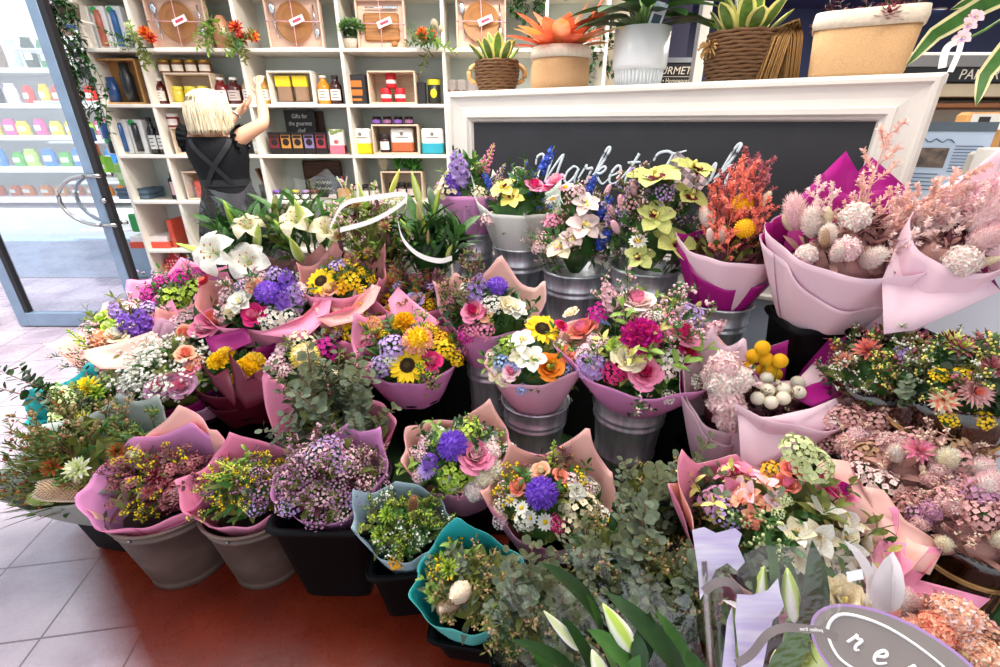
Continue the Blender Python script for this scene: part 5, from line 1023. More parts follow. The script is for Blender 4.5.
def lily_clump(label, base, leaves, buds, extra_stems):
    o = thing('lily_bunch', label, 'bouquet', base); b = V(base)
    for (x0,y0,s0,x1,y1,s1,w,mt,ar) in leaves:
        g = B(); blade(g, at(x0,y0,s0)-b, at(x1,y1,s1)-b, w, 0, ar); part('leaf', g, [LEAFS[mt]], o)
    for (x0,y0,s0,x1,y1,s1,w,c,c2) in buds: bud_between(o, at(x0,y0,s0)-b, at(x1,y1,s1)-b, w, c, c2)
    g = B()
    for (x,y,s) in extra_stems: g.tube([V((0,0,.02)), (at(x,y,s)-b)*.5+V((0,0,.05)), at(x,y,s)-b], .006, 6)
    part('stems', g, [G_STEM], o); return o
lb_ = V((.25,.52,.30))
lc = lily_clump('front bunch of closed white-green lily buds with broad glossy leaves', lb_,
  [(604,640,.86,541,563,.80,.045,'dark',.10),(600,636,.84,586,594,.82,.02,'leaf',.06),(690,690,.80,604,591,.84,.045,'dark',.10),(585,690,.84,510,640,.78,.032,'dark',.10),(596,690,.82,561,616,.80,.032,'dark',.08),(660,700,.78,587,629,.78,.05,'leaf',.06),
   (640,668,.80,650,612,.82,.035,'dark',-.16),(640,672,.78,636,632,.80,.03,'dark',.1),(705,700,.76,686,650,.78,.04,'leaf',.05),(560,700,.80,532,650,.80,.035,'leaf',.05),(620,700,.76,640,655,.77,.03,'leaf',.05),(700,690,.82,655,610,.86,.03,'leaf',.08)],
  [(580,650,.82,544,611,.79,.020,'palegreen','white'),(634,656,.80,603,604,.80,.036,'lime','white'),(606,690,.77,592,650,.76,.030,'palegreen','white'),(640,668,.79,618,640,.80,.02,'palegreen','white')], [(604,645,.86),(640,668,.80),(600,680,.8)])
g = B(); b = lb_; rng = random.Random(5); n = 26; vs = []
for (x,y,s) in [(492,667,.80),(488,640,.82),(500,590,.86),(515,556,.90),(560,548,.95),(610,552,.96),(650,570,.95),(690,600,.92),(706,650,.86),(712,690,.84)]: vs.append(at(x,y,s)-b)
top = [along(vs, k/n) for k in range(n+1)]; V2 = []
for k, p in enumerate(top):
    for i in range(7):
        t = i/6; q = p.lerp(V((p.x*.25, p.y*.25, .06)), t); q += V((.008*math.sin(k*1.3+i), .008*math.cos(k*.9-i), 0)); V2.append(q)
g.add(V2, [(k*7+i, (k+1)*7+i, (k+1)*7+i+1, k*7+i+1) for k in range(n) for i in range(6)]); part('cellophane_wrap', g, [PLASTIC], lc)
bucket('square', 'black bucket holding the front lily buds', lb_, .36, .10, 0)
# lilies in a printed clear sleeve, right foreground
sb = V((.50,.50,.32))
ls = lily_clump('cream and white lilies in a clear printed sleeve at the bottom right', sb,
  [(772,610,.80,764,528,.78,.030,'leaf',.05),(752,600,.78,744,552,.77,.02,'dark',.08),(800,640,.80,812,540,.78,.045,'dark',.14),(806,640,.78,790,560,.82,.03,'leaf',-.1),(735,660,.76,722,598,.75,.02,'leaf',.05),(728,680,.75,738,590,.78,.018,'light',.03),(860,660,.84,820,560,.84,.03,'leaf',.1),(770,690,.76,810,625,.76,.035,'leaf',.1),(840,690,.74,800,640,.75,.04,'leaf',.06),(775,640,.84,750,575,.86,.03,'dark',.1),(712,690,.76,720,628,.76,.022,'dark',.05)],
  [(794,622,.78,787,568,.77,.030,'lime','white'),(760,600,.79,764,566,.79,.02,'lime','white'),(818,690,.74,822,634,.75,.05,'lime','palegreen'),(780,690,.78,776,650,.78,.03,'palegreen','white')], [(790,620,.79),(830,600,.8),(870,600,.8)])
inv_ = lambda p: V(p)-sb
for (x,y,s,r,c,dr) in ((838,604,.80,26,'cream/lemon',(-.05,-.35,.9)),(822,628,.80,16,'cream/lemon',(-.3,-.4,.8))):
    sz = r*s/F*1.1; g_ = flower('lisianthus', *c.split('/')); part('lily', g_, None, ls, T(inv_(at(x,y,s))) @ toz(dr) @ S3(sz,sz,sz*1.5), label='cream half-open lily')
for (x0,y0,s0,x1,y1,s1,w) in ((862,606,.78,844,540,.76,.034),(872,612,.78,872,562,.77,.024),(880,612,.77,893,552,.76,.042),(936,690,.70,932,636,.69,.03),(764,640,.75,722,600,.74,.02)):
    g = B(); blade(g, inv_(at(x0,y0,s0)), inv_(at(x1,y1,s1)), w, 0, .12, fold=.5); part('petal', g, [mat('lily_petal_white','f5eef0',.5,.05,12,transl=.25)], ls, label='upright white lily petal')
# the clear sleeve with printed petal shapes
def sheet(pts_top, pts_bot, n=20, m=8, bulge=.0):
    g = B(); vs = []
    for k in range(n+1):
        a, b2 = along(pts_top, k/n), along(pts_bot, k/n)
        for i in range(m+1): vs.append(a.lerp(b2, i/m)+V((0,-bulge*math.sin(PI*i/m),0)))
    return g.add(vs, [(k*(m+1)+i, (k+1)*(m+1)+i, (k+1)*(m+1)+i+1, k*(m+1)+i+1) for k in range(n) for i in range(m)])
tp = [inv_(at(*q)) for q in ((700,560,.76),(712,575,.70),(760,545,.69),(820,548,.68),(890,555,.70),(902,600,.80))]; bt = [inv_(at(*q)) for q in ((712,720,.80),(715,720,.74),(770,720,.73),(830,720,.72),(890,720,.74),(896,720,.82))]
part('plastic_sleeve', sheet(tp, bt), [PLASTIC], ls)
m_print = mat('printed_petal_lilac', 'e9e2ee', .45, .0, 3, hx2='cfbfe2', stretch=(3,3,26), transl=.15)
def flat_shape(pts, s, m=m_print, nm='printed_petal', lab='white and lilac petal printed on the sleeve', th=.0006, par=ls, org=sb):
    P = [at(x,y,s+k*.0002)-org for k,(x,y) in enumerate(pts)]; C = sum(P, V((0,0,0)))/len(P); d = (V((0,0,H0))-(C+org)).normalized()*th; n = len(P)
    g = B(); g.add([p+d for p in P]+[p-d for p in P], [tuple(range(n)), tuple(range(2*n-1,n-1,-1))]+[(i, n+i, n+(i+1)%n, (i+1)%n) for i in range(n)], 0, None, False)
    return part(nm, g, [m], par, label=lab)
flat_shape([(692,530),(704,527),(716,533),(735,528),(742,534),(738,546),(745,562),(737,571),(727,563),(716,570),(708,586),(700,600),(698,570)], .705)
flat_shape([(737,594),(752,595),(768,590),(778,578),(780,592),(784,606),(779,615),(773,620),(768,640),(763,667),(758,690),(742,690),(738,650),(735,620)], .68)
flat_shape([(732,606),(735,640),(737,690),(720,690),(724,650),(727,620)], .69)
g = B(); pts = [inv_(at(*q)) for q in ((703,560,.71),(706,600,.71),(709,640,.71),(713,700,.71))]
g.tube(pts, .006, 6); part('sleeve_seam', g, [clear('seam_plastic','d8cdc4',.2,.9,.25)], ls, label='folded clear plastic seam')
def band(pts, w, m, nm, par, org, lab=None):
    P = [at(*q)-org for q in pts]; n = 60; g = B(); vs = []
    for _ in range(3): P = [P[0]]+[q for a_, b_ in zip(P, P[1:]) for q in (a_.lerp(b_,.25), a_.lerp(b_,.75))]+[P[-1]]
    for k in range(n+1):
        q = along(P, k/n); t = (along(P, min(1,k/n+.02))-along(P, max(0,k/n-.02))).normalized(); f = (V((0,0,H0))-(q+org)).normalized(); sd = t.cross(f).normalized()*w*.5; vs += [q-sd, q+sd]
    g.add(vs, [(2*k,2*k+2,2*k+3,2*k+1) for k in range(n)]); return part(nm, g, [m], par, label=lab)
m_rib = mat('taupe_ribbon', '857876', .45, .06, 8, transl=.15)
band([(704,592,.69),(715,582,.68),(730,581,.68),(740,592,.69),(742,612,.71)], .012, m_rib, 'ribbon', ls, sb, 'taupe ribbon loop')
bucket('square', 'dark bucket under the printed lily sleeve', sb, .40, .095, 0)
# oval tag
to = at(898,668,.64); tag_ = thing('gift_tag', 'grey oval gift tag with purple rim and white script on a taupe ribbon', 'tag', to)
f = (V((0,0,H0))-to).normalized(); rx = V((1,0,0)); rx = (rx-f*rx.dot(f)).normalized(); ry = f.cross(rx); Mt = M(((rx.x,ry.x,f.x),(rx.y,ry.y,f.y),(rx.z,ry.z,f.z))).to_4x4() @ rotz(-.62)
def disc(rx_, ry_, z0, z1, seg=48):
    g = B(); g.lathe([(1,z0),(1,z1)], seg, 0, S3(rx_,ry_,1), smooth=False); return g
part('rim', disc(.103,.062,-.001,.0006), [mat('tag_purple','a884b8',.5,.05,9)], tag_, Mt, label='purple rim')
part('card', disc(.099,.058,-.0005,.0011), [mat('tag_grey','857b77',.55,.05,9)], tag_, Mt)
g = B()
for pts in ([(-.02,-.03),(-.06,-.028),(-.082,.0),(-.07,.03),(-.02,.042),(.04,.03),(.075,.004)],)+tuple([(-.058+.03*k+(x+.2*z)*.034, -.008+z*.034) for x, z in st] for k, ch in enumerate('rese') for st in SCR[ch][1]):
    pp = cat_rom(pts, 6); g.tube([(x,y,.0014) for x,y in pp], [.0012+.0012*abs(math.sin(2.6*i/len(pp)+.5)) for i in range(len(pp))], 5)
part('lettering', g, [mat('tag_white','f6f2ee',.6,.02,9)], tag_, Mt, label='white looping script and swash')
band([(736,664,.67),(752,655,.66),(766,634,.65),(782,627,.65),(802,628,.65),(822,631,.64),(838,638,.63)], .0105, m_rib, 'ribbon', tag_, to, 'taupe ribbon with small white print')
pr = flat_shape([(846,572),(862,569),(864,579),(848,582)], .672, mat('price_white','f4f4f2',.5,.02,9), 'price_sticker', 'small white price sticker')

fv = (V((0,0,H0))-at(812,629,.628)).normalized(); rx = (V((1,0,0))-fv*fv.x).normalized(); ry = fv.cross(rx)
lt = lettering('lettering', 'pollen free', .0062, mat('tag_white','f6f2ee',.6,.02,9), tag_, (0,0,0), (0,0,0), .0001)
lt.matrix_local = M(((rx.x,ry.x,fv.x),(rx.y,ry.y,fv.y),(rx.z,ry.z,fv.z))).to_4x4() @ rotz(-.06) @ S3(-1,1,1); lt.location = at(811,629.5,.632)-to; lt['label'] = 'mirrored white print on the ribbon'
# ================= gifts on the wall shelving =================
KX = [.0084,.0081,.00775,.00747,.00718,.00688]; KY = [.008,.0077,.0072,.0066,.0062,.0063]
def sx(px, row, Y=3.80): return xat(px, Y, BZ[row])
def pm_(c, r=.5, **k): return mat('item_'+c, c, r, .06, 12, **k)
m_glassd = lambda c: mat('bottle_'+c, c, .12, .1, 6, spec=.6)
m_lab = mat('paper_label', 'f2eee4', .6, .03, 30); m_gold = mat('lid_gold', 'b08a3c', .3, .08, 9, metal=.8); m_wood = mat('pale_crate_wood', 'd3bda4', .65, .1, 6, stretch=(2,2,40)); m_acacia = mat('acacia_wood', 'b07a45', .45, .05, 5, hx2='8a5a30', stretch=(1,1,14)); m_walnut = mat('walnut_board', '5a3a26', .5, .05, 5, hx2='3c2617', stretch=(1,1,16))
m_spoon = mat('cutlery_steel', 'c6ccd2', .2, .05, 9, metal=1); m_string = mat('pink_string', 'dfa6ae', .7)
def loc(px, row, Y=3.82): return (sx(px, row, Y), Y, BZ[row]+.001)
def bottle(name, label, px, row, w, h, body, lab=None, cap='2a2422', Y=3.82, group=None, z=None, neck=.3):
    p = loc(px, row, Y); p = (p[0], p[1], z if z is not None else p[2]); r = w*KX[row]/2; H = h*KY[row]; o = thing(name, label, 'bottle', p, 0, group)
    g = B(); g.lathe([(.001,0),(r*.9,0),(r,.01),(r,H*.62),(r*.85,H*.7),(r*neck*1.15,H*.8),(r*neck,H*.9),(r*neck,H*.94)], 16); part('body', g, [m_glassd(body)], o)
    g = B(); g.lathe([(r*neck*1.2,H*.9),(r*neck*1.25,H*.91),(r*neck*1.25,H),(.001,H)], 12); part('cap', g, [pm_(cap)], o)
    if lab:
        g = B(); n = 8; vs = []
        for k in range(n+1):
            a = -PI/2-1.0+2.0*k/n; vs += [(r*1.012*math.cos(a), r*1.012*math.sin(a), H*.14), (r*1.012*math.cos(a), r*1.012*math.sin(a), H*.52)]
        g.add(vs, [(2*k,2*k+2,2*k+3,2*k+1) for k in range(n)])
        for j in range(3):
            pass
        part('paper_label', g, [pm_(lab)], o); g = B()
        for j, (a0, a1) in enumerate(((-.5,.5),(-.35,.35),(-.55,.55))):
            z0 = H*(.42-.1*j); g.add([(r*1.02*math.cos(-PI/2+a), r*1.02*math.sin(-PI/2+a), zz) for a in (a0,a0*.5,0,a1*.5,a1) for zz in (z0, z0+H*.025)], [(2*k,2*k+2,2*k+3,2*k+1) for k in range(4)])
        part('print_lines', g, [pm_('3a3434')], o)
    return o
def jar(name, label, px, row, w, h, body, lid, lab=None, Y=3.82, z=None, group=None):
    p = loc(px, row, Y); p = (p[0], p[1], z if z is not None else p[2]); r = w*KX[row]/2; H = h*KY[row]; o = thing(name, label, 'jar', p, 0, group)
    g = B(); g.lathe([(.001,0),(r*.92,0),(r,.006),(r,H*.7),(r*.85,H*.78),(.001,H*.78)], 16); part('body', g, [m_glassd(body)], o)
    g = B(); g.lathe([(r*.9,H*.76),(r*.92,H*.77),(r*.92,H*.98),(r*.86,H),(.001,H)], 16); part('lid', g, [lid if not isinstance(lid, str) else pm_(lid)], o)
    if lab:
        g = B(); n = 6; vs = []
        for k in range(n+1):
            a = -PI/2-1.1+2.2*k/n; vs += [(r*1.015*math.cos(a), r*1.015*math.sin(a), H*.15), (r*1.015*math.cos(a), r*1.015*math.sin(a), H*.6)]
        g.add(vs, [(2*k,2*k+2,2*k+3,2*k+1) for k in range(n)]); part('paper_label', g, [pm_(lab)], o)
    return o
def crate(label, pl, pr, row, h, d=.2, Y=None, name='wooden_crate', m=None, hx=None, z=None):
    x0, x1 = sx(pl,row,3.76), sx(pr,row,3.76); w = x1-x0; H = h*KY[row]; t = .012; o = thing(name, label, 'crate', ((x0+x1)/2, 3.75, (BZ[row] if z is None else z)+.001))
    g = B()
    g.bbox(-w/2, w/2, 0, d, 0, t, .003); g.bbox(-w/2, w/2, 0, d, H-t, H, .003); g.bbox(-w/2, -w/2+t, 0, d, t, H-t, .003); g.bbox(w/2-t, w/2, 0, d, t, H-t, .003)
    part('frame', g, [m or m_wood], o); g = B(); g.box(-w/2+t, w/2-t, d-.008, d-.001, t, H-t); part('back_panel', g, [m or m_wood], o); return o
def box_item(name, label, cat, px, row, w, h, d, hx, Y=3.80, z=None, group=None, rz=0, bev=.003):
    p = loc(px, row, Y); p = (p[0], p[1], z if z is not None else p[2]); W, H = w*KX[row], h*KY[row]; o = thing(name, label, cat, p, rz, group)
    g = B(); g.bbox(-W/2, W/2, 0, d, 0, H, bev); part('body', g, [pm_(hx)], o); return o, W, H
def boxed_bottle(label, px, row, w, h, c, h0=.08, h1=.9, bc=None):
    o, W, H = box_item('boxed_drink_bottle', label, 'boxed bottle', px, row, w, h, .07, 'f1f0ee', group=None)
    g = B(); r = W*.22; g.lathe([(.001,0),(r,0),(r,(h1-h0)*H*.88),(r*.8,(h1-h0)*H*.92),(r*.8,(h1-h0)*H),(.001,(h1-h0)*H)], 14); part('bottle', g, [mat('flask_'+c, c, .3, .05, 8, spec=.6)], o, T(0,-r*.35,h0*H))
    g = B(); g.lathe([(.001,-.001),(W*.24,-.001),(W*.24,.001),(.001,.001)], 14); part('round_sticker', g, [pm_('46b96a')], o, T(-W*.2,-.002,H*.9) @ M.Rotation(PI/2,4,'X')); return o
boxed_bottle('white box with slim blue bottle left of the terracotta one, top left shelf', 92, 5, 14, 41, '2c5f9e')
boxed_bottle('white box with slim terracotta bottle on the top left shelf', 108, 5, 14, 41, 'b5604c')
boxed_bottle('white box with slim blue bottle right of the terracotta one, top left shelf', 124, 5, 14, 41, '3467a4')
boxed_bottle('small white box with short black cup under the short blue one', 115, 3, 14, 15, '26282c')
bz2 = BZ[3]+15*KY[3]+.002
o = boxed_bottle('small white box with short blue cup stacked on the black cup box', 113, 3, 14, 19, '2c5f9e'); o.location.z = bz2
boxed_bottle('white box with tall blue bottle between short cups and black bottle', 128, 3, 14, 36, '2b5a96'); boxed_bottle('white box with tall black bottle on the third shelf', 143, 3, 14, 36, '232428')
# kraft window box with two bottles
o = crate('kraft window box holding a blue flask and a tall black flask', 104, 147, 4, 46, .12, name='kraft_box', m=mat('kraft_board','c18f55',.7,.1,9))
for dx, r, h, c in ((-.085,.036,.16,'2a4d86'),(.035,.042,.25,'26282b')):
    g = B(); g.lathe([(.001,0),(r,0),(r,h*.72),(r*.72,h*.78),(r*.72,h),(.001,h)], 16); part('flask', g, [mat('flask_'+c,c,.3,.05,8,spec=.6)], o, T(dx,.05,.014))
# gift boxes with wooden plate and cutlery
def plate_box(label, pl, pr, row, h, kind):
    o = crate(label, pl, pr, row, h, .05, name='wooden_gift_box', m=mat('gift_box_pink_wood','d9b7a2',.6,.08,6,stretch=(2,2,40))); x0, x1 = sx(pl,row,3.76), sx(pr,row,3.76); w = x1-x0; H = h*KY[row]
    if kind == 'plate':
        g = B(); g.lathe([(.001,.008),(.09,.008),(.115,.022),(.122,.022),(.118,.012),(.09,0),(.001,0)], 36); part('wooden_plate', g, [m_acacia], o, T(0,.03,H*.5) @ M.Rotation(PI/2,4,'X'))
        g = B(); g.tube([(0,0,-.1),(0,-.004,.04)], .005, 6); g.ball((0,0,.075), .02, .006, .035); part('spoon', g, [m_spoon], o, T(-w*.36,.02,H*.52) @ M.Rotation(-.1,4,'Y'))
        g = B(); g.tube([(0,0,.1),(0,-.004,-.03)], .005, 6); g.ball((0,0,-.06), .016, .006, .03); part('fork', g, [m_spoon], o, T(w*.38,.02,H*.5) @ M.Rotation(-.05,4,'Y'))
    else:
        g = B(); g.bbox(-.12,.12,0,.015,-.09,.075,.01); g.bbox(.06,.1,0,.015,-.12,-.085,.006); part('wooden_board', g, [m_acacia], o, T(0,.025,H*.48)); g = B(); g.tube([(-.1,0,0),(.02,0,0)], .004, 6); g.bbox(.02,.12,-.003,.003,-.008,.008,.002); part('spreader', g, [m_spoon], o, T(0,.02,H*.84))
    g = B(); g.tube([(-w/2,-.004,H*.52),(0,-.012,H*.5),(w/2,-.004,H*.5)], .003, 5); g.tube([(.0,-.004,0),(0.004,-.012,H*.5),(-.002,-.004,H)], .003, 5); part('string', g, [m_string], o)
    g = B(); g.bbox(-.05,.05,-.001,.001,-.02,.02,.0008); part('gift_label', g, [pm_('f3e9e6')], o, T(.03,-.016,H*.52) @ M.Rotation(-.35,4,'Y')); g = B(); g.bbox(-.03,.03,-.001,.001,-.008,.008,.0005); part('label_print', g, [pm_('c9435a')], o, T(.03,-.018,H*.52) @ M.Rotation(-.35,4,'Y'))
plate_box('wooden gift box with round plate on top shelf above the yellow-jar crate', 155, 213, 5, 50, 'plate'); plate_box('wooden gift box with round plate above the yellow-topped bags', 271, 325, 5, 50, 'plate')
plate_box('wooden gift box with serving board and spreader on the top shelf', 359, 407, 5, 46, 'board'); plate_box('wooden gift box with round plate nearest the hanging ivy', 457, 506, 5, 50, 'plate')
# small flower sprays resting on the top shelf's front edge
def spray(label, px, py, cols, w, seed, droop=1):
    R = random.Random(seed); Y = 3.74; x = xat(px, Y, BZ[5]); o = thing('protea_spray', label, 'flowers', (x, Y, BZ[5]+.005))
    for k, (kd, c, dx, dz, sz) in enumerate(cols): part(PART_NAME.get(kd,kd), flower(kd, *c.split('/')), None, o, T(dx*w,-.03,.05+dz) @ toz((dx*.8,-.9,.5)) @ S(sz))
    for k in range(9): d = V((R.uniform(-1,1), -.5, R.uniform(-.9,.5)*droop)); part('leaf_sprig', sprig('leaf_sprig', k % 3, ('leaf','light','olive')[k % 3]), None, o, T(0,-.02,.03) @ toz(d) @ S(R.uniform(.12,.22)))
    return o
spray('white and orange flower spray at the left upright of the top shelf', 142, 40, [('plume','white/cream',-.1,.06,.06),('leucadendron','orange/red',.35,.03,.05),('leucadendron','red/orange',.5,.0,.045)], .2, 1)
spray('red and white flower spray trailing over the top shelf beside the carrot-shaped pot', 243, 42, [('plume','white/cream',-.35,.03,.06),('leucadendron','red/orange',0,.06,.055),('leucadendron','red/coral',.1,.0,.05),('leucadendron','orange/red',.45,.01,.05)], .22, 2)
spray('orange and cream flower spray between serving board box and ivy', 433, 42, [('plume','white/cream',.1,.08,.06),('leucadendron','orange/red',-.3,.02,.055),('leucadendron','red/orange',.0,.01,.05),('plume','cream/white',.3,.05,.05)], .2, 3, .8)
o = thing('succulent_pot', 'terracotta cone pot with trailing green succulent on the top shelf', 'pot plant', loc(226,5,3.78)); g = B(); g.lathe([(.001,0),(.05,0),(.062,.08),(.05,.16),(.02,.2),(.001,.2)], 18); part('pot', g, [pm_('c98a68')], o)
for k in range(5): part('leaf_sprig', sprig('leaf_sprig', k % 3, 'light'), None, o, T(-.03,-.03,.2) @ toz((-.5+.1*k,-.4,-.8 if k else 1)) @ S(.16+.03*k if k else .1))
o = thing('succulent_plant', 'small green leafy succulent beside the serving board box', 'pot plant', loc(352,5,3.78)); g = B(); g.lathe([(.001,0),(.04,0),(.055,.06),(.05,.062),(.001,.05)], 16); part('pot', g, [pm_('b9ad9c')], o)
for k in range(9): part('leucadendron', flower('leucadendron','green','sage'), None, o, T(.07*math.cos(k*GA)*math.sqrt(k/9),.0+.04*math.sin(k*GA)-.02,.09+.02*(k%3)) @ toz((math.cos(k*GA)*.7,-.5,.7)) @ S(.055))
# second shelf
o, W, H = box_item('tea_tin', 'small black tin beside the sauce bottle on the second shelf', 'tin', 153, 4, 11, 18, .07, '24242a'); g = B(); g.box(-W*.3,W*.3,-.002,0,H*.3,H*.6); part('paper_label', g, [pm_('8f8f93')], o)
bottle('sauce_bottle','dark red sauce bottle left of the crate of yellow jars',164,4,15,27,'5a1a14','e9ddd0','e8e2d8',neck=.42)
crate('pale crate holding yellow jars with four jars on its top', 171, 217, 4, 32)
for k in range(3): jar('relish_jar', 'yellow jar inside the second-shelf crate, '+('left of the three','middle of the three','right of the three')[k], 181+13*k, 4, 12, 17, 'd9c23c', 'e3d24c', z=BZ[4]+.014, Y=3.83, group='yellow jars in the crate')
for k in range(4): jar('spice_jar', 'gold-lidded brown jar on top of the yellow jars\' crate, '+('leftmost','second from left','third from left','rightmost')[k], 175+13*k, 4, 12, 14, '7a5038', m_gold, 'e9dcc8', z=BZ[4]+32*KY[4]+.002, Y=3.83, group='gold-lidded jars on the crate')
bottle('sauce_bottle','red sauce bottle with white label right of the yellow-jar crate',225,4,14,28,'7a1c1c','f0e6de','eae4da',neck=.42); bottle('sauce_bottle','dark sauce bottle next to the upright, behind the raised hand',238,4,14,28,'54181a','d8c4bc','eae4da',neck=.42)
bottle('syrup_bottle','cream-labelled bottle behind the raised hand',252,4,13,30,'b99a72','f3ece0','c9c3b4',neck=.45); bottle('syrup_bottle','amber syrup bottle left of the crate of yellow-topped bags',267,4,13,30,'c08a2c','f3ece0','c9c3b4',neck=.45)
crate('white crate holding two bags with yellow tops', 272, 316, 4, 34, m=mat('white_crate','ece4d8',.6,.05,6))
for k in range(2):
    o, W, H = box_item('pasta_bag', ('clear bag of brown snacks with yellow top, left in white crate','clear bag of brown rings with yellow top, right in white crate')[k], 'bag', 286+17*k, 4, 14, 27, .05, '9b7b62', z=BZ[4]+.014, Y=3.80, bev=.012); g = B(); g.bbox(-W*.52,W*.52,-.004,.03,H*.6,H*1.02,.003); part('header_card', g, [pm_('f2d62a')], o)
bottle('syrup_bottle','orange syrup bottle left of the dark one in the third bay',326,4,13,30,'d0871c','f3ece0','c9c3b4',neck=.45); bottle('syrup_bottle','dark red cordial bottle at the right end of the third bay',338,4,12,30,'3a1216','f0ece4','2c2420',neck=.45)
o, W, H = box_item('coffee_bag','matt black coffee bag with orange print','bag',357,4,23,31,.07,'28272a',bev=.008); g = B(); g.box(-W*.3,W*.3,-.002,0,H*.58,H*.8); g.box(-W*.3,W*.3,-.002,0,H*.3,H*.5); g.box(-W*.25,W*.25,-.002,0,H*.12,H*.2); part('orange_print', g, [pm_('c9742e')], o)
crate('pale crate holding a pyramid of three red cans', 370, 417, 4, 34)
for k, (px, dz) in enumerate(((387,0),(401,0),(393,15))):
    p = loc(px,4,3.83); r = 5.2*KX[4]; H = 15*KY[4]; o = thing('red_can', ('red can at lower left of the pyramid','red can at lower right of the pyramid','red can on top of the pyramid')[k], 'can', (p[0],p[1],BZ[4]+.014+dz*KY[4]+.001*bool(dz)), 0, 'red cans in the crate'); g = B(); g.lathe([(.001,0),(r*.95,0),(r,.004),(r,H-.004),(r*.95,H),(.001,H)], 18); part('body', g, [pm_('c8202c',.35)], o); g = B(); g.lathe([(r*1.01,H*.3),(r*1.01,H*.55)], 18, cap0=False, cap1=False); part('white_band', g, [pm_('efe3dc')], o)
box_item('cracker_box','narrow black box beside the yellow and black tin','box',422,4,8,23,.07,'232125')
p = loc(435,4); o = thing('nut_tin','black tin with yellow lid band and gold print','tin',p); g = B(); g.lathe([(.001,0),(.045,0),(.046,.004),(.046,.165),(.001,.17)],18); part('body', g, [pm_('26241f',.35)], o); g = B(); g.lathe([(.0475,.125),(.0475,.16)],18,cap0=False,cap1=False); g.ball((0,-.046,.07),.025,.004,.03); part('yellow_print', g, [pm_('d6c62c')], o)
for k in range(3):
    o, W, H = box_item('confection_bag', 'clear bag of dark sweets left of the chalkboard frame, '+('left one','middle one','right one')[k], 'bag', 452+10*k, 4, 11, 26, .05, '8f8580', bev=.014, group='clear sweet bags'); g = B()
    for j in range(22): R = random.Random(j+k*50); g.ball((R.uniform(-W*.4,W*.4),-.002,R.uniform(.01,H*.55)), .011, .006, .011, 0, 6, 4)
    part('sweets', g, [pm_('5a3c30')], o)
# third shelf
for k, px in enumerate((158,166,174)): bottle('vinegar_bottle', 'tall dark bottle with white label by the woman, '+('left of three','middle of three','right of three')[k], px, 3, 8.5, 38, '1c1a1a', 'ecebe6', '1f1c1c', group='tall dark bottles', neck=.4)
crate('pale crate half hidden behind the woman, a red-labelled jar on top', 177, 212, 3, 28); jar('relish_jar','jar with red label on the crate behind the woman',182,3,11,14,'8a2a26','f0ece6','e8e0dc',z=BZ[3]+28*KY[3]+.002)
def chalk_sign(label, px, row, w, h, lines, z=None, Y=3.96):
    o, W, H = box_item('chalk_sign', label, 'sign', px, row, w, h, .012, '2c2f31', Y=Y, z=z); g = B()
    for i, tx in enumerate(lines): lettering('lettering', tx, .044, mat('chalk_white','eceeea',.7,.05,40), o, (0, -.0025, H*(.86-.165*i)), sx=.8, shear=.15, depth=.0005)
    return o, W, H
o, W, H = chalk_sign('small chalk sign between the woman\'s arms', 246, 3, 20, 30, ['Gifts','for','home'][:0])
g = B(); 
for i in range(4): pts = [(-W*.3+W*.6*k/12, -.003, H*(.75-.17*i)+.012*math.sin(k*2.2+i)) for k in range(13)]; g.tube(pts, .003, 4)
part('lettering', g, [mat('chalk_white','eceeea',.7,.05,40)], o)
jar('candle_jar','pale cream jar at the woman\'s elbow',262,3,13,22,'d8cdb4','e9e2d2','f2eee4')
for k, (px, c) in enumerate(zip((276.5,288,299.5,311,322.5), ('7a2630','c98a3c','b98a50','8a78a8','a83a48'))):
    o, W, H = box_item('chocolate_bar', 'boxed chocolate bar with '+('deep red','amber','tan','violet','crimson')[k]+' panel on the third shelf', 'chocolate bar', px, 3, 11, 23, .03, '231d1e', group='boxed chocolate bars', Y=3.78); g = B(); g.box(-W*.42,W*.42,-.002,0,H*.28,H*.88); part('colour_panel', g, [pm_(c)], o); g = B(); g.ball((0,-.002,H*.55),W*.3,.003,W*.3,0,12,6); g.box(-W*.3,W*.3,-.003,0,H*.1,H*.16); g.box(-W*.36,W*.36,-.004,-.002,H*.74,H*.86); part('dark_emblem', g, [pm_('2a1c1a')], o)
chalk_sign('chalk sign with white words above the chocolate bars', 305, 3, 31, 46, ['Gifts for','the gourmet','chef'], Y=3.93)
o, W, H = box_item('serving_board','dark round-cornered wooden board behind the gourmet chalk sign','board',318,3,22,45,.014,'4a3226',Y=3.99,bev=.006)
o, W, H = box_item('drink_pack','white and pink botanical drink pack at the end of the chocolate bars','pack',338,3,15,26,.06,'efe9e2',bev=.01); g = B(); g.bbox(-W*.5,W*.5,-.004,.061,0,H*.36,.004); part('pink_panel', g, [pm_('e0788c')], o); g = B(); g.ball((0,-.003,H*.5),W*.16,.004,W*.13); part('fruit_print', g, [pm_('c8686a')], o); g = B()
for k in range(12): R = random.Random(k); g.ball((R.uniform(-W*.45,W*.45),-.003,H*R.uniform(.82,.98)), .012, .003, .008, 0, 6, 4)
part('leaf_print', g, [pm_('8ea85a')], o)
def pouch(label, px, row, w, h, c, z=None, Y=3.80):
    o, W, H = box_item('pouch', label, 'pouch', px, row, w, h, .07, 'f0ece4', z=z, Y=Y, bev=.012); g = B(); g.bbox(-W*.505,W*.505,-.004,.074,0,H*.46,.01); part('colour_base', g, [pm_(c)], o); g = B(); g.box(-W*.3,W*.3,-.002,0,H*.62,H*.66); g.ball((0,-.001,H*.78),W*.08,.002,W*.08); part('print', g, [pm_('7a7470')], o)
pouch('white pouch with yellow base at the left of the fourth bay', 362, 3, 22, 27, 'f0c818'); crate('pale crate with a jam jar and terracotta pouch, four tiny jars on top', 374, 420, 3, 31)
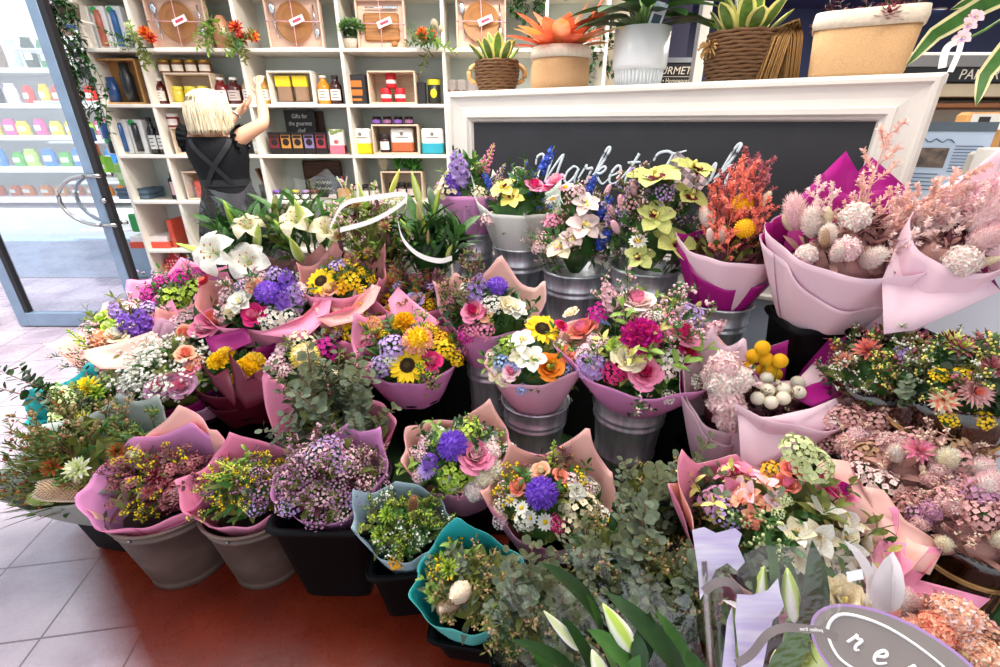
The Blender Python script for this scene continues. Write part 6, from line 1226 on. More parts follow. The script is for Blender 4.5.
jar('jam_jar','dark jam jar with white label inside the crate',386,3,10,19,'3a1a1c','2b2224','e9e4dc',z=BZ[3]+.014); pouch('white pouch with terracotta base inside the crate', 403, 3, 22, 25, 'b8623a', z=BZ[3]+.014, Y=3.79); pouch('white pouch with teal base beside the chalkboard frame', 433, 3, 22, 27, '2e9fb4')
for k in range(4): jar('tiny_jar', 'tiny dark jar with violet label on the pouch crate, '+('leftmost','second','third','rightmost')[k], 380+10.5*k, 3, 9, 8, '2b1c24', '221a1e', 'b478a8' if k % 2 else '9a6ad0', z=BZ[3]+31*KY[3]+.002, group='tiny jars on the pouch crate')
# fourth shelf
for k in range(3): o, W, H = box_item('green_pouch', 'pale green pouch on the fourth shelf, '+('left','middle','right')[k]+' of three', 'pouch', 128+7*k, 2, 11, 24, .05, '9cc86c', bev=.012, Y=3.9, group='pale green pouches', z=BZ[2]+.085); g = B(); g.box(-W*.3,W*.3,-.002,0,H*.3,H*.6); part('paper_label', g, [pm_('cfe3a8')], o)
for k in range(2): g = B(); g.bbox(-.12,.12,0,.2,0,.038,.004); g.bbox(-.125,.125,-.004,.1,.026,.04,.003,1); solo('folded_box', g, [pm_('5f7484'), pm_('44586a')], ('flat slate-blue box under the green pouches','second flat slate-blue box on top of the lower one')[k], 'box', (sx(136,2),3.78,BZ[2]+.001+.041*k))
o, W, H = box_item('tea_tin','black tin with pink label left of the small crate, fourth shelf','tin',179,2,13,21,.07,'221e20'); g = B(); g.box(-W*.4,W*.4,-.002,0,H*.2,H*.85); part('pink_label', g, [pm_('d8b0b4')], o)
for k in range(2): bottle('oil_bottle', ('small black bottle behind the pink-labelled tin','small black bottle right behind the pink-labelled tin')[k], 176+7*k, 2, 6, 27, '1e1b1c', None, 'b59a4c', Y=3.92)
crate('small pale crate holding a red tin, behind the woman\'s waist', 189, 222, 2, 29); o, W, H = box_item('red_tin','red tin inside the small crate behind the woman\'s waist','tin',203,2,11,17,.05,'e0604e',z=BZ[2]+.014)
def upright_board(label, px, row, w, h, Y): 
    o, W, H = box_item('serving_board', label, 'board', px, row, w, h, .018, '000000' if False else '4c3020', Y=Y, bev=.012); o.children[0].data.materials[0] = m_walnut; return o
upright_board('large dark walnut board standing at the back of the fourth shelf', 326, 2, 40, 38, 3.97)
o, W, H = chalk_sign('small chalk sign in front of the walnut board', 326, 2, 22, 22, [], Y=3.90); g = B()
for i in range(2): pts = [(-W*.35+W*.7*k/14, -.003, H*(.72-.3*i)+.013*math.sin(k*2.4+i)) for k in range(15)]; g.tube(pts, .0035, 4)
part('lettering', g, [mat('chalk_white','eceeea',.7,.05,40)], o)
p = loc(268,2,3.88); o = thing('utensil_pot','dark pot of wooden-handled utensils on the fourth shelf','pot',p); g = B(); g.lathe([(.001,0),(.045,0),(.05,.1),(.045,.1),(.001,.09)],16); part('pot', g, [pm_('35302e')], o)
for k in range(6): g = B(); a = k*GA; g.tube([(0,0,.05),(.05*math.cos(a),.02*math.sin(a),.22)],[.006,.01],6); part('utensil', g, [pm_(('8a5a34','3a2c26')[k%2])], o)
p = loc(346,2,3.80); o = thing('pen_box','small kraft box of striped pens beside the walnut board','box',p); g = B(); g.bbox(-.05,.05,-.03,.03,0,.08,.003); part('box', g, [pm_('c79a62')], o)
for k in range(5): g = B(); g.tube([(0,0,.06),(-.05+.02*k,.0,.17)], .006, 6); part('pen', g, [pm_(('e9e4dc','3a4a78','c8404a','2c2c30','e8d8c8')[k])], o)
for k, (px, c, l) in enumerate(((279,'8a5ac0','dcd4e6'),(288,'2f2a28','e9e2d6'),(297,'d8c83c','f0ead0'),(307,'b58ac0','f0e6ea'),(316,'7a3a34','e0d2c4'),(334,'3a2a2a','d8d0c8'))): jar('condiment_jar', 'small jar with '+('violet','black','yellow','lilac','brown','dark')[k]+' band on the fourth shelf behind the lilies', px, 2, 8, 10, '3c2a24', c, l, Y=3.77, group='small condiment jars')
crate('pale crate topped with white and green faux flowers', 383, 424, 2, 29, d=.16)
zc_ = BZ[2]+29*KY[2]+.002
o = thing('faux_flowers','white fluffy faux flower head on the lower crate','flowers',(sx(386,2),3.83,zc_)); part('flower_head', flower('plume','white','cream'), None, o, T(0,0,.07) @ S(.11)); o = thing('faux_greenery','bright green faux foliage on the lower crate','plant',(sx(410,2),3.83,zc_)); g = B(); R = random.Random(9)
for k in range(150): g.petal(T(R.uniform(-.1,.1),R.uniform(-.05,.05),R.uniform(.0,.07)) @ rotz(R.uniform(0,6.3)) @ tilt(R.uniform(.2,1.3)), .045,.022,.5,.2,0,3)
part('foliage', g, [mat('faux_green','4f9a3a',.5,.25,20)], o)
for k, px in enumerate((357,366,375)): jar('preserve_jar', 'dark preserve jar left of the lower crate, '+('left','middle','right')[k]+' one', px, 2, 8.5, 15, '2a1a1a', '1e1a1a', 'e6ded6', group='dark preserve jars')
for k, px in enumerate((394,403,412)): jar('preserve_jar', 'dark preserve jar inside the lower crate, '+('left','middle','right')[k]+' one', px, 2, 8.5, 15, '2a1a1a', '1e1a1a', 'd8c0bc', z=BZ[2]+.014, group='dark preserve jars in the crate')
# fifth and sixth shelves (left end)
for k in range(2): box_item('green_bag', ('bright green bag at the left of the fifth shelf','bright green bag right of its twin, fifth shelf')[k], 'bag', 141+9*k, 1, 11, 19, .06, '2f9a4a', bev=.012, Y=3.9, z=BZ[1]+.10)
g = B(); g.bbox(-.16,.16,-.01,.2,0,.05,.004); g.bbox(-.15,.15,0,.19,.05,.095,.003,1); solo('flat_boxes', g, [pm_('d8503a'), pm_('efe6e0')], 'red tray box with white lid on the fifth shelf', 'box', (sx(157,1)-.02,3.76,BZ[1]+.001))
g = B(); g.bbox(-.02,.02,0,.18,0,.22,.004); solo('red_box', g, [pm_('e0563e')], 'tall narrow red box by the fifth shelf upright', 'box', (sx(177,1),3.78,BZ[1]+.001))
for k, (px, c) in enumerate(((222,'d8cfae'),(231,'cfc6a8'),(240,'b8c4c0'))): bottle('tonic_bottle', 'pale glass bottle behind the open lilies, '+('left','middle','right')[k]+' of three', px, 1, 9, 27, c, ('f0e8d8','b0507a','e6e2da')[k], '8a7a5a', group='pale bottles behind the lilies', neck=.4)
o, W, H = box_item('grey_tin','grey tin with dark window behind the cellophane','tin',252,1,13,20,.06,'a8aeb2'); g = B(); g.box(-W*.32,W*.32,-.002,0,H*.2,H*.8); part('dark_panel', g, [pm_('4a5055')], o)
def dots(c1, c2):
    m = bpy.data.materials.new('polka_'+c1); m.use_nodes = True; nt = m.node_tree; N = nt.nodes; L = nt.links; tc = N.new('ShaderNodeTexCoord'); vo = N.new('ShaderNodeTexVoronoi'); vo.inputs['Scale'].default_value = 38; vo.inputs['Randomness'].default_value = .3
    lt = N.new('ShaderNodeMath'); lt.operation = 'LESS_THAN'; lt.inputs[1].default_value = .3; mx = N.new('ShaderNodeMix'); mx.data_type = 'RGBA'; mx.inputs[6].default_value = (*lin(c1),1); mx.inputs[7].default_value = (*lin(c2),1)
    L.new(tc.outputs['Object'], vo.inputs['Vector']); L.new(vo.outputs['Distance'], lt.inputs[0]); L.new(lt.outputs[0], mx.inputs[0]); L.new(mx.outputs[2], N['Principled BSDF'].inputs['Base Color']); return m
for px, c1, c2, lb, h in ((166,'e0742c','f2dcb8','orange spotted gift bag on the lowest shelf',30),(181,'d02a34','f6eae6','red polka dot gift bag on the lowest shelf',36),(204,'e0a0a8','f4e4e0','pink patterned gift bag in the second bay of the lowest shelf',26),(222,'b83a4a','f0d8d0','dark red patterned gift bag in the second bay of the lowest shelf',24)):
    o, W, H = box_item('gift_bag', lb, 'bag', px, 0, 15, h, .12, 'ffffff' if False else c1, bev=.014); o.children[0].data.materials[0] = dots(c1, c2); g = B(); g.bbox(-W*.3,W*.3,.03,.09,H*.98,H*1.12,.01); part('gathered_top', g, [pm_(c1)], o)
box_item('blue_box','blue and black box standing behind the spotted bags','box',172,0,12,40,.08,'2c3f74',Y=3.93)
# ivy hanging at the shelf's left end and by the fourth gift box
def ivy(label, P, n, L, seed, spread=.12, lm='dark', dens=1):
    R = random.Random(seed); o = thing('hanging_ivy', label, 'plant', P); g = B(); g.lathe([(.001,-.02),(.05,-.02),(.065,.07),(.05,.07),(.001,.06)],16); part('pot', g, [pm_('6b5a4c')], o)
    for k in range(n):
        g = B(); a = R.uniform(-PI,0); x, y = spread*R.uniform(-1,1), -abs(R.uniform(.03,.1)); l = L*R.uniform(.45,1); pts = [V((0,0,.06)), V((x*.5,y,.08))]+[V((x+.02*math.sin(j+k), y+.015*math.cos(j*1.3), .04-l*j/8)) for j in range(9)]; g.tube(pts, .0025, 4, 1)
        for j in range(int(34*l/L*dens)): p = along(pts, .12+.88*R.random()); g.petal(T(p) @ rotz(R.uniform(-PI,0.3)) @ tilt(R.uniform(-1.0,.5)), R.uniform(.035,.06), .03, .5, .25, -.3, 3, 0)
        part('vine', g, [LEAFS[lm], G_STEM], o)
    return o
ivy('dense dark ivy trailing down the left end of the shelving', (aty(70,16,3.60).x, 3.60, aty(70,16,3.60).z), 15, .95, 4, .11, dens=1.3)
solo('bracket', B().bbox(-.1,.06,-.07,.07,-.012,0,.002), [m_shelf], 'small bracket shelf holding the hanging ivy', 'bracket', (aty(70,16,3.60).x, 3.64, aty(70,16,3.60).z-.02))
p = aty(527,4,3.80); ivy('ivy trailing beside the fourth gift box on the top shelf', (p.x, 3.80, BZ[6]+.02), 9, .42, 6, .12)
p = aty(606,55,3.80); ivy('ivy trailing beside the white ribbed pot', (p.x-.03, 3.80, 2.0), 6, .5, 8, .1)
g = B(); g.bbox(-.1,.1,-.08,.08,-.012,0,.002); solo('bracket', g, [m_shelf], 'small bracket holding the ivy by the white ribbed pot', 'bracket', (p.x-.03, 3.84, 1.98))
# things between the door stile and the shelving
for k, (px, py, w, h, c, lb, ct) in enumerate(((70,14,.16,.2,'274a86','dark blue box behind the ivy at top left','box'),(58,20,.16,.2,'9a7a64','brown basket-coloured box behind the door stile at top','box'),(85,60,.14,.26,'2c2a2c','black tin between door stile and ivy','tin'),(92,150,.1,.1,'d8602e','orange fruit pack between door stile and shelving','pack'),(88,135,.1,.12,'3a5a94','blue pack between door stile and shelving','pack'),(103,165,.14,.14,'8ac83c','lime green pack with dark print beside the shelving','pack'))):
    P = aty(px, py, 4.3); g = B(); g.bbox(-w/2,w/2,-w*.3,w*.3,0,h,.012); o = thing('pack', lb, ct, (P.x,P.y,P.z-h/2)); part('body', g, [pm_(c)], o); g = B(); g.box(-w*.3,w*.3,-w*.3-.003,-w*.3,h*.3,h*.55); part('paper_label', g, [pm_('e9e2d6')], o)
sr = thing('side_rack','white rack just outside between door stile and shelving','rack',(-3.25,4.15,0)); g = B()
for z in (.55,.95,1.27,1.57,1.93,2.3): g.bbox(-.45,.42,0,.4,z-.015,z,.002)
part('shelf_board', g, [m_rack], sr)
# ================= pots on top of the chalkboard hutch =================
def hs(px, ly=.17, z=1.551):
    lo, hi = -.2, 2.6
    for _ in range(50):
        t = (lo+hi)/2; P = hl(t, ly, z); s = P.y*CT-(z-H0)*ST; x = 500+P.x/s*F
        if x < px: lo = t
        else: hi = t
    return hl(t, ly, z), s
m_seag = mat('seagrass_brown', '7a5634', .8, .25, 40, hx2='4a3120', stretch=(1,1,30)); m_rope = mat('pale_rope', 'c39a62', .8, .2, 50); m_hess = mat('hessian', 'c49c70', .9, .12, 260, bump=.3); m_linen = mat('linen_cuff', 'ddd2bd', .85, .08, 60)
def woven(g, r0, r1, h, n):
    for k in range(n):
        t = k/(n-1); r = r0+(r1-r0)*t+.012*math.sin(PI*t); g.tube([(r*(1+.008*math.sin(j*2.1+k))*math.cos(2*PI*j/40), r*(1+.008*math.sin(j*2.1+k))*math.sin(2*PI*j/40), h*t+.003*math.sin(j*1.7+k*2)) for j in range(40)], h/n*.62, 6, closed=True)
    g.lathe([(.001,0),(r0,0),(r1,h*.94),(.001,h*.9)], 24)
def sanse(o, z, n, L, W, seed, R_=.05):
    R = random.Random(seed)
    for k in range(n):
        a = k*GA; q = math.sqrt(k/n); g = B(); l = L*(1.1-.4*q)*R.uniform(.85,1.1); el = 1.5-.75*q
        mx = T(R_*q*math.cos(a), R_*q*math.sin(a), z) @ rotz(a) @ tilt(el); g.petal(mx, l, W, .55, .35, .06, 7, 0); g.petal(mx @ T(.004,0,.003), l*.94, W*.62, .55, .35, .06, 7, 1); g.petal(mx @ T(.004,0,-.003), l*.94, W*.62, .55, .35, .06, 7, 1); part('leaf', g, [G_YEL, mat('sanse_green','5d7c34',.4,.3,30)], o)
P, s = hs(497); o = thing('woven_basket_plant','small woven basket with rope handles and yellow-edged succulent at chalkboard\'s left end','pot plant',P); k_ = s/F
g = B(); woven(g, 15.5*k_, 20*k_, 33*k_, 11); part('basket', g, [m_seag], o)
for sg in (-1,1): g = B(); g.tube([(sg*(18*k_+16*k_*math.sin(PI*j/10)*.6),0,(20+10*math.cos(PI*j/10))*k_) for j in range(11)], 2.6*k_, 7); part('rope_handle', g, [m_rope], o)
sanse(o, 31*k_, 13, 34*k_, 11*k_, 1, 14*k_)
P, s = hs(559); o = thing('hessian_planter','hessian planter with cream cuff and orange-leaved plant','pot plant',P); k_ = s/F
g = B(); g.lathe([(.001,0),(27*k_,0),(29*k_,10*k_),(28.5*k_,25*k_),(27*k_,38*k_),(.001,36*k_)], 28); part('sack', g, [m_hess], o)
g = B(); g.lathe([(27.5*k_,33*k_),(29*k_,33*k_),(29.6*k_,40*k_),(27.5*k_,46*k_),(25*k_,45*k_),(25*k_,38*k_)], 28, cap0=False, cap1=False); part('cuff', g, [m_linen], o)
R = random.Random(2); m_cr = mat('croton_orange','e8734a',.45,.1,16,hx2='c9573a',transl=.25); m_cr2 = mat('croton_coral','e98d6c',.45,.1,16,hx2='b5863a',transl=.25)
for k in range(24):
    a = k*GA; q = math.sqrt(k/24); g = B(); g.petal(T(8*k_*math.cos(a),8*k_*math.sin(a),40*k_) @ rotz(a) @ tilt(1.5-1.05*q), 50*k_*R.uniform(.8,1.1), 17*k_, .55, .3, -.25, 7); part('leaf', g, [m_cr if k % 3 else m_cr2], o)
g = B(); g.petal(T(8*k_,0,42*k_) @ rotz(.1) @ tilt(1.0), 66*k_, 15*k_, .6, .3, .05, 8); part('leaf', g, [m_cr], o)
P, s = hs(637); o = thing('ribbed_pot_plant','white ribbed ceramic pot with large dark green leaves and a plant card','pot plant',P); k_ = s/F; g = B()
g.lathe([(.001,0),(21*k_,0),(22.5*k_,18*k_),(25.5*k_,19*k_),(26*k_,24*k_),(26.5*k_,62*k_),(25.5*k_,62.5*k_),(24.5*k_,58*k_),(.001,56*k_)], 48)
for k in range(40): a = 2*PI*k/40; g.tube([(21.2*k_*math.cos(a),21.2*k_*math.sin(a),0),(22.8*k_*math.cos(a),22.8*k_*math.sin(a),18*k_)], 1.0*k_, 5)
part('pot', g, [mat('glazed_white','e9ebea',.25,.03,5,spec=.6)], o)
R = random.Random(5)
for k in range(26):
    a = k*GA; q = math.sqrt((k+1)/26); g = B(); b0 = V((0,0,56*k_)); b1 = V((16*k_*math.cos(a)*q, 16*k_*math.sin(a)*q, (72+40*(1-q))*k_)); g.tube([b0,b1], .9*k_, 5, 1); g.petal(T(b1) @ rotz(a) @ tilt(1.2-1.15*q), R.uniform(52,74)*k_, 22*k_, .6, .25, -.35, 8); part('leaf', g, [G_DARK if k % 3 else G_LEAF, G_STEM], o)
for (x, z, l, aa) in ((1,66,60,.2),(-1,60,56,PI-.15),(1,60,58,-.25)): g = B(); g.petal(T(8*k_*x,-3*k_,z*k_) @ rotz(aa) @ tilt(.35), l*k_, 20*k_, .6, .25, -.3, 8); part('leaf', g, [G_DARK], o)
g = B(); g.petal(T(-10*k_,-8*k_,60*k_) @ rotz(PI+.4) @ tilt(.1), 44*k_, 10*k_, .6, .3, -.35, 8); part('leaf', g, [mat('leaf_straw','cfc083',.5,.15,14,transl=.2)], o, label='yellowed drooping leaf')
g = B(); g.bbox(-6*k_,6*k_,-.3*k_,.3*k_,0,26*k_,.2*k_); part('plant_card', g, [mat('card_blue','d3dee8',.5,.05,20)], o, T(3*k_,-22*k_,58*k_) @ M.Rotation(.25,4,'Y')); g = B(); g.bbox(-4*k_,4*k_,-.5*k_,-.3*k_,5*k_,14*k_,.1*k_); part('card_print', g, [pm_('3b5360')], o, T(3*k_,-22*k_,58*k_) @ M.Rotation(.25,4,'Y'))
P, s = hs(735); o = thing('woven_basket_plant','large brown woven basket with yellow-edged succulent beside the raffia bundle','pot plant',P); k_ = s/F
g = B(); woven(g, 25*k_, 31*k_, 52*k_, 14); part('basket', g, [m_seag], o); sanse(o, 50*k_, 17, 46*k_, 17*k_, 3, 22*k_)
g = B(); R = random.Random(4)
for k in range(60): d = rnd_dir(R, 2.6); g.tube([V((0,0,0)), d*8*k_, d*11*k_+V((0,0,-3*k_))], .7*k_, 3)
part('rope_tassel', g, [m_rope], o, T(-34*k_,-8*k_,38*k_))
P, s = hs(774, .14); o = thing('raffia_bundle','looped bundle of blond raffia beside the large brown basket','raffia',P); k_ = s/F; g = B(); R = random.Random(8)
for k in range(150):
    u = R.uniform(-1,1); w = R.uniform(-1,1); g.tube([((-12+9*u)*k_,w*9*k_,.5*k_),((-6+8*u)*k_,w*9*k_,46*k_),((2+6*u)*k_,w*8*k_,(62+3*u)*k_),((9+6*u)*k_,w*8*k_,46*k_),((13+6*u)*k_,w*9*k_,.5*k_)], .75*k_, 3)
part('strands', g, [mat('raffia','c2965a',.75,.25,30,hx2='9c7240',stretch=(30,30,1))], o)
P, s = hs(852, .165); o = thing('hessian_planter','large square hessian planter with rolled linen cuff at chalkboard\'s right end','pot plant',P,HR); k_ = s/F
g = B(); g.lathe([(.001,0),(37*k_,0),(39*k_,6*k_),(42.5*k_,56*k_),(.001,54*k_)], 48, sq=6, mx=S3(1.0,.62,1)); part('sack', g, [m_hess], o)
g = B(); g.lathe([(42.5*k_,52*k_),(44*k_,52*k_),(45*k_,60*k_),(44*k_,70*k_),(42*k_,70*k_),(41*k_,58*k_)], 48, cap0=False, cap1=False, sq=6, mx=S3(1,.62,1)); part('cuff', g, [m_linen], o)
R = random.Random(6)
for k in range(22): a = R.uniform(0,6.3); q = R.random()**.5; part('leucadendron' if k % 2 else 'leaf_sprig', flower('leucadendron','rosewood','burgundy') if k % 2 else sprig('leaf_sprig',k%3,('sage' if False else 'burg')), None, o, T(38*k_*q*math.cos(a),22*k_*q*math.sin(a),60*k_) @ toz((math.cos(a)*.5,math.sin(a)*.5,1)) @ S(16*k_ if k % 2 else 30*k_))
for o_ in [q for q in col.objects if q.name.split('.')[0] in ('woven_basket_plant','hessian_planter','ribbed_pot_plant','raffia_bundle')]: o_.scale = (1,1,.8)   # zscale: squat proportions
# plant at the right edge with arching striped leaves, a ribbon and a pale orchid
P = at(1075, 66, 1.35); o = thing('striped_leaf_plant','plant with long arching cream-edged leaves and ribboned orchid at top right','pot plant',P); b = P
g = B(); g.lathe([(.001,-.22),(.09,-.22),(.12,0),(.11,0),(.001,-.02)], 24); part('pot', g, [pm_('8a6a4c')], o)
m_str = mat('leaf_cream_edge','d8cf9a',.45,.1,14,transl=.2)
for pts, w in (([(1075,60,1.35),(1040,-20,1.30),(985,4,1.24),(935,34,1.2),(906,66,1.18)],.05),([(1075,60,1.35),(1050,10,1.3),(1010,44,1.25),(985,75,1.22),(976,106,1.2)],.045),([(1075,60,1.35),(1060,-40,1.3),(1000,-14,1.25),(950,10,1.22)],.05),([(1075,60,1.35),(1110,0,1.4),(1150,30,1.4)],.05)):
    C = [at(*q)-b for q in pts]; n = 16; g = B(); g2 = B(); V1 = []; V2 = []
    for k in range(n+1):
        t = k/n; c = along(C, t); d = (along(C, min(1,t+.03))-along(C, max(0,t-.03))).normalized(); f_ = (V((0,0,H0))-(c+b)).normalized(); sd = d.cross(f_).normalized(); ww = w*.5*(.25+.75*math.sin(PI*min(1,t*1.05))**.8) if k < n else .0005; V1 += [c-sd*ww+f_*.004, c, c+sd*ww+f_*.004]; V2 += [c-sd*ww*.62+f_*.004, c+f_*.002, c+sd*ww*.62+f_*.004]
    fs = [(3*k+i,3*k+3+i,3*k+4+i,3*k+1+i) for k in range(n) for i in range(2)]; g.add(V1, fs, 0); g.add(V2, fs, 1); part('leaf', g, [m_str, G_LEAF], o)
Pr = at(966,40,1.24)-b; g = B(); g.tube([V((-.02,0,-.05)), at(1000,20,1.27)-b, at(985,30,1.25)-b, Pr], .004, 5); part('flower_stem', g, [G_STEM], o)
for k, (x,y) in enumerate(((968,25),(975,17),(962,38))): part('orchid', flower('orchid','palepink','lilac'), None, o, T(at(x,y,1.22)-b) @ toz((-.3,-.8,.4)) @ S(.022))
band([(962,40,1.22),(948,45,1.22),(944,55,1.22),(942,68,1.22)], .016, mat('white_ribbon','efece8',.4,.04,6,transl=.2), 'ribbon', o, b, 'white ribbon with grey print'); band([(962,40,1.22),(958,55,1.21),(950,72,1.20)], .012, mat('white_ribbon','efece8',.4,.04,6,transl=.2), 'ribbon', o, b, 'white ribbon with grey print')
g = B(); g.bbox(-.1,.1,-.1,.1,0,P.z-.222-1.06,.005); solo('plant_stand', g, [m_white], 'white plinth under the striped leaf plant beyond the right edge', 'plinth', (P.x,P.y,1.06))
# shop beyond the counter, right
g = B(); g.box(3.0,10,7.9,7.99,1.62,1.92); sgn = struct('trim_1', g, mat('fascia_black','17161a',.4,.1,5)); tag(sgn, None)
m_sign = mat('sign_cream','e8dfcc',.5,.03,20)
Y_ = 5.6; zA, zB = aty(690,86,Y_).z, aty(690,63,Y_).z; xa, xb = aty(610,75,Y_).x, aty(692,75,Y_).x
so_ = thing('hanging_sign','black sign reading GOURMET beside the white pot','sign',((xa+xb)/2,Y_,zA)); g = B(); g.bbox(-(xb-xa)/2,(xb-xa)/2,0,.04,0,zB-zA,.005); part('board', g, [mat('fascia_black','17161a',.4,.1,5)], so_)
g = B(); g.bbox(-(xb-xa)/2,(xb-xa)/2,-.02,.06,zB-zA+.0,zB-zA+.05,.004); part('top_rail', g, [mat('rail_grey','8a8d94',.4,.05,5,metal=.5)], so_); g = B(); g.box(-(xb-xa)/2,(xb-xa)/2,-.003,0,(zB-zA)*.40,(zB-zA)*.42); part('divider_line', g, [m_sign], so_)
lettering('lettering','GOURMET',.10,m_sign,so_,((xb-xa)/2-.02,-.003,(zB-zA)*.66),shear=.18,align='RIGHT'); lettering('lettering','Beverages • Homewares',.068,m_sign,so_,((xb-xa)/2-.02,-.003,(zB-zA)*.22),sx=.75,align='RIGHT')
g = B(); g.box(-(xb-xa)/2,(xb-xa)/2,.01,.05,-zA+.0,-.01); part('wall_panel', g, [m_navy], so_)
px_ = aty(703,40,5.2).x; g = B(); g.bbox(px_-.045,px_+.045,5.2,5.3,0,2.9,.004); struct('trim_2', g, m_white)
g = B(); g.box(aty(606,30,5.9).x,px_+.1,5.9,6.0,0,2.9); struct('wall_left', g, mat('navy_purple_wall','262046',.5,.15,2))
# cream hamper with striped ribbon
x0, x1 = xat(584,4.3,1.7), xat(640,4.3,1.7); hb = thing('gift_hamper','cream gift hamper with black and white striped ribbon behind the white pot','hamper',((x0+x1)/2,4.3,1.45)); w = x1-x0; g = B(); g.bbox(-w/2,w/2,0,.3,0,.36,.02); g.lathe([(w*.62,.36),(w*.3,.75),(.02,1.0)],4,0,T(0,.15,0) @ rotz(PI/4)); part('body', g, [mat('hamper_cream','d9cbb0',.6,.06,4)], hb)
g = B(); n = 9
for k in range(n): g.box(-w/2+.02,-w/2+.08,-.006,-.001,.36*k/n,.36*(k+.5)/n)
part('striped_ribbon', g, [pm_('1d1d1f')], hb); g = B(); g.bbox(-w*.6,w*.6,-.02,.4,-1.45,-.005,.01); part('stand', g, [pm_('6f675e')], hb)
# downlights
for k, (px, py) in enumerate(((840,22),(815,15),(936,10),(790,25),(880,30),(745,40),(905,27))):
    p = atz(px, py, 2.895); o = thing('downlight', 'round ceiling downlight seen above the hessian planter', 'light', (p.x,p.y,2.9), 0, 'ceiling downlights'); g = B(); g.lathe([(.1,-.012),(.12,-.012),(.125,0)],24,cap0=False,cap1=False); part('rim', g, [m_white], o); g = B(); g.lathe([(.001,-.008),(.1,-.008),(.1,-.002)],24,cap1=False); part('lamp', g, [glow('lamp_warm' if k in (0,) else 'lamp_cool', 'ffd9a0' if k == 0 else 'dfe8f4', 4.0 if k == 0 else 1.2)], o)
# pantry shelving to the right of the counter
def rp(px, py, Y): return aty(px, py, Y)
PY = 3.0; ps = thing('pantry_shelving','cream pantry shelving with timber edge behind the counter at right','shelving',(2.2,PY,0)); g = B()
zs = [rp(980,y,PY).z for y in (218,158,103)]
for z in zs: g.bbox(0,2.6,-.02,.4,z-.025,z,.003,1); 
g.bbox(0,2.6,.4,.43,0,zs[-1]+.3,.003,0); g.bbox(0,.03,0,.4,0,zs[-1]+.2,.003,0)
part('shelf_board', g, [m_cream, mat('timber_edge','9a6238',.5,.12,8,stretch=(1,20,20))], ps)
g = B(); zf0, zf1 = rp(985,100,PY).z, rp(985,84,PY).z; g.bbox(-.1,2.6,-.03,.4,zs[-1]+.03,zf1,.004); part('bulkhead', g, [mat('bulkhead_cream','d9c6a4',.5,.06,5)], ps)
zt0, zt1 = rp(985,83,PY).z, rp(985,68,PY).z; g = B(); g.bbox(-.1,2.6,-.04,.4,zt0,zt1,.004); part('fascia', g, [mat('fascia_black','17161a',.4,.1,5)], ps)
xl = rp(960,76,PY-.05).x-2.2; lettering('lettering','PANTRY',(zt1-zt0)*.95,m_sign,ps,(xl,-.042,(zt0+zt1)/2),shear=.1,align='LEFT')
g = B(); g.bbox(-.1,2.6,-.05,.4,zt1,zt1+.06,.004); part('grey_rail', g, [pm_('8b8a88')], ps)
R = random.Random(12)
for r_, (yb, h, cols, nm, lb, ct) in enumerate(((158,.17,('c9a46a','b98f54','d8bc84'),'pasta_bag','bag of golden pasta on the pantry shelf','bag'),(218,.2,('8a6a52','a8a098','6a4a34'),'nougat_pack','brown labelled pack on the lower pantry shelf','pack'))):
    for k in range(7):
        c = cols[k % 3]; o = thing(nm, lb, ct, (2.32+.19*k,PY+.12,zs[1-r_]), R.uniform(-.1,.1), lb.replace('bag of','bags of').replace('pack on','packs on')); g = B(); h_ = h*R.uniform(.85,1.05); g.bbox(-.08,.08,-.04,.04,.001,h_,.018); part('body', g, [mat('pasta_'+c,c,.4,.2,40)], o); g = B(); g.box(-.055,.055,-.043,-.039,h_*.35,h_*.65); part('paper_label', g, [pm_('e9e4da')], o); g = B(); g.box(-.04,-.005,-.0445,-.042,h_*.48,h_*.62); part('label_print', g, [pm_('2a2724')], o)
# flyer standing on the counter
fp = at(948,152,1.93); zc0 = 1.061; o = thing('flyer_stand','pale blue printed flyer standing on the counter behind the chalkboard frame','flyer',(fp.x,fp.y,zc0),-.55); fh = rp(950,122,fp.y).z-zc0; g = B(); g.bbox(-.12,.12,-.004,.004,.0,fh,.002); g.bbox(-.12,.12,.0,.12,0,.008,.002); part('sheet', g, [mat('flyer_blue','b9cbe2',.5,.04,6)], o)
g = B(); g.box(-.12,.12,-.007,-.004,fh-.035,fh); part('dark_band', g, [pm_('55636f')], o); g = B(); g.box(-.1,-.0,-.007,-.004,fh*.5,fh*.72); part('photo_panel', g, [mat('photo_brown','7a6a60',.5,.3,30,hx2='3d3a3a')], o); g = B()
for k in range(9): g.box(.015,.1,-.0065,-.004,fh*(.74-.035*k),fh*(.748-.035*k))
g.tube([(-.1+.012*j,-.006,fh*.8+.008*math.sin(j*1.9)) for j in range(10)], .002, 4)
for k in range(5): g.box(-.1,-.01,-.0065,-.004,fh*(.42-.045*k),fh*(.43-.045*k))
part('print_lines', g, [pm_('4a5a74')], o)
kp = at(972,150,2.1); o = thing('kraft_bag','brown kraft bag with white label beside the flyer','bag',(kp.x+.02,kp.y,zc0),-.3); g = B(); kh = rp(980,112,kp.y).z-zc0; g.bbox(-.1,.1,-.05,.05,.001,kh,.012); part('body', g, [mat('kraft_board','c18f55',.7,.1,9)], o); g = B(); g.box(-.085,.03,-.054,-.049,kh*.82,kh*.98); part('paper_label', g, [pm_('e6e2d8')], o); g = B(); g.box(-.06,-.02,-.056,-.053,kh*.85,kh*.95); part('label_print', g, [pm_('2a2724')], o)
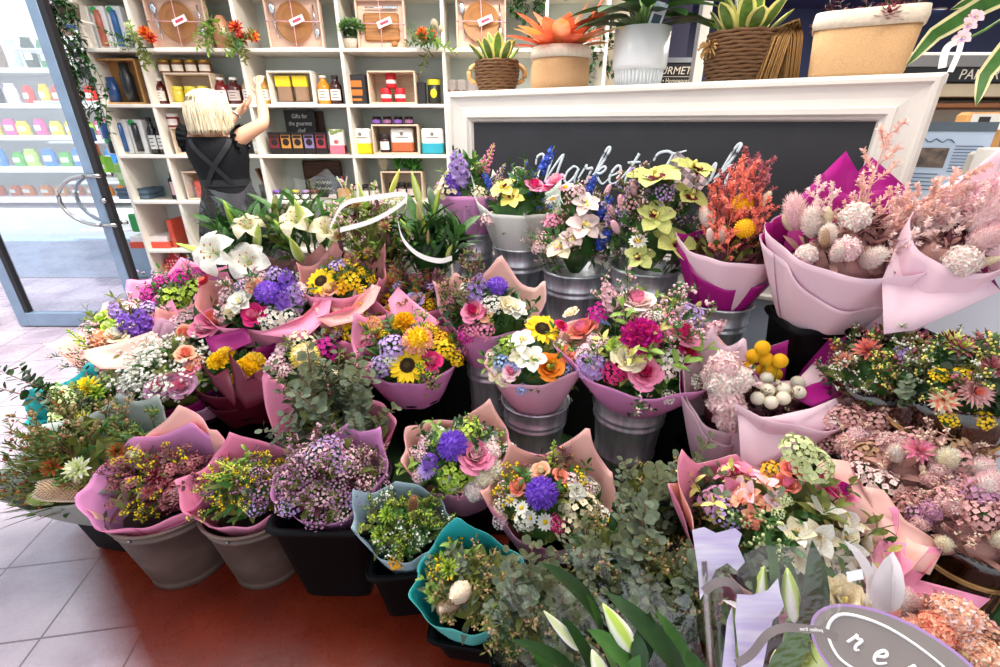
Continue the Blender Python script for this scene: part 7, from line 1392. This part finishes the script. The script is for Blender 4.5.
np_ = at(988,190,1.75); o = thing('nougat_pack','white pack with brown sweets picture on the counter at right edge','pack',(np_.x,np_.y,zc0),-.4); g = B(); nh = rp(985,152,np_.y).z-zc0; g.bbox(-.09,.09,-.03,.03,.001,max(.12,nh),.01); part('body', g, [pm_('d8d2c8')], o); g = B(); g.ball((.02,-.031,.07),.045,.004,.03); part('sweets_picture', g, [pm_('6a3f26')], o); g = B(); g.box(-.07,-.03,-.033,-.029,max(.12,nh)*.7,max(.12,nh)*.95); part('label_print', g, [pm_('2a2724')], o)
# ================= the woman arranging the shelf =================
pb = V((-1.745, 3.14, 0))
per = thing('person', 'blonde woman in black ruffled pinafore reaching up to the shelves, seen from behind', 'person', pb)
m_skin = mat('skin', 'd9a384', .5, .05, 12, spec=.4); m_dress = mat('black_cotton', '0d0e11', .8, .25, 30, spec=.2); m_hair = mat('blonde_hair', 'e6dcc4', .45, .0, 9, hx2='b3a078', stretch=(26,26,2.0))
nodes = {}; verts = []; edges = []; radii = []
def nd(nm, p, r, par=None, ry=None):
    nodes[nm] = len(verts); verts.append(tuple(V(p)-pb)); radii.append((r, ry or r))
    if par: edges.append((nodes[par], nodes[nm]))
nd('pelvis', (-1.74,3.14,.92), .13, None, .105); nd('waist', (-1.745,3.14,1.05), .105, 'pelvis', .085); nd('chest', (-1.76,3.135,1.21), .12, 'waist', .09); nd('neck0', (-1.765,3.135,1.335), .06, 'chest'); nd('neck', (-1.768,3.14,1.385), .05, 'neck0')
nd('head0', (-1.768,3.165,1.43), .07, 'neck', .075); nd('head', (-1.765,3.165,1.485), .08, 'head0', .09); nd('crown', (-1.765,3.16,1.545), .055, 'head', .06)
fd = V((.45,.87,.12)).normalized()      # where the face points
hc = V((-1.765,3.165,1.465)); nd('jaw', hc+fd*.055+V((0,0,-.055)), .036, 'head0'); nd('nose', hc+fd*.1+V((0,0,-.005)), .012, 'head')
nd('shR', (-1.625,3.14,1.315), .055, 'chest'); nd('uaR', (-1.545,3.16,1.36), .047, 'shR'); nd('elR', (-1.462,3.19,1.405), .038, 'uaR'); nd('faR', (-1.478,3.245,1.485), .036, 'elR'); nd('wrR', (-1.507,3.30,1.56), .024, 'faR')
nd('shL', (-1.905,3.14,1.315), .055, 'chest'); nd('uaL', (-1.89,3.24,1.30), .046, 'shL'); nd('elL', (-1.85,3.33,1.315), .037, 'uaL'); nd('faL', (-1.79,3.385,1.40), .034, 'elL'); nd('wrL', (-1.735,3.43,1.468), .023, 'faL')
def hand(sfx, wr, d, side, curl):
    d = V(d).normalized(); side = (V(side)-d*V(side).dot(d)).normalized(); up = d.cross(side); w = V(wr)
    nd('palm'+sfx, w+d*.04, .022, 'wr'+sfx, .03); nd('kn'+sfx, w+d*.078, .019, 'palm'+sfx, .034)
    for i, (o, L) in enumerate(((-.027,.058),(-.009,.07),(.009,.066),(.026,.052))):
        k = w+d*.09+side*o; nd(f'f{i}a'+sfx, k, .0085, 'kn'+sfx); nd(f'f{i}b'+sfx, k+d*L*.5+up*L*.12*curl, .008, f'f{i}a'+sfx); nd(f'f{i}c'+sfx, k+d*L*.8+up*L*.45*curl, .007, f'f{i}b'+sfx)
    nd('t0'+sfx, w+d*.04-side*.034+up*.008, .01, 'palm'+sfx); nd('t1'+sfx, w+d*.066-side*.05+up*.02*curl, .009, 't0'+sfx); nd('t2'+sfx, w+d*.085-side*.048+up*.034*curl, .0075, 't1'+sfx)
hand('R', (-1.507,3.30,1.56), (-.12,.42,.9), (1,0,.1), .9); hand('L', (-1.735,3.43,1.468), (.62,.45,.6), (-.4,.6,.1), 1.0)
for s_, x in (('A',-1.66),('B',-1.82)):
    nd('hip'+s_, (x,3.14,.84), .085, 'pelvis'); nd('knee'+s_, (x,3.12,.47), .058, 'hip'+s_); nd('calf'+s_, (x,3.145,.33), .052, 'knee'+s_); nd('ank'+s_, (x,3.15,.085), .033, 'calf'+s_); nd('foot'+s_, (x+.01,3.21,.045), .033, 'ank'+s_); nd('toe'+s_, (x+.015,3.32,.03), .027, 'foot'+s_)
me = bpy.data.meshes.new('body'); me.from_pydata(verts, edges, []); bo = bpy.data.objects.new('body', me); col.objects.link(bo)
sk = bo.modifiers.new('skin', 'SKIN'); sk.use_smooth_shade = True; sk.branch_smoothing = .6
for i, r in enumerate(radii): me.skin_vertices[0].data[i].radius = r
me.skin_vertices[0].data[0].use_root = True
bo.modifiers.new('sub', 'SUBSURF').levels = 2; bo.modifiers['sub'].render_levels = 2
bpy.context.view_layer.update(); ev = bo.evaluated_get(bpy.context.evaluated_depsgraph_get()); m2 = bpy.data.meshes.new_from_object(ev); bpy.data.objects.remove(bo); m2.materials.clear(); m2.materials.append(m_skin)
m2.polygons.foreach_set('use_smooth', [True]*len(m2.polygons)); part('body', m2, None, per)
# dress: fitted back, flared skirt
g = B(); n = 36; rows_ = [(1.33,.135,.075,0),(1.315,.16,.09,0),(1.27,.172,.108,0),(1.2,.165,.112,0),(1.12,.145,.104,0),(1.06,.137,.10,0),(1.0,.15,.112,0),(.9,.185,.14,.006),(.75,.215,.175,.012),(.55,.24,.21,.018),(.42,.255,.225,.022)]; vs = []
for z, rx_, ry_, fo in rows_:
    for k in range(n): a = 2*PI*k/n; q = 1+fo*4*math.sin(9*a); vs.append((-.02*(z-.9)/.4+rx_*1.1*q*math.cos(a), ry_*q*math.sin(a), z))
g.add(vs, [(i*n+(k+1)%n, i*n+k, (i+1)*n+k, (i+1)*n+(k+1)%n) for i in range(len(rows_)-1) for k in range(n)]); dr = part('dress', g, [m_dress], per)
def torso_pt(a, z):
    for (z1,x1,y1,_),(z0,x0,y0,_) in zip(rows_, rows_[1:]):
        if z0 <= z <= z1: t = (z-z0)/(z1-z0); return V((-.02*(z-.9)/.4+(x0+(x1-x0)*t)*math.cos(a)*1.128, (y0+(y1-y0)*t)*math.sin(a)*1.03, z))
g = B()      # crossed apron straps and waistband
for a0, a1 in ((-PI/2-.75,-PI/2+.5),(-PI/2+.75,-PI/2-.5)):
    vs = []
    for k in range(15):
        t = k/14; z = 1.32-.26*t; a = a0+(a1-a0)*t
        for dz in (-.0,1): vs.append(torso_pt(a+dz*.22, z)*1.0+V((0,-.006,0)))
    g.add(vs, [(2*k,2*k+2,2*k+3,2*k+1) for k in range(14)])
vs = []
for k in range(25): a = 2*PI*k/24; vs += [torso_pt(a,1.045)*1.0+V((0,0,0)), torso_pt(a,1.085)]
g.add([V(v)*1 for v in vs], [(2*k,2*k+2,2*k+3,2*k+1) for k in range(24)]); part('apron_straps', g, [mat('black_canvas','111216',.7,.2,60)], dr)
for sg, c in ((1,(.115,-.0,1.315)),(-1,(-.165,.0,1.315))):      # ruffled cap sleeves
    g = B(); vs = []; N_ = 40
    for k in range(N_+1):
        a = -.35*PI+1.7*PI*k/N_; 
        for j in range(5):
            t = j/4; r = .05+.03*t; w = .011*t*math.sin(k*1.9+j*.4); vs.append((c[0]+sg*(-.01+.05*t+w*.5), c[1]+r*math.cos(a)+w, c[2]+r*1.1*math.sin(a)+w*.6))
    g.add(vs, [(k*5+j, (k+1)*5+j, (k+1)*5+j+1, k*5+j+1) for k in range(N_) for j in range(4)]); part('ruffle_sleeve', g, [m_dress], dr)
# blonde bob
g = B(); hcen = V((-1.768,3.155,1.475))-pb; R = random.Random(3)
fdir = math.atan2(fd.y, fd.x)
def hairpt(a, t, e=1.0):      # t 0 crown .. 1 hem
    th = t*2.0; open_ = max(0, math.cos(a-fdir)); r = .124*math.sin(min(th,1.62))**.92*(1-.1*max(0,t-.8)) if t > .01 else 0
    z = .125*math.cos(th) if th < 1.6 else .125*math.cos(1.6)-(th-1.6)*.24
    k = 1+.10*max(0,t-.55)*(1-open_); return V((r*e*k*math.cos(a), r*e*k*1.06*math.sin(a), z-.004+.05*open_*t*t))+hcen
n = 40; rws = 14; vs = [hairpt(2*PI*k/n, (i+.05)/rws, 1+.015*math.sin(k*2.7)+.012*math.sin(k*5.1+i*.3)) for i in range(rws+1) for k in range(n)]
fs = [(i*n+k, i*n+(k+1)%n, (i+1)*n+(k+1)%n, (i+1)*n+k) for i in range(rws) for k in range(n) if not (i > 6 and math.cos(2*PI*(k+.5)/n-fdir) > .62)]
g.add(vs, fs)
for k in range(240):
    a = R.uniform(0,6.3)
    if math.cos(a-fdir) > .55: continue
    e = R.uniform(1.0,1.05); g.tube([hairpt(a+R.uniform(-.06,.06), t, e) for t in (.03,.2,.4,.6,.8,1.0,1.06)], [.0012,.003,.0036,.0036,.0034,.0026,.0008], 4)
part('hair', g, [m_hair], per)
sd = V((fd.y,-fd.x,0)).normalized()
for q in (-1,1):
    g = B(); g.ball((0,0,0), .012, None, None, 0, 10, 7); part('eye', g, [mat('eye_white','ece8e4',.3,.02,9)], per, T(hc-pb+fd*.082+sd*q*.032+V((0,0,.015)))); g = B(); g.ball((0,0,0), .03, .012, .032, 0, 8, 6); part('ear', g, [m_skin], per, T(hc-pb+sd*q*.083) @ rotz(math.atan2(sd.y,sd.x)+PI/2))
g = B(); g.tube([sd*-.022, fd*.008, sd*.022], [.003,.006,.003], 6); part('lips', g, [mat('lips','b8645c',.45,.05,12)], per, T(hc-pb+fd*.082+V((0,0,-.05))))
g = B(); g.tube([(.0+.03*math.cos(2*PI*k/16), .03*math.sin(2*PI*k/16), 0) for k in range(16)], .006, 6, closed=True); part('bracelet', g, [mat('silver','d8d8d6',.25,.05,9,metal=.9)], per, T(V((-1.742,3.425,1.46))-pb) @ toz((.62,.5,.75)))
# ================= light and camera =================
w = bpy.data.worlds.new('World'); sc.world = w; w.use_nodes = True
wn = w.node_tree.nodes; wl = w.node_tree.links; bg = wn['Background']
tcw = wn.new('ShaderNodeTexCoord'); sx = wn.new('ShaderNodeSeparateXYZ'); wl.new(tcw.outputs['Generated'], sx.inputs[0])
rw = wn.new('ShaderNodeValToRGB'); rw.color_ramp.elements[0].position = .42; rw.color_ramp.elements[0].color = (.55,.54,.53,1); rw.color_ramp.elements[1].position = .62; rw.color_ramp.elements[1].color = (.86,.93,1,1)
mr = wn.new('ShaderNodeMapRange'); mr.inputs[1].default_value = -1; mr.inputs[2].default_value = 1; wl.new(sx.outputs[2], mr.inputs[0]); wl.new(mr.outputs[0], rw.inputs[0])
wl.new(rw.outputs[0], bg.inputs[0]); bg.inputs[1].default_value = 1.75
def area(name, loc, sx_, sy_, power, c, rot=(0,0,0)):
    l = bpy.data.lights.new(name, 'AREA'); l.shape = 'RECTANGLE'; l.size = sx_; l.size_y = sy_; l.energy = power; l.color = c
    o = bpy.data.objects.new(name, l); col.objects.link(o); o.location = loc; o.rotation_euler = rot; return o
warm = (1, .93, .84)
area('ceiling_panel_light', (-.6, 1.7, 2.86), 1.6, 1.0, 36, warm)
area('ceiling_panel_light', (.9, 1.0, 2.86), 1.6, 1.0, 28, warm)
area('shelf_light', (.2, 2.6, 2.84), 2.0, .3, 95, (1,.95,.88))
area('back_shop_light', (4.0, 4.0, 2.86), 2.5, 2.5, 260, warm)
sun = bpy.data.lights.new('sun', 'SUN'); sun.energy = 4.5; sun.angle = math.radians(4); sun.color = (1,.97,.93)
so = bpy.data.objects.new('sun', sun); col.objects.link(so)
dirv = V((-.746, .666, -3.0)).normalized(); so.rotation_euler = dirv.to_track_quat('-Z', 'Y').to_euler()
cam = bpy.data.cameras.new('camera'); co = bpy.data.objects.new('camera', cam); col.objects.link(co)
cam.sensor_fit = 'HORIZONTAL'; cam.sensor_width = 36; cam.lens = F/1000*36; cam.clip_start = .02
co.location = (0, 0, H0); co.rotation_euler = (PI/2-TH, 0, 0); sc.camera = co
sc.view_settings.view_transform = 'Standard'; sc.view_settings.look = 'None'; sc.view_settings.gamma = 1; sc.view_settings.use_curve_mapping = False
sc.view_settings.exposure = 0.08
try:
    sc.cycles.use_denoising = True; sc.cycles.max_bounces = 8; sc.cycles.transparent_max_bounces = 24; sc.cycles.transmission_bounces = 6
    sc.cycles.caustics_reflective = False; sc.cycles.caustics_refractive = False; sc.cycles.sample_clamp_indirect = 4
except Exception: pass
